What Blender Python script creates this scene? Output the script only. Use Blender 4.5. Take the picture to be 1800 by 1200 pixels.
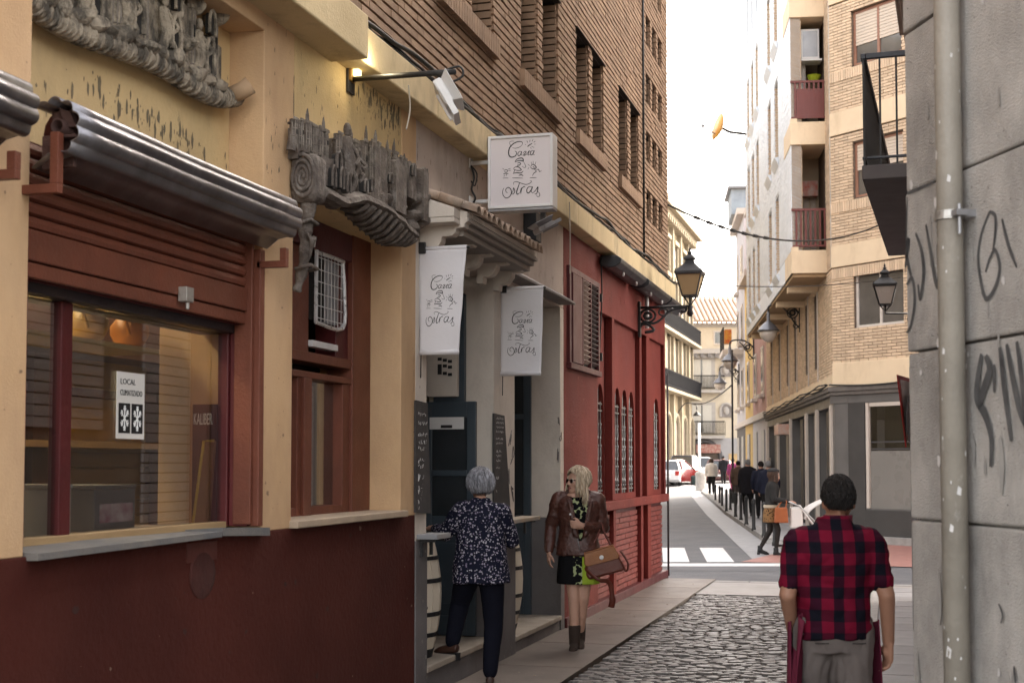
import bpy, math, random
from mathutils import Vector, Matrix, noise
random.seed(7)
R = math.radians
scene = bpy.context.scene
for o in list(bpy.data.objects): bpy.data.objects.remove(o)
COL = scene.collection

# ------------------------------------------------------------------ camera
CAMZ, YAW, PIT, FPX, SHY = 1.68, R(15.38), R(2.8), 2400.0, 98.0
cam_d = bpy.data.cameras.new('camera'); cam = bpy.data.objects.new('camera', cam_d); COL.objects.link(cam)
cam.location = (0, 0, CAMZ); cam.rotation_euler = (R(90) + PIT, 0, YAW)
cam_d.sensor_width = 36; cam_d.lens = 48; cam_d.shift_y = SHY / 1800; cam_d.clip_start = .1; cam_d.clip_end = 2000
cam_d.dof.use_dof = True; cam_d.dof.focus_distance = 11.5; cam_d.dof.aperture_fstop = 5.0
scene.camera = cam

# ------------------------------------------------------------------ world, sun, exposure
SUN_EL, SUN_DIR = R(33), Vector((.47, .883))            # towards the sun, ground plan
w = bpy.data.worlds.new('World'); scene.world = w; w.use_nodes = True
nt = w.node_tree; bg = nt.nodes['Background']
sky = nt.nodes.new('ShaderNodeTexSky'); sky.sky_type = 'NISHITA'; sky.sun_disc = False
sky.sun_elevation = SUN_EL; sky.sun_rotation = math.atan2(SUN_DIR.x, SUN_DIR.y)
sky.air_density = 1.0; sky.dust_density = 3.0; sky.ozone_density = .6
hs_ = nt.nodes.new('ShaderNodeHueSaturation'); hs_.inputs['Saturation'].default_value = .38; nt.links.new(sky.outputs[0], hs_.inputs['Color'])
wm_ = nt.nodes.new('ShaderNodeMix'); wm_.data_type = 'RGBA'; wm_.blend_type = 'MULTIPLY'; wm_.inputs[0].default_value = 1; wm_.inputs[7].default_value = (1.08, 1.0, .91, 1)   # thin warm cloud veil
nt.links.new(hs_.outputs[0], wm_.inputs[6]); nt.links.new(wm_.outputs[2], bg.inputs[0]); bg.inputs[1].default_value = .15
sd = bpy.data.lights.new('sun', 'SUN'); sd.energy = .8; sd.angle = R(10); sd.color = (1, .9, .76)
sun = bpy.data.objects.new('sun', sd); COL.objects.link(sun)
v = Vector((SUN_DIR.x * math.cos(SUN_EL), SUN_DIR.y * math.cos(SUN_EL), math.sin(SUN_EL)))
sun.rotation_euler = v.to_track_quat('Z', 'Y').to_euler(); sun.location = (0, 0, 40)
vs = scene.view_settings
scene.display_settings.display_device = 'sRGB'
vs.view_transform = 'Standard'; vs.look = 'None'; vs.gamma = 1; vs.use_curve_mapping = False
vs.exposure = 3.0
scene.cycles.max_bounces = 8; scene.cycles.diffuse_bounces = 4; scene.cycles.transparent_max_bounces = 12
scene.cycles.sample_clamp_indirect = 6

# ------------------------------------------------------------------ measuring helpers
FW = Vector((-math.sin(YAW), math.cos(YAW), 0)); RT = Vector((math.cos(YAW), math.sin(YAW), 0))
DF = FW * math.cos(PIT) + Vector((0, 0, math.sin(PIT))); UP = -FW * math.sin(PIT) + Vector((0, 0, math.cos(PIT)))
CAM = Vector((0, 0, CAMZ))
def ray(u, v): return DF + RT * ((u - 900) / FPX) + UP * ((600 - v + SHY) / FPX)
def PX(u, v, x): r = ray(u, v); return CAM + r * (x / r.x)
def PY(u, v, y): r = ray(u, v); return CAM + r * (y / r.y)
def PZ(u, v, z=0): r = ray(u, v); return CAM + r * ((z - CAMZ) / r.z)
def PD(u, v, d): r = ray(u, v); return CAM + r * (d / r.dot(FW))
def C2W(X, d, z=0): p = RT * X + FW * d; return Vector((p.x, p.y, z))

# ------------------------------------------------------------------ object helpers
def wm(o):
    m = o.matrix_basis.copy()
    if o.parent: m = wm(o.parent) @ o.matrix_parent_inverse @ m
    return m
def setp(o, par):
    if par is not None:
        o.parent = par; o.matrix_parent_inverse = wm(par).inverted()
    return o
def thing(name, label, cat, loc=(0, 0, 0), rz=0, group=None):
    o = bpy.data.objects.new(name, None); COL.objects.link(o); o.empty_display_size = .2
    o.location = loc; o.rotation_euler = (0, 0, rz); tag(o, label, cat, group); return o
def tag(o, label=None, cat=None, group=None, kind=None):
    if label: o['label'] = label
    if cat: o['category'] = cat
    if group: o['group'] = group
    if kind: o['kind'] = kind
    return o
def mesh_obj(name, me, m=None, par=None, M=None):
    o = bpy.data.objects.new(name, me); COL.objects.link(o)
    if m is not None and not me.materials: me.materials.append(m)
    if M is not None: o.matrix_basis = M
    return setp(o, par)
def dup_tree(o, par=None, **kw):
    c = o.copy(); COL.objects.link(c)
    if par is not None: c.parent = par
    for ch in list(KIDS(o)):
        inv = ch.matrix_parent_inverse.copy(); d = dup_tree(ch, c); d.matrix_parent_inverse = inv
    for k, v in kw.items(): c[k] = v
    return c
def KIDS(o): return [x for x in bpy.data.objects if x.parent == o]

class MB:
    def __init__(s, F=None): s.v = []; s.f = []; s.F = F
    def add(s, vs, fs):
        n = len(s.v); s.v += [(s.F @ Vector(p)) if s.F is not None else Vector(p) for p in vs]
        s.f += [tuple(i + n for i in f) for f in fs]; return s
    def box(s, x0, x1, y0, y1, z0, z1):
        return s.add([(x0,y0,z0),(x1,y0,z0),(x1,y1,z0),(x0,y1,z0),(x0,y0,z1),(x1,y0,z1),(x1,y1,z1),(x0,y1,z1)],
            [(0,3,2,1),(4,5,6,7),(0,1,5,4),(1,2,6,5),(2,3,7,6),(3,0,4,7)])
    def cbox(s, c, sz, M=None):
        c = Vector(c); h = Vector(sz) / 2; P = []
        for k in (-1, 1):
            for a, b in ((-1,-1),(1,-1),(1,1),(-1,1)):
                q = Vector((a*h.x, b*h.y, k*h.z)); P.append(c + (M @ q if M is not None else q))
        return s.add(P, [(0,3,2,1),(4,5,6,7),(0,1,5,4),(1,2,6,5),(2,3,7,6),(3,0,4,7)])
    def tube(s, pts, r, n=8, caps=True, flat=None):
        pts = [Vector(p) for p in pts]; rr = r if isinstance(r, (list, tuple)) else [r] * len(pts)
        V = []; N = len(pts); ref = None
        for i, p in enumerate(pts):
            t = (pts[min(i+1, N-1)] - pts[max(i-1, 0)]).normalized()
            if ref is None:
                ref = Vector((0,0,1)) if abs(t.z) < .9 else Vector((1,0,0))
            a = (ref - t * ref.dot(t))
            if a.length < 1e-5: a = t.orthogonal()
            a.normalize(); b = t.cross(a); ref = a
            for k in range(n):
                an = 2*math.pi*k/n
                V.append(p + a * math.cos(an) * rr[i] + b * math.sin(an) * rr[i] * (flat or 1))
        F = [(i*n+k, i*n+(k+1) % n, (i+1)*n+(k+1) % n, (i+1)*n+k) for i in range(N-1) for k in range(n)]
        if caps: F += [tuple(range(n-1, -1, -1)), tuple((N-1)*n+k for k in range(n))]
        return s.add(V, F)
    def lathe(s, prof, c=(0,0,0), n=16, axis=None):
        V = []; c = Vector(c); A = axis if axis is not None else Matrix.Identity(3)
        for r, z in prof:
            for k in range(n):
                an = 2*math.pi*k/n; V.append(c + A @ Vector((r*math.cos(an), r*math.sin(an), z)))
        m = len(prof)
        F = [(i*n+k, i*n+(k+1) % n, (i+1)*n+(k+1) % n, (i+1)*n+k) for i in range(m-1) for k in range(n)]
        F += [tuple(range(n-1, -1, -1)), tuple((m-1)*n+k for k in range(n))]
        return s.add(V, F)
    def prism(s, poly, o, ax, ay, ex):                      # polygon in the plane (ax, ay) at o, extruded by ex
        o, ax, ay, ex = Vector(o), Vector(ax), Vector(ay), Vector(ex); n = len(poly)
        V = [o + ax*a + ay*b for a, b in poly]; V += [p + ex for p in V]
        F = [tuple(range(n-1, -1, -1)), tuple(range(n, 2*n))] + [(i, (i+1) % n, n+(i+1) % n, n+i) for i in range(n)]
        return s.add(V, F)
    def sweep(s, prof, p0, p1, ax, ay):                     # open profile strip extruded from p0 to p1
        p0, p1, ax, ay = Vector(p0), Vector(p1), Vector(ax), Vector(ay); n = len(prof)
        V = [p + ax*a + ay*b for p in (p0, p1) for a, b in prof]
        return s.add(V, [(i, i+1, n+i+1, n+i) for i in range(n-1)])
    def grid(s, fn, nu, nv):
        V = [fn(i/nu, j/nv) for j in range(nv+1) for i in range(nu+1)]
        return s.add(V, [(j*(nu+1)+i, j*(nu+1)+i+1, (j+1)*(nu+1)+i+1, (j+1)*(nu+1)+i) for j in range(nv) for i in range(nu)])
    def ball(s, c, r, n=10, m=7, M=None):
        c = Vector(c); r = Vector(r) if not isinstance(r, (int, float)) else Vector((r, r, r)); V = []; F = []
        for j in range(m+1):
            ph = math.pi*j/m
            for k in range(n):
                an = 2*math.pi*k/n
                q = Vector((r.x*math.sin(ph)*math.cos(an), r.y*math.sin(ph)*math.sin(an), r.z*math.cos(ph)))
                V.append(c + (M @ q if M is not None else q))
        for j in range(m):
            for k in range(n): F.append((j*n+k, (j+1)*n+k, (j+1)*n+(k+1) % n, j*n+(k+1) % n))
        return s.add(V, F)
    def mesh(s, name, m=None, smooth=False, auto=None):
        me = bpy.data.meshes.new(name); me.from_pydata([tuple(p) for p in s.v], [], s.f); me.validate(); me.update()
        if m is not None: me.materials.append(m)
        if smooth: me.polygons.foreach_set('use_smooth', [True]*len(me.polygons))
        return me
    def build(s, name, m, par=None, smooth=False, bevel=0, seg=2, fix=False, auto=0):
        o = mesh_obj(name, s.mesh(name, m, smooth), None, par)
        if auto:
            try: o.data.set_sharp_from_angle(angle=R(auto))
            except Exception: pass
        if bevel:
            b = o.modifiers.new('b', 'BEVEL'); b.width = bevel; b.segments = seg; b.limit_method = 'ANGLE'; b.angle_limit = R(35)
        return o
def fix_normals(o):
    import bmesh
    bm = bmesh.new(); bm.from_mesh(o.data); bmesh.ops.recalc_face_normals(bm, faces=bm.faces); bm.to_mesh(o.data); bm.free(); return o
def bake(o):                                              # apply the modifiers
    dg = bpy.context.evaluated_depsgraph_get(); me = bpy.data.meshes.new_from_object(o.evaluated_get(dg))
    old = o.data; o.modifiers.clear(); o.data = me
    if old.users == 0: bpy.data.meshes.remove(old)
    return o
def spline(pts, n=6):
    P = [Vector(p) for p in pts]; out = []
    for i in range(len(P)-1):
        a, b, c, d = P[max(i-1, 0)], P[i], P[i+1], P[min(i+2, len(P)-1)]
        for k in range(n):
            t = k/n; out.append(.5*((2*b)+(c-a)*t+(2*a-5*b+4*c-d)*t*t+(3*b-a-3*c+d)*t**3))
    out.append(P[-1]); return out

# ------------------------------------------------------------------ materials
def lin(h):
    h = h.lstrip('#'); c = [int(h[i:i+2], 16)/255 for i in (0, 2, 4)]
    return tuple((x/12.92 if x <= .04045 else ((x+.055)/1.055)**2.4) for x in c)
def new_mat(name):
    m = bpy.data.materials.new(name); m.use_nodes = True; return m, m.node_tree, m.node_tree.nodes['Principled BSDF']
def N(t, kind, **kw):
    n = t.nodes.new(kind)
    for k, v in kw.items():
        if k in n.inputs.keys(): n.inputs[k].default_value = v
        else: setattr(n, k, v)
    return n
def coords(t, scale=(1, 1, 1), space='Object'):
    tc = N(t, 'ShaderNodeNewGeometry') if space == 'World' else N(t, 'ShaderNodeTexCoord')
    mp = N(t, 'ShaderNodeMapping'); mp.inputs['Scale'].default_value = scale
    t.links.new(tc.outputs['Position' if space == 'World' else space], mp.inputs[0]); return mp.outputs[0]
def mixc(t, fac, a, b, mode='MIX'):
    n = N(t, 'ShaderNodeMix', data_type='RGBA', blend_type=mode)
    for s, v in ((0, fac), (6, a), (7, b)):
        if isinstance(v, (int, float)): n.inputs[s].default_value = v
        elif isinstance(v, tuple): n.inputs[s].default_value = (*v, 1) if len(v) == 3 else v
        else: t.links.new(v, n.inputs[s])
    return n.outputs[2]
def ramp(t, src, p0, p1, c0=(0, 0, 0), c1=(1, 1, 1)):
    n = N(t, 'ShaderNodeValToRGB'); e = n.color_ramp.elements
    e[0].position, e[1].position = p0, p1; e[0].color, e[1].color = (*c0, 1), (*c1, 1)
    t.links.new(src, n.inputs[0]); return n.outputs[0]
def noisef(t, co, scale, detail=4, rough=.55, dist=0):
    n = N(t, 'ShaderNodeTexNoise', Scale=scale, Detail=detail, Roughness=rough, Distortion=dist); t.links.new(co, n.inputs['Vector']); return n.outputs[0]
MATS = {}
def mat(name, c, c2=None, sc=3, rough=.7, bump=.15, bsc=40, metal=0, stretch=(1, 1, 1), isl=0, dirt=None, dirt_sc=2, dirt_amt=.5, spec=.4, stain=None, coat=0, sheen=0, dlo=.5, dhi=.72, emis=None, est=0, trans=0):
    if name in MATS: return MATS[name]
    m, t, b = new_mat(name); co = coords(t, stretch); c2 = c2 or tuple(x*.72 for x in c)
    col = mixc(t, ramp(t, noisef(t, co, sc, 6, .6), .3, .7), c, c2)
    if isl:
        g = N(t, 'ShaderNodeNewGeometry'); oi = N(t, 'ShaderNodeObjectInfo'); ad = N(t, 'ShaderNodeMath', operation='ADD'); fr = N(t, 'ShaderNodeMath', operation='FRACT')
        t.links.new(g.outputs['Random Per Island'], ad.inputs[0]); t.links.new(oi.outputs['Random'], ad.inputs[1]); t.links.new(ad.outputs[0], fr.inputs[0])
        mr = N(t, 'ShaderNodeMapRange'); mr.inputs[3].default_value = 1-isl; mr.inputs[4].default_value = 1+isl; t.links.new(fr.outputs[0], mr.inputs[0])
        cb = N(t, 'ShaderNodeCombineColor'); [t.links.new(mr.outputs[0], cb.inputs[i]) for i in range(3)]
        col = mixc(t, 1.0, col, cb.outputs[0], 'MULTIPLY')
    if dirt:
        f = ramp(t, noisef(t, coords(t, (1, 1, .45)), dirt_sc, 8, .68), dlo, dhi); f2 = N(t, 'ShaderNodeMath', operation='MULTIPLY'); f2.inputs[1].default_value = dirt_amt
        t.links.new(f, f2.inputs[0]); col = mixc(t, f2.outputs[0], col, dirt)
    if stain:
        f = ramp(t, noisef(t, coords(t, (5, 5, .9)), 5.5, 4, .6), .67, .70); col = mixc(t, f, col, stain)
    t.links.new(col, b.inputs['Base Color']); b.inputs['Metallic'].default_value = metal
    rn = noisef(t, co, sc*2.3, 3); mr = N(t, 'ShaderNodeMapRange'); mr.inputs[3].default_value = max(rough-.12, .03); mr.inputs[4].default_value = min(rough+.12, 1)
    t.links.new(rn, mr.inputs[0]); t.links.new(mr.outputs[0], b.inputs['Roughness']); b.inputs['Specular IOR Level'].default_value = spec
    b.inputs['Coat Weight'].default_value = coat; b.inputs['Sheen Weight'].default_value = sheen
    if bump:
        bn = N(t, 'ShaderNodeBump', Strength=bump, Distance=.02); t.links.new(noisef(t, co, bsc, 5, .6), bn.inputs['Height']); t.links.new(bn.outputs[0], b.inputs['Normal'])
    if emis: b.inputs['Emission Color'].default_value = (*emis, 1); b.inputs['Emission Strength'].default_value = est
    if trans: b.inputs['Transmission Weight'].default_value = trans
    MATS[name] = m; return m
def glass(name, tint=(.9, .92, .92), rough=.015, clear=.92):
    m, t, b = new_mat(name); t.nodes.remove(b); out = [n for n in t.nodes if n.type == 'OUTPUT_MATERIAL'][0]
    tr = N(t, 'ShaderNodeBsdfTransparent'); tr.inputs[0].default_value = (*[x*clear for x in tint], 1)
    gl = N(t, 'ShaderNodeBsdfGlossy', Roughness=rough); lw = N(t, 'ShaderNodeLayerWeight', Blend=.5); fr = N(t, 'ShaderNodeMath', operation='POWER'); fr.inputs[1].default_value = 2.6; t.links.new(lw.outputs['Facing'], fr.inputs[0]); mx = N(t, 'ShaderNodeMixShader')
    ad = N(t, 'ShaderNodeMath', operation='MULTIPLY_ADD'); ad.inputs[1].default_value = 1.0; ad.inputs[2].default_value = .07
    t.links.new(fr.outputs[0], ad.inputs[0]); t.links.new(ad.outputs[0], mx.inputs[0]); t.links.new(tr.outputs[0], mx.inputs[1]); t.links.new(gl.outputs[0], mx.inputs[2]); t.links.new(mx.outputs[0], out.inputs[0])
    MATS[name] = m; return m

YEL = mat('ochre_plaster', (.56, .365, .195), (.59, .40, .235), 1.6, .85, .18, 80, dirt=(.24, .14, .085), dirt_sc=1.7, dirt_amt=.5, dlo=.45, dhi=.8)
YELP = mat('weathered_ochre_plaster', (.61, .45, .225), (.54, .385, .20), 2.0, .85, .25, 50, dirt=(.12, .10, .07), dirt_sc=1.6, dirt_amt=.30, stain=(.07, .06, .05))
BROWN = mat('oxblood_paint', (.074, .0165, .011), (.048, .0105, .0075), .9, .8, .3, 28, dirt=(.11, .035, .025), dirt_sc=1.1, dirt_amt=.4, dlo=.5, dhi=.8, spec=.18)
FASC = mat('cream_fascia_paint', (.62, .49, .285), (.51, .395, .225), 2, .8, .2, 50, dirt=(.16, .12, .08), dirt_sc=3, dirt_amt=.6)
BRK = mat('tan_brick', (.33, .215, .135), (.24, .15, .095), 6, .85, .3, 120, isl=.13, dirt=(.12, .085, .06), dirt_sc=1.4, dirt_amt=.4)
MORT = mat('dark_mortar', (.035, .026, .02), (.025, .018, .014), 8, .95, .3, 80)  # near black mortar gives the courses their dark joints
WHITE = mat('dirty_white_plaster', (.62, .56, .49), (.54, .48, .42), 2.0, .85, .2, 50, dirt=(.26, .22, .18), dirt_sc=2.2, dirt_amt=.5)
GREYB = mat('grey_base_paint', (.15, .14, .14), (.11, .10, .10), 2.5, .7, .25, 40, dirt=(.06, .05, .05), dirt_amt=.6)
RED = mat('brick_red_paint', (.20, .034, .024), (.135, .021, .017), .9, .75, .3, 40, dirt=(.07, .014, .012), dirt_sc=1.5, dirt_amt=.6, dlo=.46, dhi=.8, spec=.2)
DRED = mat('dark_red_paint', (.095, .012, .013), (.065, .009, .010), 2, .5, .15, 40)
ORG = mat('orange_brown_paint', (.185, .056, .031), (.125, .040, .023), 3, .5, .2, 60, dirt=(.09, .025, .015), dirt_sc=4, dirt_amt=.5)
BLUE = mat('slate_blue_door_paint', (.045, .062, .078), (.036, .05, .065), 3, .45, .1, 40)
ZINC = mat('galvanised_sheet', (.30, .30, .32), (.17, .17, .185), 5, .36, .15, 25, metal=.9, stretch=(1, .2, 1), dirt=(.05, .035, .03), dirt_sc=4, dirt_amt=.75, dlo=.4)
IRON = mat('black_iron', (.018, .018, .019), (.03, .028, .027), 6, .5, .15, 60)
STONE = mat('carved_grey_stone', (.40, .34, .255), (.22, .18, .135), 11, .9, .9, 45, dirt=(.05, .044, .036), dirt_sc=12, dirt_amt=.85, dlo=.46, dhi=.58)
FIRON = mat('dull_far_iron', (.014, .014, .016), None, 6, .95, 0, spec=.02)
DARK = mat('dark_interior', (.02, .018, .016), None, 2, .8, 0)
WMET = mat('white_metal', (.70, .69, .68), (.62, .61, .60), 3, .4, .05, 30, dirt=(.35, .3, .26), dirt_amt=.3)
GREYM = mat('grey_metal', (.30, .30, .31), (.24, .24, .25), 4, .4, .05, 30, metal=.4)
STEP = mat('step_stone', (.36, .31, .25), (.27, .23, .19), 3, .7, .25, 50, dirt=(.12, .10, .08), dirt_amt=.6)
INK = mat('black_ink', (.015, .015, .017), None, 5, .6, 0)
RUB = mat('black_cable_rubber', (.02, .02, .02), None, 5, .6, 0)
GLS = glass('window_glass')
def empty_text(txt, size, m, par, M, name='lettering', sx=1, depth=.0015, align='LEFT', sp=1.0):
    cu = bpy.data.curves.new(name, 'FONT'); cu.body = txt; cu.size = size; cu.extrude = depth; cu.align_x = align; cu.space_character = sp; cu.resolution_u = 3
    o = bpy.data.objects.new(name, cu); COL.objects.link(o)
    dg = bpy.context.evaluated_depsgraph_get(); me = bpy.data.meshes.new_from_object(o.evaluated_get(dg)); bpy.data.objects.remove(o); bpy.data.curves.remove(cu)
    me.transform(M @ Matrix.Diagonal((sx, 1, 1, 1))); me.materials.clear(); me.materials.append(m)
    return mesh_obj(name, me, None, par)

# bricks: a sheet of individual blocks standing proud of a wall; the first n_part are objects of their own
def bricks(F, W, Z0, Z1, L, h, jt, par, m, n_part=0, holes=(), dep=.03, key=None, name='brick', jit=.0015, jh=None, clip=None):
    """F maps (s, o, z): s along the wall, o outward. Blocks from o=0 to o=dep."""
    jh = jh if jh is not None else jt
    out = []; z = Z0; row = 0
    while z + h - jh <= Z1 + .002:
        s = -(L/2 if row % 2 else 0)
        while s < W - .01:
            a, b = max(s, 0), min(s + L - jt, W)
            segs = [(a, b)]
            for (h0, h1, y0, y1) in holes:
                if z + h - jh > y0 + .005 and z < y1 - .005:
                    ns = []
                    for (p, q) in segs:
                        if q <= h0 or p >= h1: ns.append((p, q)); continue
                        if p < h0 - .02: ns.append((p, h0))
                        if q > h1 + .02: ns.append((h1, q))
                    segs = ns
            for p, q in segs:
                if q - p > .03 and (clip is None or clip((p+q)/2, z)): out.append((p, q, z, z + h - jh))
            s += L
        z += h; row += 1
    if n_part and key: out.sort(key=key)
    mb = MB(F); cache = {}
    for i, (p, q, a, b) in enumerate(out):
        d = dep + random.uniform(-jit, jit)*2
        if i < n_part:
            wl = round(q - p, 3); kk = (wl, round(b-a, 3))
            if kk not in cache: cache[kk] = MB().box(0, wl, -.002, dep, 0, b - a).mesh(name, m)
            mesh_obj(name, cache[kk], None, par, F @ Matrix.Translation((p, random.uniform(-jit, jit)*2, a)))
        else: mb.box(p, q, -.002, d, a, b)
    if mb.v:
        o = mb.build(name + 's', m, par); o['kind'] = 'stuff'
    return out
def frameM(o, s, n):                                      # columns: along, outward, up
    s, n, o = Vector(s), Vector(n), Vector(o); z = Vector((0, 0, 1))
    return Matrix(((s.x, n.x, z.x, o.x), (s.y, n.y, z.y, o.y), (s.z, n.z, z.z, o.z), (0, 0, 0, 1)))
XW = -3.15
LWF = lambda x: frameM((x, 0, 0), (0, 1, 0), (1, 0, 0))     # left wall frame: (y, outward, z)
def yz(u, v, x=XW): p = PX(u, v, x); return p.y, p.z
# ================================================================== GROUND
ASPH = mat('asphalt', (.115, .115, .122), (.085, .085, .092), 1.2, .75, .5, 220, dirt=(.16, .155, .155), dirt_sc=.7, dirt_amt=.5)
CONC = mat('sidewalk_concrete', (.18, .145, .12), (.115, .092, .078), 1.1, .55, .3, 120, dirt=(.08, .066, .056), dirt_sc=1.3, dirt_amt=.6)
PAVE = mat('pale_paving', (.26, .252, .256), (.20, .196, .20), 1.6, .6, .25, 120, isl=.1, dirt=(.13, .12, .12), dirt_sc=1.5, dirt_amt=.6)
COB = mat('worn_cobble', (.165, .148, .137), (.085, .076, .07), 9, .42, .9, 22, isl=.2, dirt=(.09, .08, .075), dirt_sc=6, dirt_amt=.6, spec=.5)
GROUT = mat('cobble_grout', (.085, .076, .07), (.055, .05, .046), 5, .7, .5, 90)
PAINT = mat('road_paint', (.70, .69, .68), (.55, .54, .54), 6, .6, .2, 90, dirt=(.25, .25, .25), dirt_sc=9, dirt_amt=.55)
PINKP = mat('pink_paving', (.34, .16, .13), (.27, .13, .11), 3, .7, .2, 90, isl=.1)
KERB = mat('granite_kerb', (.30, .285, .27), (.22, .21, .20), 8, .7, .3, 90, isl=.15)
def ground_sheet(name, pts, z, m):
    o = MB().add([(p[0], p[1], z) for p in pts], [tuple(range(len(pts)))]).build(name, m); o['kind'] = 'structure'; return o
ground_sheet('ground', [(-300, -60), (300, -60), (300, 400), (-300, 400)], -.03, CONC)
alley = ground_sheet('alley_road', [(-2.42, -4), (.6, -4), (1.2, 19.4), (-2.2, 19.4)], .002, GROUT)
side = MB().box(-3.6, -2.42, -4, 19.5, -.05, .035).build('left_sidewalk', CONC, bevel=.012); side['kind'] = 'structure'
# slabs of the sidewalk near its far end, each a piece
slab = MB().box(-.62, .62, 0, 1.46, 0, .006).mesh('slab', CONC)
for k in range(15): mesh_obj('slab', slab, None, side, Matrix.Translation((-3.02, -2.4 + k*1.475, .034)))
# cobbles: irregular pillow stones
def cobble_mesh(sx, sy, seed):
    rnd = random.Random(seed); mb = MB()
    h = .009 + rnd.random()*.008; ins = .22; V = []
    for zz, k in ((-.03, 1), (h*.55, .98), (h, 1 - ins*.7)):
        for a, b in ((-1,-.6),(-.6,-1),(.6,-1),(1,-.6),(1,.6),(.6,1),(-.6,1),(-1,.6)):
            V.append((a*sx/2*k*(1+rnd.uniform(-.07, .07)), b*sy/2*k*(1+rnd.uniform(-.07, .07)), zz + (rnd.uniform(-.004, .004) if zz > 0 else 0)))
    F = [(i, (i+1) % 8, 8+(i+1) % 8, 8+i) for i in range(8)] + [(8+i, 8+(i+1) % 8, 16+(i+1) % 8, 16+i) for i in range(8)] + [tuple(range(16, 24))]
    return mb.add(V, F)
cm = [cobble_mesh(random.uniform(.10, .155), random.uniform(.074, .088), k) for k in range(10)]
cmesh = [c.mesh('cobble', COB, True) for c in cm]
spots = []
yy = -1.0; row = 0
while yy < 17.6:
    xx = -2.34 + (.08 if row % 2 else 0)
    while xx < -.2:
        if 1: spots.append((xx + random.uniform(-.008, .008), yy + random.uniform(-.015, .015)))
        xx += random.uniform(.118, .155)
    yy += .089; row += 1
vis = lambda p: (Vector((p[0], p[1], 0)) - CAM)
def in_view(p, mg=0):
    d = Vector((p[0], p[1], (p[2] if len(p) > 2 else 0))) - CAM; t = d.dot(DF)
    if t < .5: return False
    return -900-mg < FPX*d.dot(RT)/t < 900+mg and -600-mg < FPX*d.dot(UP)/t - SHY < 600+mg
spots.sort(key=lambda p: (0 if in_view((p[0], p[1], 0)) and p[0] < .0 else 1, p[1]))
rest = MB()
for i, (x, y) in enumerate(spots):
    k = i % 10; Mx = Matrix.Translation((x, y, random.uniform(-.008, .006))) @ Matrix.Rotation(random.uniform(-.08, .08), 4, 'Z') @ Matrix.Rotation(random.uniform(-.05, .05), 4, 'X')
    if i < 290: mesh_obj('cobblestone', cmesh[k], None, alley, Mx)
    else: rest.add([Mx @ p for p in cm[k].v], cm[k].f)
o = rest.build('cobblestones', COB, alley, True); o['kind'] = 'stuff'
# smooth apron at the mouth of the alley, right pavement slabs
ap = MB().box(-2.42, .9, 17.65, 19.5, -.04, .016).build('alley_mouth', mat('mouth_concrete', (.28, .26, .245), (.22, .205, .19), 2, .6, .2, 100, dirt=(.2, .18, .16), dirt_amt=.5)); ap['kind'] = 'structure'
for k in range(8): MB().box(-3.15+k*.62, -3.15+k*.62+.61, 19.5, 19.72, -.03, .02+.002*(k % 2)).build('kerbstone', KERB, ap, bevel=.008)
rp = MB().add([(-.12, 2.0, .012), (1.2, 2.0, .012), (9.9, 19.4, .012), (-.12, 19.4, .012)], [(0, 1, 2, 3)]).build('right_pavement', GROUT); rp['kind'] = 'structure'
sl = MB().box(0, .59, 0, .59, 0, .02).mesh('paving_slab', PAVE)
for j in range(25):
    for i in range(9):
        mesh_obj('paving_slab', sl, None, rp, Matrix.Translation((-.12 + i*.6, 4.0 + j*.6 + (.3 if i % 2 else 0), .014+random.uniform(-.002, .002))))
MB().box(-.235, -.125, 2, 19.4, -.05, .03).build('edge_kerb', KERB, rp, bevel=.01)
# cross street and the far street (direction -9 degrees)
FD = (RT*.104 + FW).normalized(); FN = Vector((FD.y, -FD.x, 0))        # along the far street, to its right
def fs(s, o, z=0): p = FS0 + FD*s + FN*o; return Vector((p.x, p.y, z))
FS0 = C2W(5.62, 30.3)                                      # kerb line of the right pavement
cross = ground_sheet('cross_street', [(-40, 19.72), (60, 19.72), (60, 24.2), (-40, 24.2)], .004, ASPH)
gz = lambda s: max(0, s-15)*.0105                          # the far street climbs gently
def strip(o0, o1, s0, s1, z): ss = [s0, 15, s1] if s0 < 15 else [s0, s1]; return MB().add([fs(a, o, z + gz(a)) for a in ss for o in (o0, o1)], [(2*i, 2*i+1, 2*i+3, 2*i+2) for i in range(len(ss)-1)])
far = strip(-30, 0, -9, 120, .008).build('far_street', ASPH); far['kind'] = 'structure'
mk = MB().add([tuple(PZ(1140, 994.5, .014)), tuple(PZ(1640, 994.5, .014)), tuple(PZ(1640, 989.5, .014)), tuple(PZ(1140, 989.5, .014))], [(0, 1, 2, 3)])
mk.build('stop_line', PAINT, cross)
for u0, u1 in ((1166, 1212), (1243, 1291), (1333, 1378)):      # zebra bars run with the street
    a, b = PZ(u0, 987, .014), PZ(u1, 987, .014)
    MB().add([tuple(a), tuple(b), tuple(b + FD*4.0), tuple(a + FD*4.0)], [(0, 1, 2, 3)]).build('zebra_bar', PAINT, far)
GUT = mat('gutter_stone', (.24, .24, .25), (.19, .19, .20), 3, .6, .2, 90, dirt=(.18, .17, .17), dirt_amt=.5)
strip(-.75, 0, -7, 120, .016).build('gutter', GUT, far)
fp = strip(0, 30, -1.5, 120, .10).build('far_pavement', PAVE); fp['kind'] = 'structure'; e0, e1 = fs(-1.5, -.12, .10), fs(-1.5, 30, .10); MB().add([e0, e1, e1 + FD*-.25 + Vector((0, 0, -.09)), e0 + FD*-.25 + Vector((0, 0, -.09))], [(0, 1, 2, 3)]).build('dropped_kerb', KERB, fp)
kb = MB().box(0, .985, -.13, .13, 0, .15).mesh('kerbstone', KERB)
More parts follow.
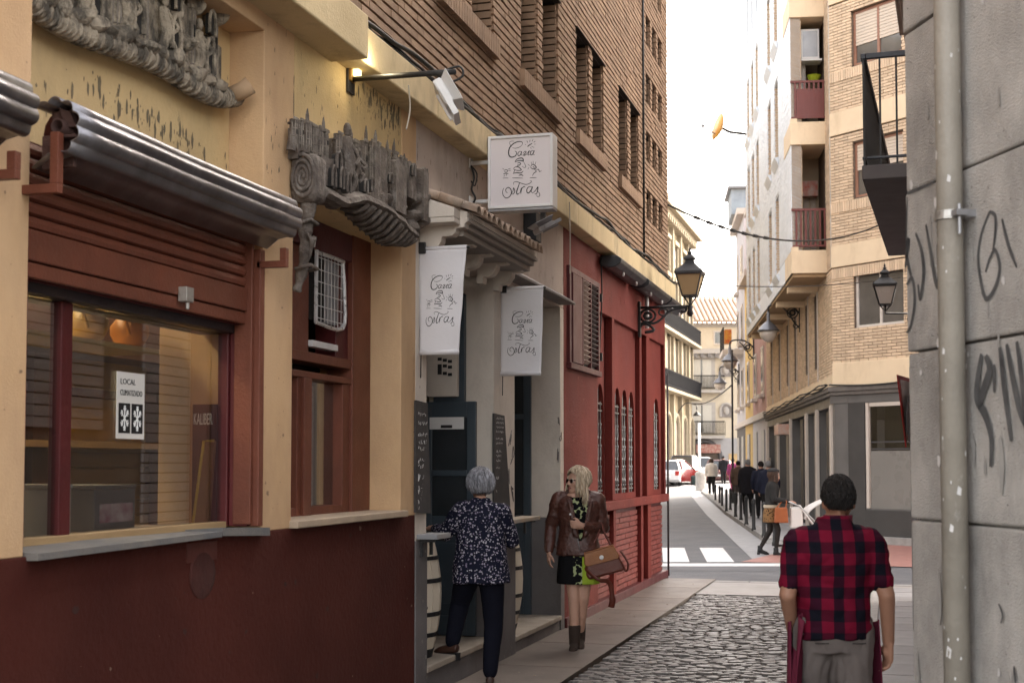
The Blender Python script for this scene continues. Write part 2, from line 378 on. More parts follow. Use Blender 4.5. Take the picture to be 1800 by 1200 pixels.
for k in range(40):
    p = fs(-1.5 + k*1.0, -.0, -.02 + gz(-1.5+k)); mesh_obj('kerbstone', kb, None, fp, Matrix.Translation(p) @ Matrix.Rotation(math.atan2(FD.y, FD.x), 4, 'Z'))
pk = MB().add([C2W(3.9, 23.4, .018), C2W(12, 19.8, .018), C2W(18, 24, .018), C2W(6.5, 29, .018)], [(0, 1, 2, 3)]).build('pink_pavement', PINKP); pk['kind'] = 'structure'

# ================================================================== YELLOW SHOP FRONT
shop = thing('yellow_shop_front', 'ochre plastered shop front with oxblood base and two recessed window bays', 'shop front', (XW, 6.5, 0))
def wall(name, m, boxes, par, bevel=.006):
    mb = MB()
    for b in boxes: mb.box(*b)
    return mb.build(name, m, par, bevel=bevel)
wall('base', BROWN, [(-3.75, XW, 1.0, 8.93, -.1, 1.33)], shop)
wall('pilaster', YEL, [(-3.75, XW, 3.9, 4.5, 1.33, 4.10)], shop)
wall('pilaster', YEL, [(-3.75, XW-.001, 6.52, 6.90, 1.33, 4.10)], shop)
wall('pilaster', YEL, [(-3.75, XW, 8.64, 8.93, 1.33, 4.10)], shop)
wall('lintel', YEL, [(-3.75, XW+.002, 4.5, 6.52, 3.97, 4.10)], shop)
wall('recessed_panel', YELP, [(-3.75, -3.35, 4.5, 6.52, 2.78, 3.97)], shop)
wall('upper_wall', YELP, [(-3.75, XW-.003, 6.90, 8.64, 3.18, 4.10)], shop)
wall('side_wall', YEL, [(-3.75, XW, 1.0, 1.6, 1.33, 4.1), (-3.75, -3.36, 1.6, 3.9, 2.4, 4.1)], shop)
wall('fascia', FASC, [(-3.75, -2.92, 1.0, 7.43, 4.06, 4.32)], shop, .01)
wall('fascia', FASC, [(-3.75, -2.99, 7.432, 8.93, 4.085, 4.31)], shop, .01)
# dark streaks of mould under the fascia and relief: thin ragged patches of soot on the plaster
SOOT = mat('soot_stain', (.13, .105, .07), (.21, .165, .10), 9, .95, 0)
def stains(par, x, spots, seed, m=None, nm='mould_stains'):
    rnd = random.Random(seed); mb = MB()
    for (y, z, wd, ht) in spots:
        n = 9; top = []; 
        pts = [(math.cos(2*math.pi*k/n)*wd*(.55+rnd.random()*.6), math.sin(2*math.pi*k/n)*ht*(.5+rnd.random()*.7)) for k in range(n)]
        mb.add([(x + .0012 + rnd.random()*.0015, y+a, z+b) for a, b in pts], [tuple(range(n))])
    o = mb.build(nm, m or SOOT, par); o['kind'] = 'stuff'
rs = random.Random(3); sp = []
for k in range(200):
    y = 8.6 - abs(rs.gauss(0, .42)); q = rs.random()**3; sp.append((y, 4.07 - abs(rs.gauss(0, .09)), .003+.012*q, .006+.045*q))
for k in range(60): sp.append((rs.uniform(6.95, 8.6), rs.uniform(3.3, 4.0), rs.uniform(.002, .006), rs.uniform(.006, .03)))
stains(shop, XW-.003, sp, 5)
zrope_lo = lambda y: 3.42 - (y-4.9)*.085
sp = []
for k in range(120):
    y = 5.75 + rs.gauss(0, .3); y = min(max(y, 4.9), 6.25); q = rs.random()**2.5; sp.append((y, zrope_lo(y) - abs(rs.gauss(0, .075)), .003+.011*q, .005+.05*q))
for k in range(50): sp.append((rs.uniform(4.55, 6.5), rs.uniform(2.95, 3.4), rs.uniform(.003, .009), rs.uniform(.006, .03)))
stains(shop, -3.35, sp, 6)
sp = [(rs.uniform(6.54, 6.88), rs.uniform(3.0, 4.05), rs.uniform(.002, .007), rs.uniform(.006, .03)) for k in range(28)] + [(6.9-.01, 3.66, .006, .10), (6.89, 3.8, .005, .05)]
stains(shop, XW-.001, sp, 8)
# chipped and scuffed paint
CHIP = mat('bared_plaster_chip', (.22, .15, .11), (.13, .06, .045), 12, .9, .1); SCUF = mat('old_scuff', (.030, .010, .008), (.05, .017, .012), 8, .9, 0)
def flecks(n, y0, y1, z0, z1, seed, s=1.0, low=True):
    r_ = random.Random(seed); out = []
    for _ in range(n):
        q = r_.random()**4; f = r_.random()**(2.2 if low else 1); out.append((r_.uniform(y0, y1), z0 + (z1-z0)*f, (.0025+.018*q)*s, (.003+.014*q)*s))
    return out
stains(shop, XW, flecks(34, 4.2, 8.9, .35, 1.3, 31), 32, CHIP, 'paint_chips'); stains(shop, XW, flecks(60, 4.2, 8.9, .3, 1.28, 33, 1.6, False), 34, SCUF, 'paint_scuffs')
stains(shop, XW, flecks(26, 3.95, 4.48, 1.4, 3.6, 35, .9, False), 36, mat('dull_plaster_chip', (.34, .22, .13), (.24, .16, .1), 9, .9, 0), 'plaster_chips'); stains(shop, XW-.001, flecks(30, 6.55, 6.88, 1.4, 3.4, 37, .9, False), 38, MATS['dull_plaster_chip'], 'plaster_chips')
stains(shop, XW, [(8.89, 2.2+.1*k, .004, .05) for k in range(3)] + flecks(14, 8.66, 8.92, 1.4, 3.1, 39, .8, False), 40, MATS['dull_plaster_chip'], 'plaster_chips')
# sills
def sill(y0, y1, z, kink=None):
    p = thing; pts = [(y0, z+.0), (y1, z+.0)]
    mb = MB(); mb.box(-3.45, XW+.06, y0, y1, z-.035, z+.012); return mb.build('window_sill', STEP, shop, bevel=.006)
SLATE = mat('slate_sill', (.115, .118, .125), (.21, .19, .165), 4, .6, .25, 60)
MB().add([(-3.45, 4.52, 1.36), (XW+.05, 4.52, 1.342), (XW+.05, 4.52, 1.316), (-3.45, 4.52, 1.305), (-3.45, 6.0, 1.352), (XW+.05, 6.0, 1.356), (XW+.05, 6.0, 1.33), (-3.45, 6.0, 1.305)],
    [(0,1,2,3), (0,4,5,1), (1,5,6,2), (2,6,7,3), (7,4,0,3), (4,7,6,5)]).build('window_sill', SLATE, shop)
MB().add([(-3.45, 6.003, 1.352), (XW+.05, 6.003, 1.375), (XW+.05, 6.003, 1.335), (-3.45, 6.003, 1.305), (-3.45, 6.53, 1.352), (XW+.05, 6.53, 1.352), (XW+.05, 6.53, 1.31), (-3.45, 6.53, 1.305)],
    [(0,1,2,3), (0,4,5,1), (1,5,6,2), (2,6,7,3), (7,4,0,3), (4,7,6,5)]).build('window_sill', SLATE, shop)
MB().box(-3.5, XW+.05, 6.88, 8.66, 1.33, 1.372).build('window_sill', mat('pale_stone_sill', (.46, .36, .26), (.34, .27, .2), 4, .7, .2, 60), shop, bevel=.006)
# old patch on the base wall
pa = MB().ball((XW+.001, 5.9, 1.16), (.006, .13, .12), 14, 8).build('soot_patch', mat('soot_brown', (.036, .009, .007), (.062, .014, .010), 8, .9, .3), shop, True)
MB().box(XW, XW+.004, 5.74, 6.04, 1.22, 1.31).build('paint_patch', mat('faded_oxblood', (.088, .021, .014), (.066, .015, .011), 6, .6, .1), shop)
# shop window bay
fr = MB()
fr.box(-3.36, -3.30, 6.435, 6.50, 1.36, 2.36)
win = fr.build('window_frame', DRED, shop, bevel=.006)
MB().box(-3.5, -3.24, 4.5, 4.54, 1.36, 2.36).build('left_post', DRED, win, bevel=.006); MB().box(-3.375, -3.315, 4.975, 5.055, 1.36, 2.36).build('mullion', DRED, win, bevel=.006)
MB().box(-3.299, -3.195, 6.455, 6.51, 1.36, 2.5).build('jamb_panel', mat('plum_red_paint', (.13, .022, .022), (.09, .015, .016), 2, .5, .15, 40), win, bevel=.004); MB().box(-3.5, -3.27, 4.5, 6.50, 2.361, 2.5).build('head_rail', mat('navy_black_rail', (.012, .010, .016), (.03, .02, .02), 3, .5, .1), win, bevel=.004)
MB().box(-3.345, -3.337, 4.54, 4.975, 1.38, 2.36).build('pane', GLS, win)
MB().box(-3.346, -3.338, 5.055, 6.435, 1.38, 2.36).build('pane', GLS, win)
MB().box(-3.40, -3.3, 4.54, 6.434, 1.352, 1.385).build('bottom_rail', mat('bare_wood', (.42, .29, .15), (.3, .2, .1), 6, .6, .2, 40, stretch=(1, .2, 1)), win, bevel=.004)
MB().box(-3.19, XW+.012, 6.47, 6.525, 1.36, 2.8).build('orange_jamb', ORG, shop, bevel=.005)
# roller shutter with its ribbed hood
def hood_profile(c, r, amp=.008, lob=11, a0=125, a1=-75, n=88):
    out = []
    for k in range(n+1):
        a = R(a0 + (a1-a0)*k/n); rr = r + amp*(abs(math.cos((k/n)*math.pi*lob/2))*2-1)
        out.append((c[0] + rr*math.cos(a), c[1] + rr*math.sin(a)))
    return out
def shutter(y0, y1, label, full=True):
    t = thing('roller_shutter', label, 'roller shutter', (XW, (y0+y1)/2, 2.4), 0, 'roller shutters over the shop windows')
    pr = hood_profile((-3.03, 2.955), .108)
    pr = [(-3.14, pr[0][1]+.0)] + pr + [(pr[-1][0]-.05, pr[-1][1]-.01), (-3.12, 2.80)]
    mb = MB(); rs2 = random.Random(y0)
    dents = [((y0 + (y1-y0)*k/10), rs2.uniform(-.004, .004)) for k in range(11)]
    n = len(pr); V = [(a + d, y, b + d*.7) for y, d in dents for a, b in pr]
    mb.add(V, [(j*n+i, j*n+i+1, (j+1)*n+i+1, (j+1)*n+i) for j in range(10) for i in range(n-1)])
    h = mb.build('hood', ZINC, t, True); s = h.modifiers.new('s', 'SOLIDIFY'); s.thickness = .006
    RUST = mat('rusty_iron', (.065, .035, .03), (.11, .06, .05), 8, .8, .3, 60, metal=.3)
    ax = MB().tube([(-3.035, y0+.03, 2.965), (-3.035, y1-.05, 2.965)], .03, 14, False).build('axle', RUST, t, True); so = ax.modifiers.new('s', 'SOLIDIFY'); so.thickness = .007
    b2 = MB().box(-3.1, -2.955, y0+.035, y0+.10, 2.92, 2.932).box(-3.10, -3.0, y0+.09, y0+.11, 2.82, 3.04).box(-3.10, -3.06, y0+.03, y0+.06, 2.8, 2.93)
    b2.prism([(0, 0), (.05, 0), (.02, .06), (-.03, .08)], (-3.02, y0+.06, 2.965), (1, 0, 0), (0, 0, 1), (0, .03, 0)).build('axle_mount', RUST, t, bevel=.003)
    sh = MB().tube([(-3.06, y0+.12, 2.96), (-3.06, y1-.1, 2.96)], .095, 16).build('rolled_curtain', DRED, t, True)
    for yy in (y0-.02, y1-.03):
        mb = MB().box(-3.16, -2.995, yy, yy+.035, 2.70, 2.735).box(-3.03, -2.995, yy-.001, yy+.036, 2.735, 2.93 if yy < y1-.2 else 2.80)
        mb.build('bracket', ORG, t, bevel=.002)
    if full:
        sm = MB(); pts = [(0, 0), (.018, .008), (.024, .026), (.018, .046), (0, .055)]
        sm.sweep(pts, (0, 0, 0), (0, y1-y0-.12, 0), (1, 0, 0), (0, 0, 1)); sme = sm.mesh('slat', ORG, False)
        for k in range(6): mesh_obj('slat', sme, None, t, Matrix.Translation((-3.225, y0+.06, 2.595 + k*.057)))
        MB().box(-3.262, -3.245, y0+.02, y1-.02, 2.40, 2.95).build('leak_block_panel', DRED, t)  # added panel, stops room light leaking out between the slats
        MB().box(-3.23, -3.195, y0+.06, y1-.06, 2.47, 2.592).build('bottom_bar', ORG, t, bevel=.006)
        MB().box(-3.23, -3.205, y0+.06, y1-.06, 2.405, 2.465).build('bottom_flap', ORG, t, bevel=.006)
        MB().box(-3.196, -3.15, 5.72, 5.79, 2.44, 2.51).tube([(-3.165, 5.755, 2.44), (-3.165, 5.755, 2.405)], .010, 8).build('padlock_box', mat('worn_steel', (.45, .42, .38), (.3, .28, .25), 8, .5, .2, 40, metal=.5), t, bevel=.006)
        MB().box(-3.27, -3.17, y1-.06, y1-.035, 1.37, 2.9).build('guide_rail', ORG, t, bevel=.004); MB().box(-3.27, -3.17, y0+.03, y0+.06, 1.37, 2.9).build('guide_rail', ORG, t, bevel=.004)
    return t
shutter(4.47, 6.50, 'zinc hooded roller shutter half raised over the wide shop window')
shutter(2.0, 4.22, 'zinc shutter hood cut off by the left edge of the view', False)
# interior
INT = mat('interior_ochre_wall', (.55, .36, .12), (.45, .29, .10), 2, .8, .1)
room = thing('shop_interior', 'dim ochre room behind the wide shop window with dark shelving', 'room', (-4.5, 6, .9))
MB().box(-5.0, -4.9, 2.6, 8.9, .8, 3.2).build('back_wall', INT, room)
MB().box(-5.0, -3.4, 2.5, 2.6, .8, 3.2).build('end_wall', INT, room); MB().box(-4.9, -3.81, 8.80, 8.9, .8, 3.2).build('end_wall', INT, room)
MB().box(-5.0, -3.4, 2.6, 8.9, .70, .8).build('counter_floor', DARK, room)
MB().box(-5.0, -3.76, 2.6, 8.9, 3.2, 3.3).build('ceiling', INT, room)
MB().box(-4.9, -4.6, 3, 8.8, 2.34, 2.9).box(-4.9, -4.78, 6.9, 7.05, .9, 2.34).box(-4.9, -4.78, 8.35, 8.5, .9, 2.34).build('dark_beam', mat('dark_wood', (.05, .016, .012), (.03, .01, .008), 3, .5, .1), room)
MB().box(-4.9, -4.82, 5, 8.8, 2.10, 2.15).build('picture_rail', DRED, room)
rng = random.Random(4)
[MB().box(-4.9, -4.868 + .004*(k % 2), 3, 8.8, .82+k*.105, .82+k*.105+.096).build('wall_plank', mat('varnished_plank', (.30, .18, .07), (.22, .13, .05), 3, .5, .15, 30, stretch=(1, .2, 3)), room, bevel=.004) for k in range(9)]; MB().box(-4.9, -4.72, 3, 8.8, 1.78, 1.82).build('back_shelf', mat('shelf_wood', (.25, .15, .07), (.18, .1, .05), 4, .5, .1), room)
shf = MB().box(-3.95, -3.62, 4.6, 6.3, 2.245, 2.27).build('window_shelf', mat('pale_shelf_edge', (.72, .55, .26), (.6, .45, .2), 4, .5, .05), room)
for k, (uu, vv, lab) in enumerate(((155, 570, 'round ochre pot left of the two on the window shelf'), (228, 575, 'squat orange pot right of the two on the window shelf'))):
    p = PX(uu, vv, -3.8); t = thing('round_pot', lab, 'pot', (p.x, p.y, 2.27), 0, 'pots on the shop window shelf')
    pc = mat('pumpkin_glaze', (.42, .16, .03), (.30, .12, .03), 4, .4, .1) if k else mat('ochre_glaze', (.40, .26, .08), (.30, .18, .05), 4, .4, .1)
    MB().lathe([(.03, 0), (.075, .03), (.10, .08), (.10, .12), (.07, .16), (.045, .175), (.05, .19), (.035, .19)], (p.x, p.y, 2.27), 18).build('body', pc, t, True)
    MB().tube(spline([(p.x+.05, p.y-.05, 2.42), (p.x+.05, p.y-.12, 2.42), (p.x+.06, p.y-.10, 2.34)]), .010, 8).build('handle', pc, t, True)
def carton(name, x0, x1, y0, y1, z0, z1, m, lab, cat, lidm=None):
    t = thing(name, lab, cat, ((x0+x1)/2, (y0+y1)/2, z0)); MB().box(x0, x1, y0, y1, z0, z1).build('body', m, t, bevel=.005)
    MB().box(x0-.004, x1+.004, y0-.004, y1+.004, z1+.001, z1+.02).build('lid', lidm or m, t, bevel=.003); return t
CART = mat('white_carton', (.5, .48, .45), (.42, .4, .38), 4, .7, .05)
for z in (.8,):
    MB().box(-4.3, -3.5, 4.4, 6.5, .8, 1.36).build('window_ledge', mat('ledge_wood', (.16, .1, .06), (.1, .06, .04), 4, .5, .1), room)
a = PX(100, 900, -3.6); carton('white_carton', -3.85, -3.52, 4.72, 5.0, 1.36, 1.57, CART, 'pale carton in the shop window left of the red mullion', 'box')
carton('white_carton', -3.85, -3.55, 5.24, 5.42, 1.36, 1.57, CART, 'pale carton in the shop window right of the red mullion', 'box')
cr = carton('display_crate', -3.95, -3.62, 5.72, 6.08, 1.36, 1.56, mat('dull_tin', (.22, .22, .25), (.16, .16, .18), 5, .35, .1, metal=.6), 'grey tin crate with a pink and white picture on its side', 'crate')
MB().box(-3.622, -3.616, 5.76, 6.05, 1.40, 1.49).build('picture', mat('picture_print', (.55, .5, .5), (.28, .04, .10), 9, .5, 0), cr)
# black board lettered KALIBER and a cork board leaning by the jamb
kb_ = thing('lettered_board', 'black board lettered KALIBER inside the shop window', 'sign', (-3.5, 6.46, 1.36))
y0 = 6.41
xa, xb = PY(338, 800, y0).x, -3.352
MB().box(xa, xb, y0, y0+.02, 1.37, 1.99).build('board', INK, kb_)
empty_text('KALIBER', .085, mat('board_lettering', (.85, .84, .8), None, 3, .6, 0), kb_, Matrix.Translation((xa+.006, y0-.003, 1.885)) @ Matrix.Rotation(R(90), 4, 'X'), sx=(xb-xa-.012)/.36)
ck = thing('leaning_board', 'brown board with yellow edge leaning below the black lettered board', 'board', (-3.45, 6.38, 1.36))
xa2, xb2 = PY(350, 850, 6.36).x, -3.355
MB().add([(xa2-.02, 6.34, 1.37), (xb2, 6.34, 1.37), (xb2+.005, 6.39, 1.80), (xa2+.01, 6.39, 1.80), (xa2-.02, 6.36, 1.37), (xb2, 6.36, 1.37), (xb2+.005, 6.41, 1.80), (xa2+.01, 6.41, 1.80)],
    [(0,1,2,3), (7,6,5,4), (0,4,5,1), (1,5,6,2), (2,6,7,3), (3,7,4,0)]).build('panel', mat('cork_brown', (.26, .15, .07), (.2, .11, .05), 6, .8, .1), ck)
MB().tube([(xa2-.02, 6.335, 1.37), (xa2+.01, 6.385, 1.80), (xb2+.005, 6.385, 1.80)], .008, 6).build('edge', mat('yellow_edge', (.6, .42, .06), None, 4, .5, 0), ck)
st_ = thing('added_fill_strip', 'added glowing strip on the ceiling that brightens the shop room', 'lamp', (-4.3, 6.4, 3.1))
MB().box(-4.36, -4.24, 4.6, 8.3, 3.08, 3.14).build('diffuser', mat('fill_strip_glow', (.8, .7, .4), None, 2, .4, 0, emis=(1, .80, .46), est=6), st_); MB().box(-4.38, -4.22, 4.55, 8.35, 3.141, 3.17).build('housing', WMET, st_)  # added glow, out of view, brightens the shop interior
# notice on the glass
def notice():
    (ya, za), (yb, zb) = yz(206, 652, -3.33), yz(253, 770, -3.33)
    t = thing('climate_notice', 'white notice reading LOCAL CLIMATIZADO with two snowflakes stuck on the pane', 'notice', (-3.33, (ya+yb)/2, zb))
    MB().box(-3.333, -3.330, ya, yb, zb-.005, za).build('paper', mat('notice_paper', (.72, .70, .66), (.66, .64, .6), 3, .6, 0), t)
    wd = yb - ya; Mx = lambda y, z: Matrix.Translation((-3.3285, y, z)) @ Matrix(((0, 0, 1, 0), (1, 0, 0, 0), (0, 1, 0, 0), (0, 0, 0, 1)))
    empty_text('LOCAL', .036, INK, t, Mx(ya+.025, za-.055), sx=1.15, depth=.0006); empty_text('CLIMATIZADO', .036, INK, t, Mx(ya+.025, za-.105), sx=(wd-.05)/.235, depth=.0006)
    for k in range(2):
        c = ya + wd*(.27+.46*k); zc = zb + .088; hw = wd*.205
        MB().box(-3.3299, -3.3285, c-hw, c+hw, zc-.068, zc+.068).build('black_square', INK, t, bevel=.0005)
        fl = MB(); W2 = Vector((0, 0, 0))
        for q in range(6):
            a = R(30+60*q); d = Vector((0, math.cos(a)*.62, math.sin(a))); n = Vector((0, -math.sin(a)*.62, math.cos(a)))
            c3 = Vector((-3.3281, c, zc)); fl.tube([c3, c3+d*.055], .0035, 4)
            for s_ in (-1, 1): fl.tube([c3+d*.03, c3+d*.045+n*.014*s_], .003, 4); fl.tube([c3+d*.045, c3+d*.056+n*.010*s_], .003, 4)
        fl.build('snowflake', mat('flake_white', (.75, .75, .73), None, 3, .6, 0), t)
notice()
# narrow window bay with air conditioner grille
bay = thing('timber_window', 'tall orange brown timber window with a caged fan above two narrow panes', 'window', (-3.42, 7.7, 1.35))
xb_ = -3.40
wall('frame', ORG, [(-3.55, xb_+.03, 6.8, 6.98, 1.36, 3.2), (-3.55, xb_+.03, 8.32, 8.64, 1.36, 3.2), (-3.55, xb_+.02, 6.98, 8.32, 2.30, 2.36), (-3.55, xb_+.025, 6.98, 8.32, 2.20, 2.24)], bay, .005)
wall('mullion', ORG, [(-3.55, xb_+.035, 7.55, 7.66, 1.36, 2.2), (-3.55, xb_+.015, 7.49, 7.549, 1.36, 2.2)], bay, .005)
wall('jamb', ORG, [(-3.55, xb_+.012, 8.20, 8.315, 1.36, 2.2)], bay, .005)
wall('bottom_rail', ORG, [(-3.55, xb_+.01, 6.98, 8.32, 1.36, 1.42)], bay, .005)
wall('blind_panel', ORG, [(-3.55, xb_-.01, 6.98, 7.70, 2.36, 3.0)], bay, .003)
wall('head_panel', DRED, [(-3.55, xb_+.022, 6.8, 8.62, 3.0, 3.178)], bay, .004)
wall('transom_jamb', DRED, [(-3.55, xb_-.005, 8.12, 8.32, 2.36, 3.0)], bay, .004)
MB().box(xb_-.06, xb_-.055, 6.98, 7.49, 1.42, 2.2).build('pane', GLS, bay); MB().box(xb_-.06, xb_-.055, 7.66, 8.2, 1.42, 2.2).build('pane', GLS, bay)
MB().box(-3.72, -3.70, 8.0, 8.45, 1.4, 2.2).build('blind', mat('pale_blind', (.46, .40, .30), (.40, .34, .26), 3, .7, .05), bay)
MB().box(-3.73, -3.69, 7.3, 7.7, 1.4, 1.85).build('tiled_shelf', mat('grey_tiles', (.4, .4, .42), (.3, .3, .32), 12, .4, 0), bay)
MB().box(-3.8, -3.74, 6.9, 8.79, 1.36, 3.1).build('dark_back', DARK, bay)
cage = thing('fan_cage', 'white wire cage over a ventilation fan in the window transom', 'ventilator', (xb_, 7.7, 2.5))
(gy0, gz1), (gy1, gz0) = yz(556, 445, xb_+.03), yz(602, 575, xb_+.03)
gz1 = yz(580, 452, xb_+.03)[1]; gz0 = yz(580, 572, xb_+.03)[1]
MB().tube(spline([(xb_+.03, gy0, gz0), (xb_+.032, gy0, gz1-.02), (xb_+.03, gy0+.03, gz1), (xb_+.035, gy1-.03, gz1), (xb_+.03, gy1, gz1-.02), (xb_+.04, gy1+.005, (gz0+gz1)/2), (xb_+.03, gy1, gz0), (xb_+.03, gy0, gz0)], 4), .013, 6).build('rim', mat('foil_white', (.75, .75, .75), (.5, .5, .5), 14, .3, .6, 40, metal=.5), cage)
wr = MB()
for k in range(6): wr.tube([(xb_+.03, gy0, gz0+.03+k*.075), (xb_+.03, gy1, gz0+.03+k*.075)], .003, 4)
for k in range(8): wr.tube([(xb_+.028, gy0+.03+k*(gy1-gy0-.05)/7, gz0), (xb_+.028, gy0+.03+k*(gy1-gy0-.05)/7, gz1)], .002, 4)
wr.build('wire', WMET, cage)
MB().box(xb_-.03, xb_, gy0+.02, gy0+(gy1-gy0)*.45, gz0+.02, gz1-.02).build('fan_hole', DARK, cage)
MB().box(xb_-.03, xb_+.001, gy0+(gy1-gy0)*.45, gy1-.02, gz0+.02, gz1-.02).build('fan_plate', GREYM, cage)
MB().box(xb_-.05, xb_+.012, 7.72, 8.118, 2.40, 2.44).build('cage_shelf', WMET, cage, bevel=.004)
lampb = thing('small_bulb_lamp', 'small bare bulb under the dark red window head', 'lamp', (xb_+.05, 7.62, 3.0))
MB().lathe([(.012, 0), (.014, .03), (.02, .05), (.008, .07)], (xb_+.04, 7.65, 3.0), 10).build('bulb', mat('bulb_white', (.7, .7, .7), None, 3, .2, 0), lampb, True); MB().tube([(xb_+.02, 7.65, 3.07), (xb_+.04, 7.65, 3.07)], .01, 6).build('socket', INK, lampb)

# ------------------------------------------------------------------ carved reliefs
WORN = mat('worn_edge_stone', (.30, .26, .215), (.11, .09, .075), 16, .9, .6, 60)
def jag(rnd, a): return rnd.uniform(-a, a)
rel = thing('carved_stone_relief', 'weathered grey relief of ruined towers above the ribbed rope moulding', 'relief', (-3.3, 5.5, 3.5))
x0 = -3.35
rope = [PX(u, v, -3.27) for u, v in ((20, -30), (70, 19), (110, 44), (145, 61), (203, 82), (250, 100), (297, 124), (343, 154), (378, 170), (400, 172), (413, 170))]
rp_ = spline(rope, 30); rad = [.044 + .004*math.sin(i*.95) + .005*noise.noise(Vector((i*.1, 0, 0))) for i in range(len(rp_))]
MB().tube(rp_, rad, 14).build('ribbed_moulding', STONE, rel, True)
rib = MB()
for i in range(2, len(rp_)-4, 7):
    p = rp_[i]; t = (rp_[i+1]-rp_[i-1]).normalized(); M3 = t.to_track_quat('Z', 'Y').to_matrix() @ Matrix.Rotation(R(20), 3, 'Y')
    ring = [p + M3 @ Vector((math.cos(2*math.pi*k/14)*.047, math.sin(2*math.pi*k/14)*.047, 0)) for k in range(15)]
    rib.tube(ring, .0085, 5, False)
o = rib.build('rope_rib', STONE, rel, True)
MB().tube([PX(405, 168, -3.26), PX(425, 160, -3.21), PX(440, 150, -3.17)], [.043, .045, .048], 16, False).build('spout_pipe', mat('clay_pipe', (.42, .28, .16), (.3, .2, .12), 5, .8, .2), rel, True).modifiers.new('s', 'SOLIDIFY').thickness = .012
def carve(par, items, m, x, seed):
    """items: (kind, y, z, width, height, depth); every shape is one rough stone piece of the relief"""
    rnd = random.Random(seed)
    for (kind, y, z, wd, ht, dp) in items:
        mb = MB()
        if kind == 'tower':
            n = 7; mb.tube([(x+dp*.25, y+jag(rnd, .008), z), (x+dp*.3, y, z+ht*.55), (x+dp*.3, y+jag(rnd, .01), z+ht)], [wd*.56, wd*.5, wd*.46], 8, True)
            mb.tube([(x+dp*.28, y, z+ht*.86), (x+dp*.28, y, z+ht*.9)], wd*.6, 8)
            fl = MB()
            for q in range(-2, 3):
                an = q*.62; yy, xx = y + math.sin(an)*wd*.53, x + dp*.28 + math.cos(an)*wd*.53; fl.tube([(xx, yy, z+ht*rnd.uniform(0, .15)), (xx, yy+jag(rnd, .003), z+ht*rnd.uniform(.85, 1.0))], wd*.075, 4)
            for q in range(3): fl.tube([(x+dp*.28+math.cos(a)*wd*.55, y+math.sin(a)*wd*.55, z+ht*(.2+.25*q)) for a in [R(-80+20*j) for j in range(9)]], wd*.05, 4)
            for q in range(4): fl.cbox((x+dp*.3+wd*.35, y+wd*(q-1.5)*.3, z+ht*1.01), (wd*.25, wd*.16, wd*.3))
            fl.build('tower_fluting', WORN, par)
            if rnd.random() < .6: MB().box(x+dp*.28+wd*.35, x+dp*.28+wd*.60, y-wd*.13, y+wd*.13, z+ht*.52, z+ht*.66).build('slit_window', DARK, par)  # dark block stands for the shade inside a carved slit
        elif kind == 'spire': mb.tube([(x+dp*.3, y, z), (x+dp*.3, y+jag(rnd, .004), z+ht*.6), (x+dp*.3, y, z+ht)], [wd*.5, wd*.42, wd*.12], 6)
        elif kind == 'wall':
            pts = [(-wd/2, 0)] + [(-wd/2 + wd*k/6, ht*(1+jag(rnd, .07))) for k in range(7)] + [(wd/2, 0)]
            mb.prism(pts, (x, y, z), (0, 1, 0), (0, 0, 1), (dp, 0, 0))
        elif kind == 'arch':
            n = 8; pts = [(-wd/2, 0), (-wd/2, ht*.5)] + [(-wd/2*math.cos(math.pi*k/n), ht*.5+ht*.5*math.sin(math.pi*k/n)) for k in range(n+1)] + [(wd/2, 0)]
            P = [Vector((x+dp, y+a, z+b)) for a, b in pts]; mb.tube(P, wd*.15, 6); MB().prism([(a*.8, b*.93) for a, b in pts], (x+dp*.75, y, z), (0, 1, 0), (0, 0, 1), (dp*.2, 0, 0)).build('arch_shade_fill', DARK, par)  # dark fill puts the shade of the arch recess into colour
        elif kind == 'fig':
            mb.tube(spline([(x+dp*.6, y-wd*.2, z), (x+dp*.9, y+wd*.05, z+ht*.35), (x+dp*.8, y-wd*.05, z+ht*.65), (x+dp*.8, y, z+ht*.8)], 3), [wd*.3]*3+[wd*.34]*3+[wd*.28]*3+[wd*.14], 8)
            mb.ball((x+dp*.85, y, z+ht*.9), (wd*.2, wd*.2, ht*.11), 8, 6)
            mb.tube(spline([(x+dp*.9, y+wd*.2, z+ht*.72), (x+dp*1.3, y+wd*.45, z+ht*.5), (x+dp*1.2, y+wd*.1, z+ht*.38)], 3), wd*.1, 6)
            mb.tube(spline([(x+dp*.9, y+wd*.15, z+ht*.35), (x+dp*1.2, y+wd*.35, z+ht*.18), (x+dp*1.0, y+wd*.25, z)], 3), wd*.13, 6)
        elif kind == 'scroll':
            pts = []
            for k in range(40):
                a = -k*.42; r = wd*.5*(1-k/46); pts.append((x+dp, y+math.cos(a)*r, z+math.sin(a)*r*ht/wd))
            mb.tube(pts, wd*.065, 6)
        elif kind == 'rock':
            mb.ball((x+dp*.4, y, z), (dp*.7, wd/2, ht/2), 10, 7)
            mb.v = [p + Vector((1, 1, 1))*noise.noise(p*14)*.03 for p in mb.v]
        nm = dict(tower='tower', spire='spire', wall='ruined_wall', arch='arch', fig='carved_figure', scroll='scroll', rock='rubble')[kind]
        o = mb.build(nm, m, par, kind in ('rock', 'fig', 'tower', 'scroll'), auto=40)
        if kind in ('wall', 'rock'):
            pass
it = []
rr = random.Random(12)
def zrope(y):
    for a, b in zip(rope, rope[1:]):
        if a.y <= y <= b.y: return a.z + (b.z-a.z)*(y-a.y)/(b.y-a.y)
    return 3.4
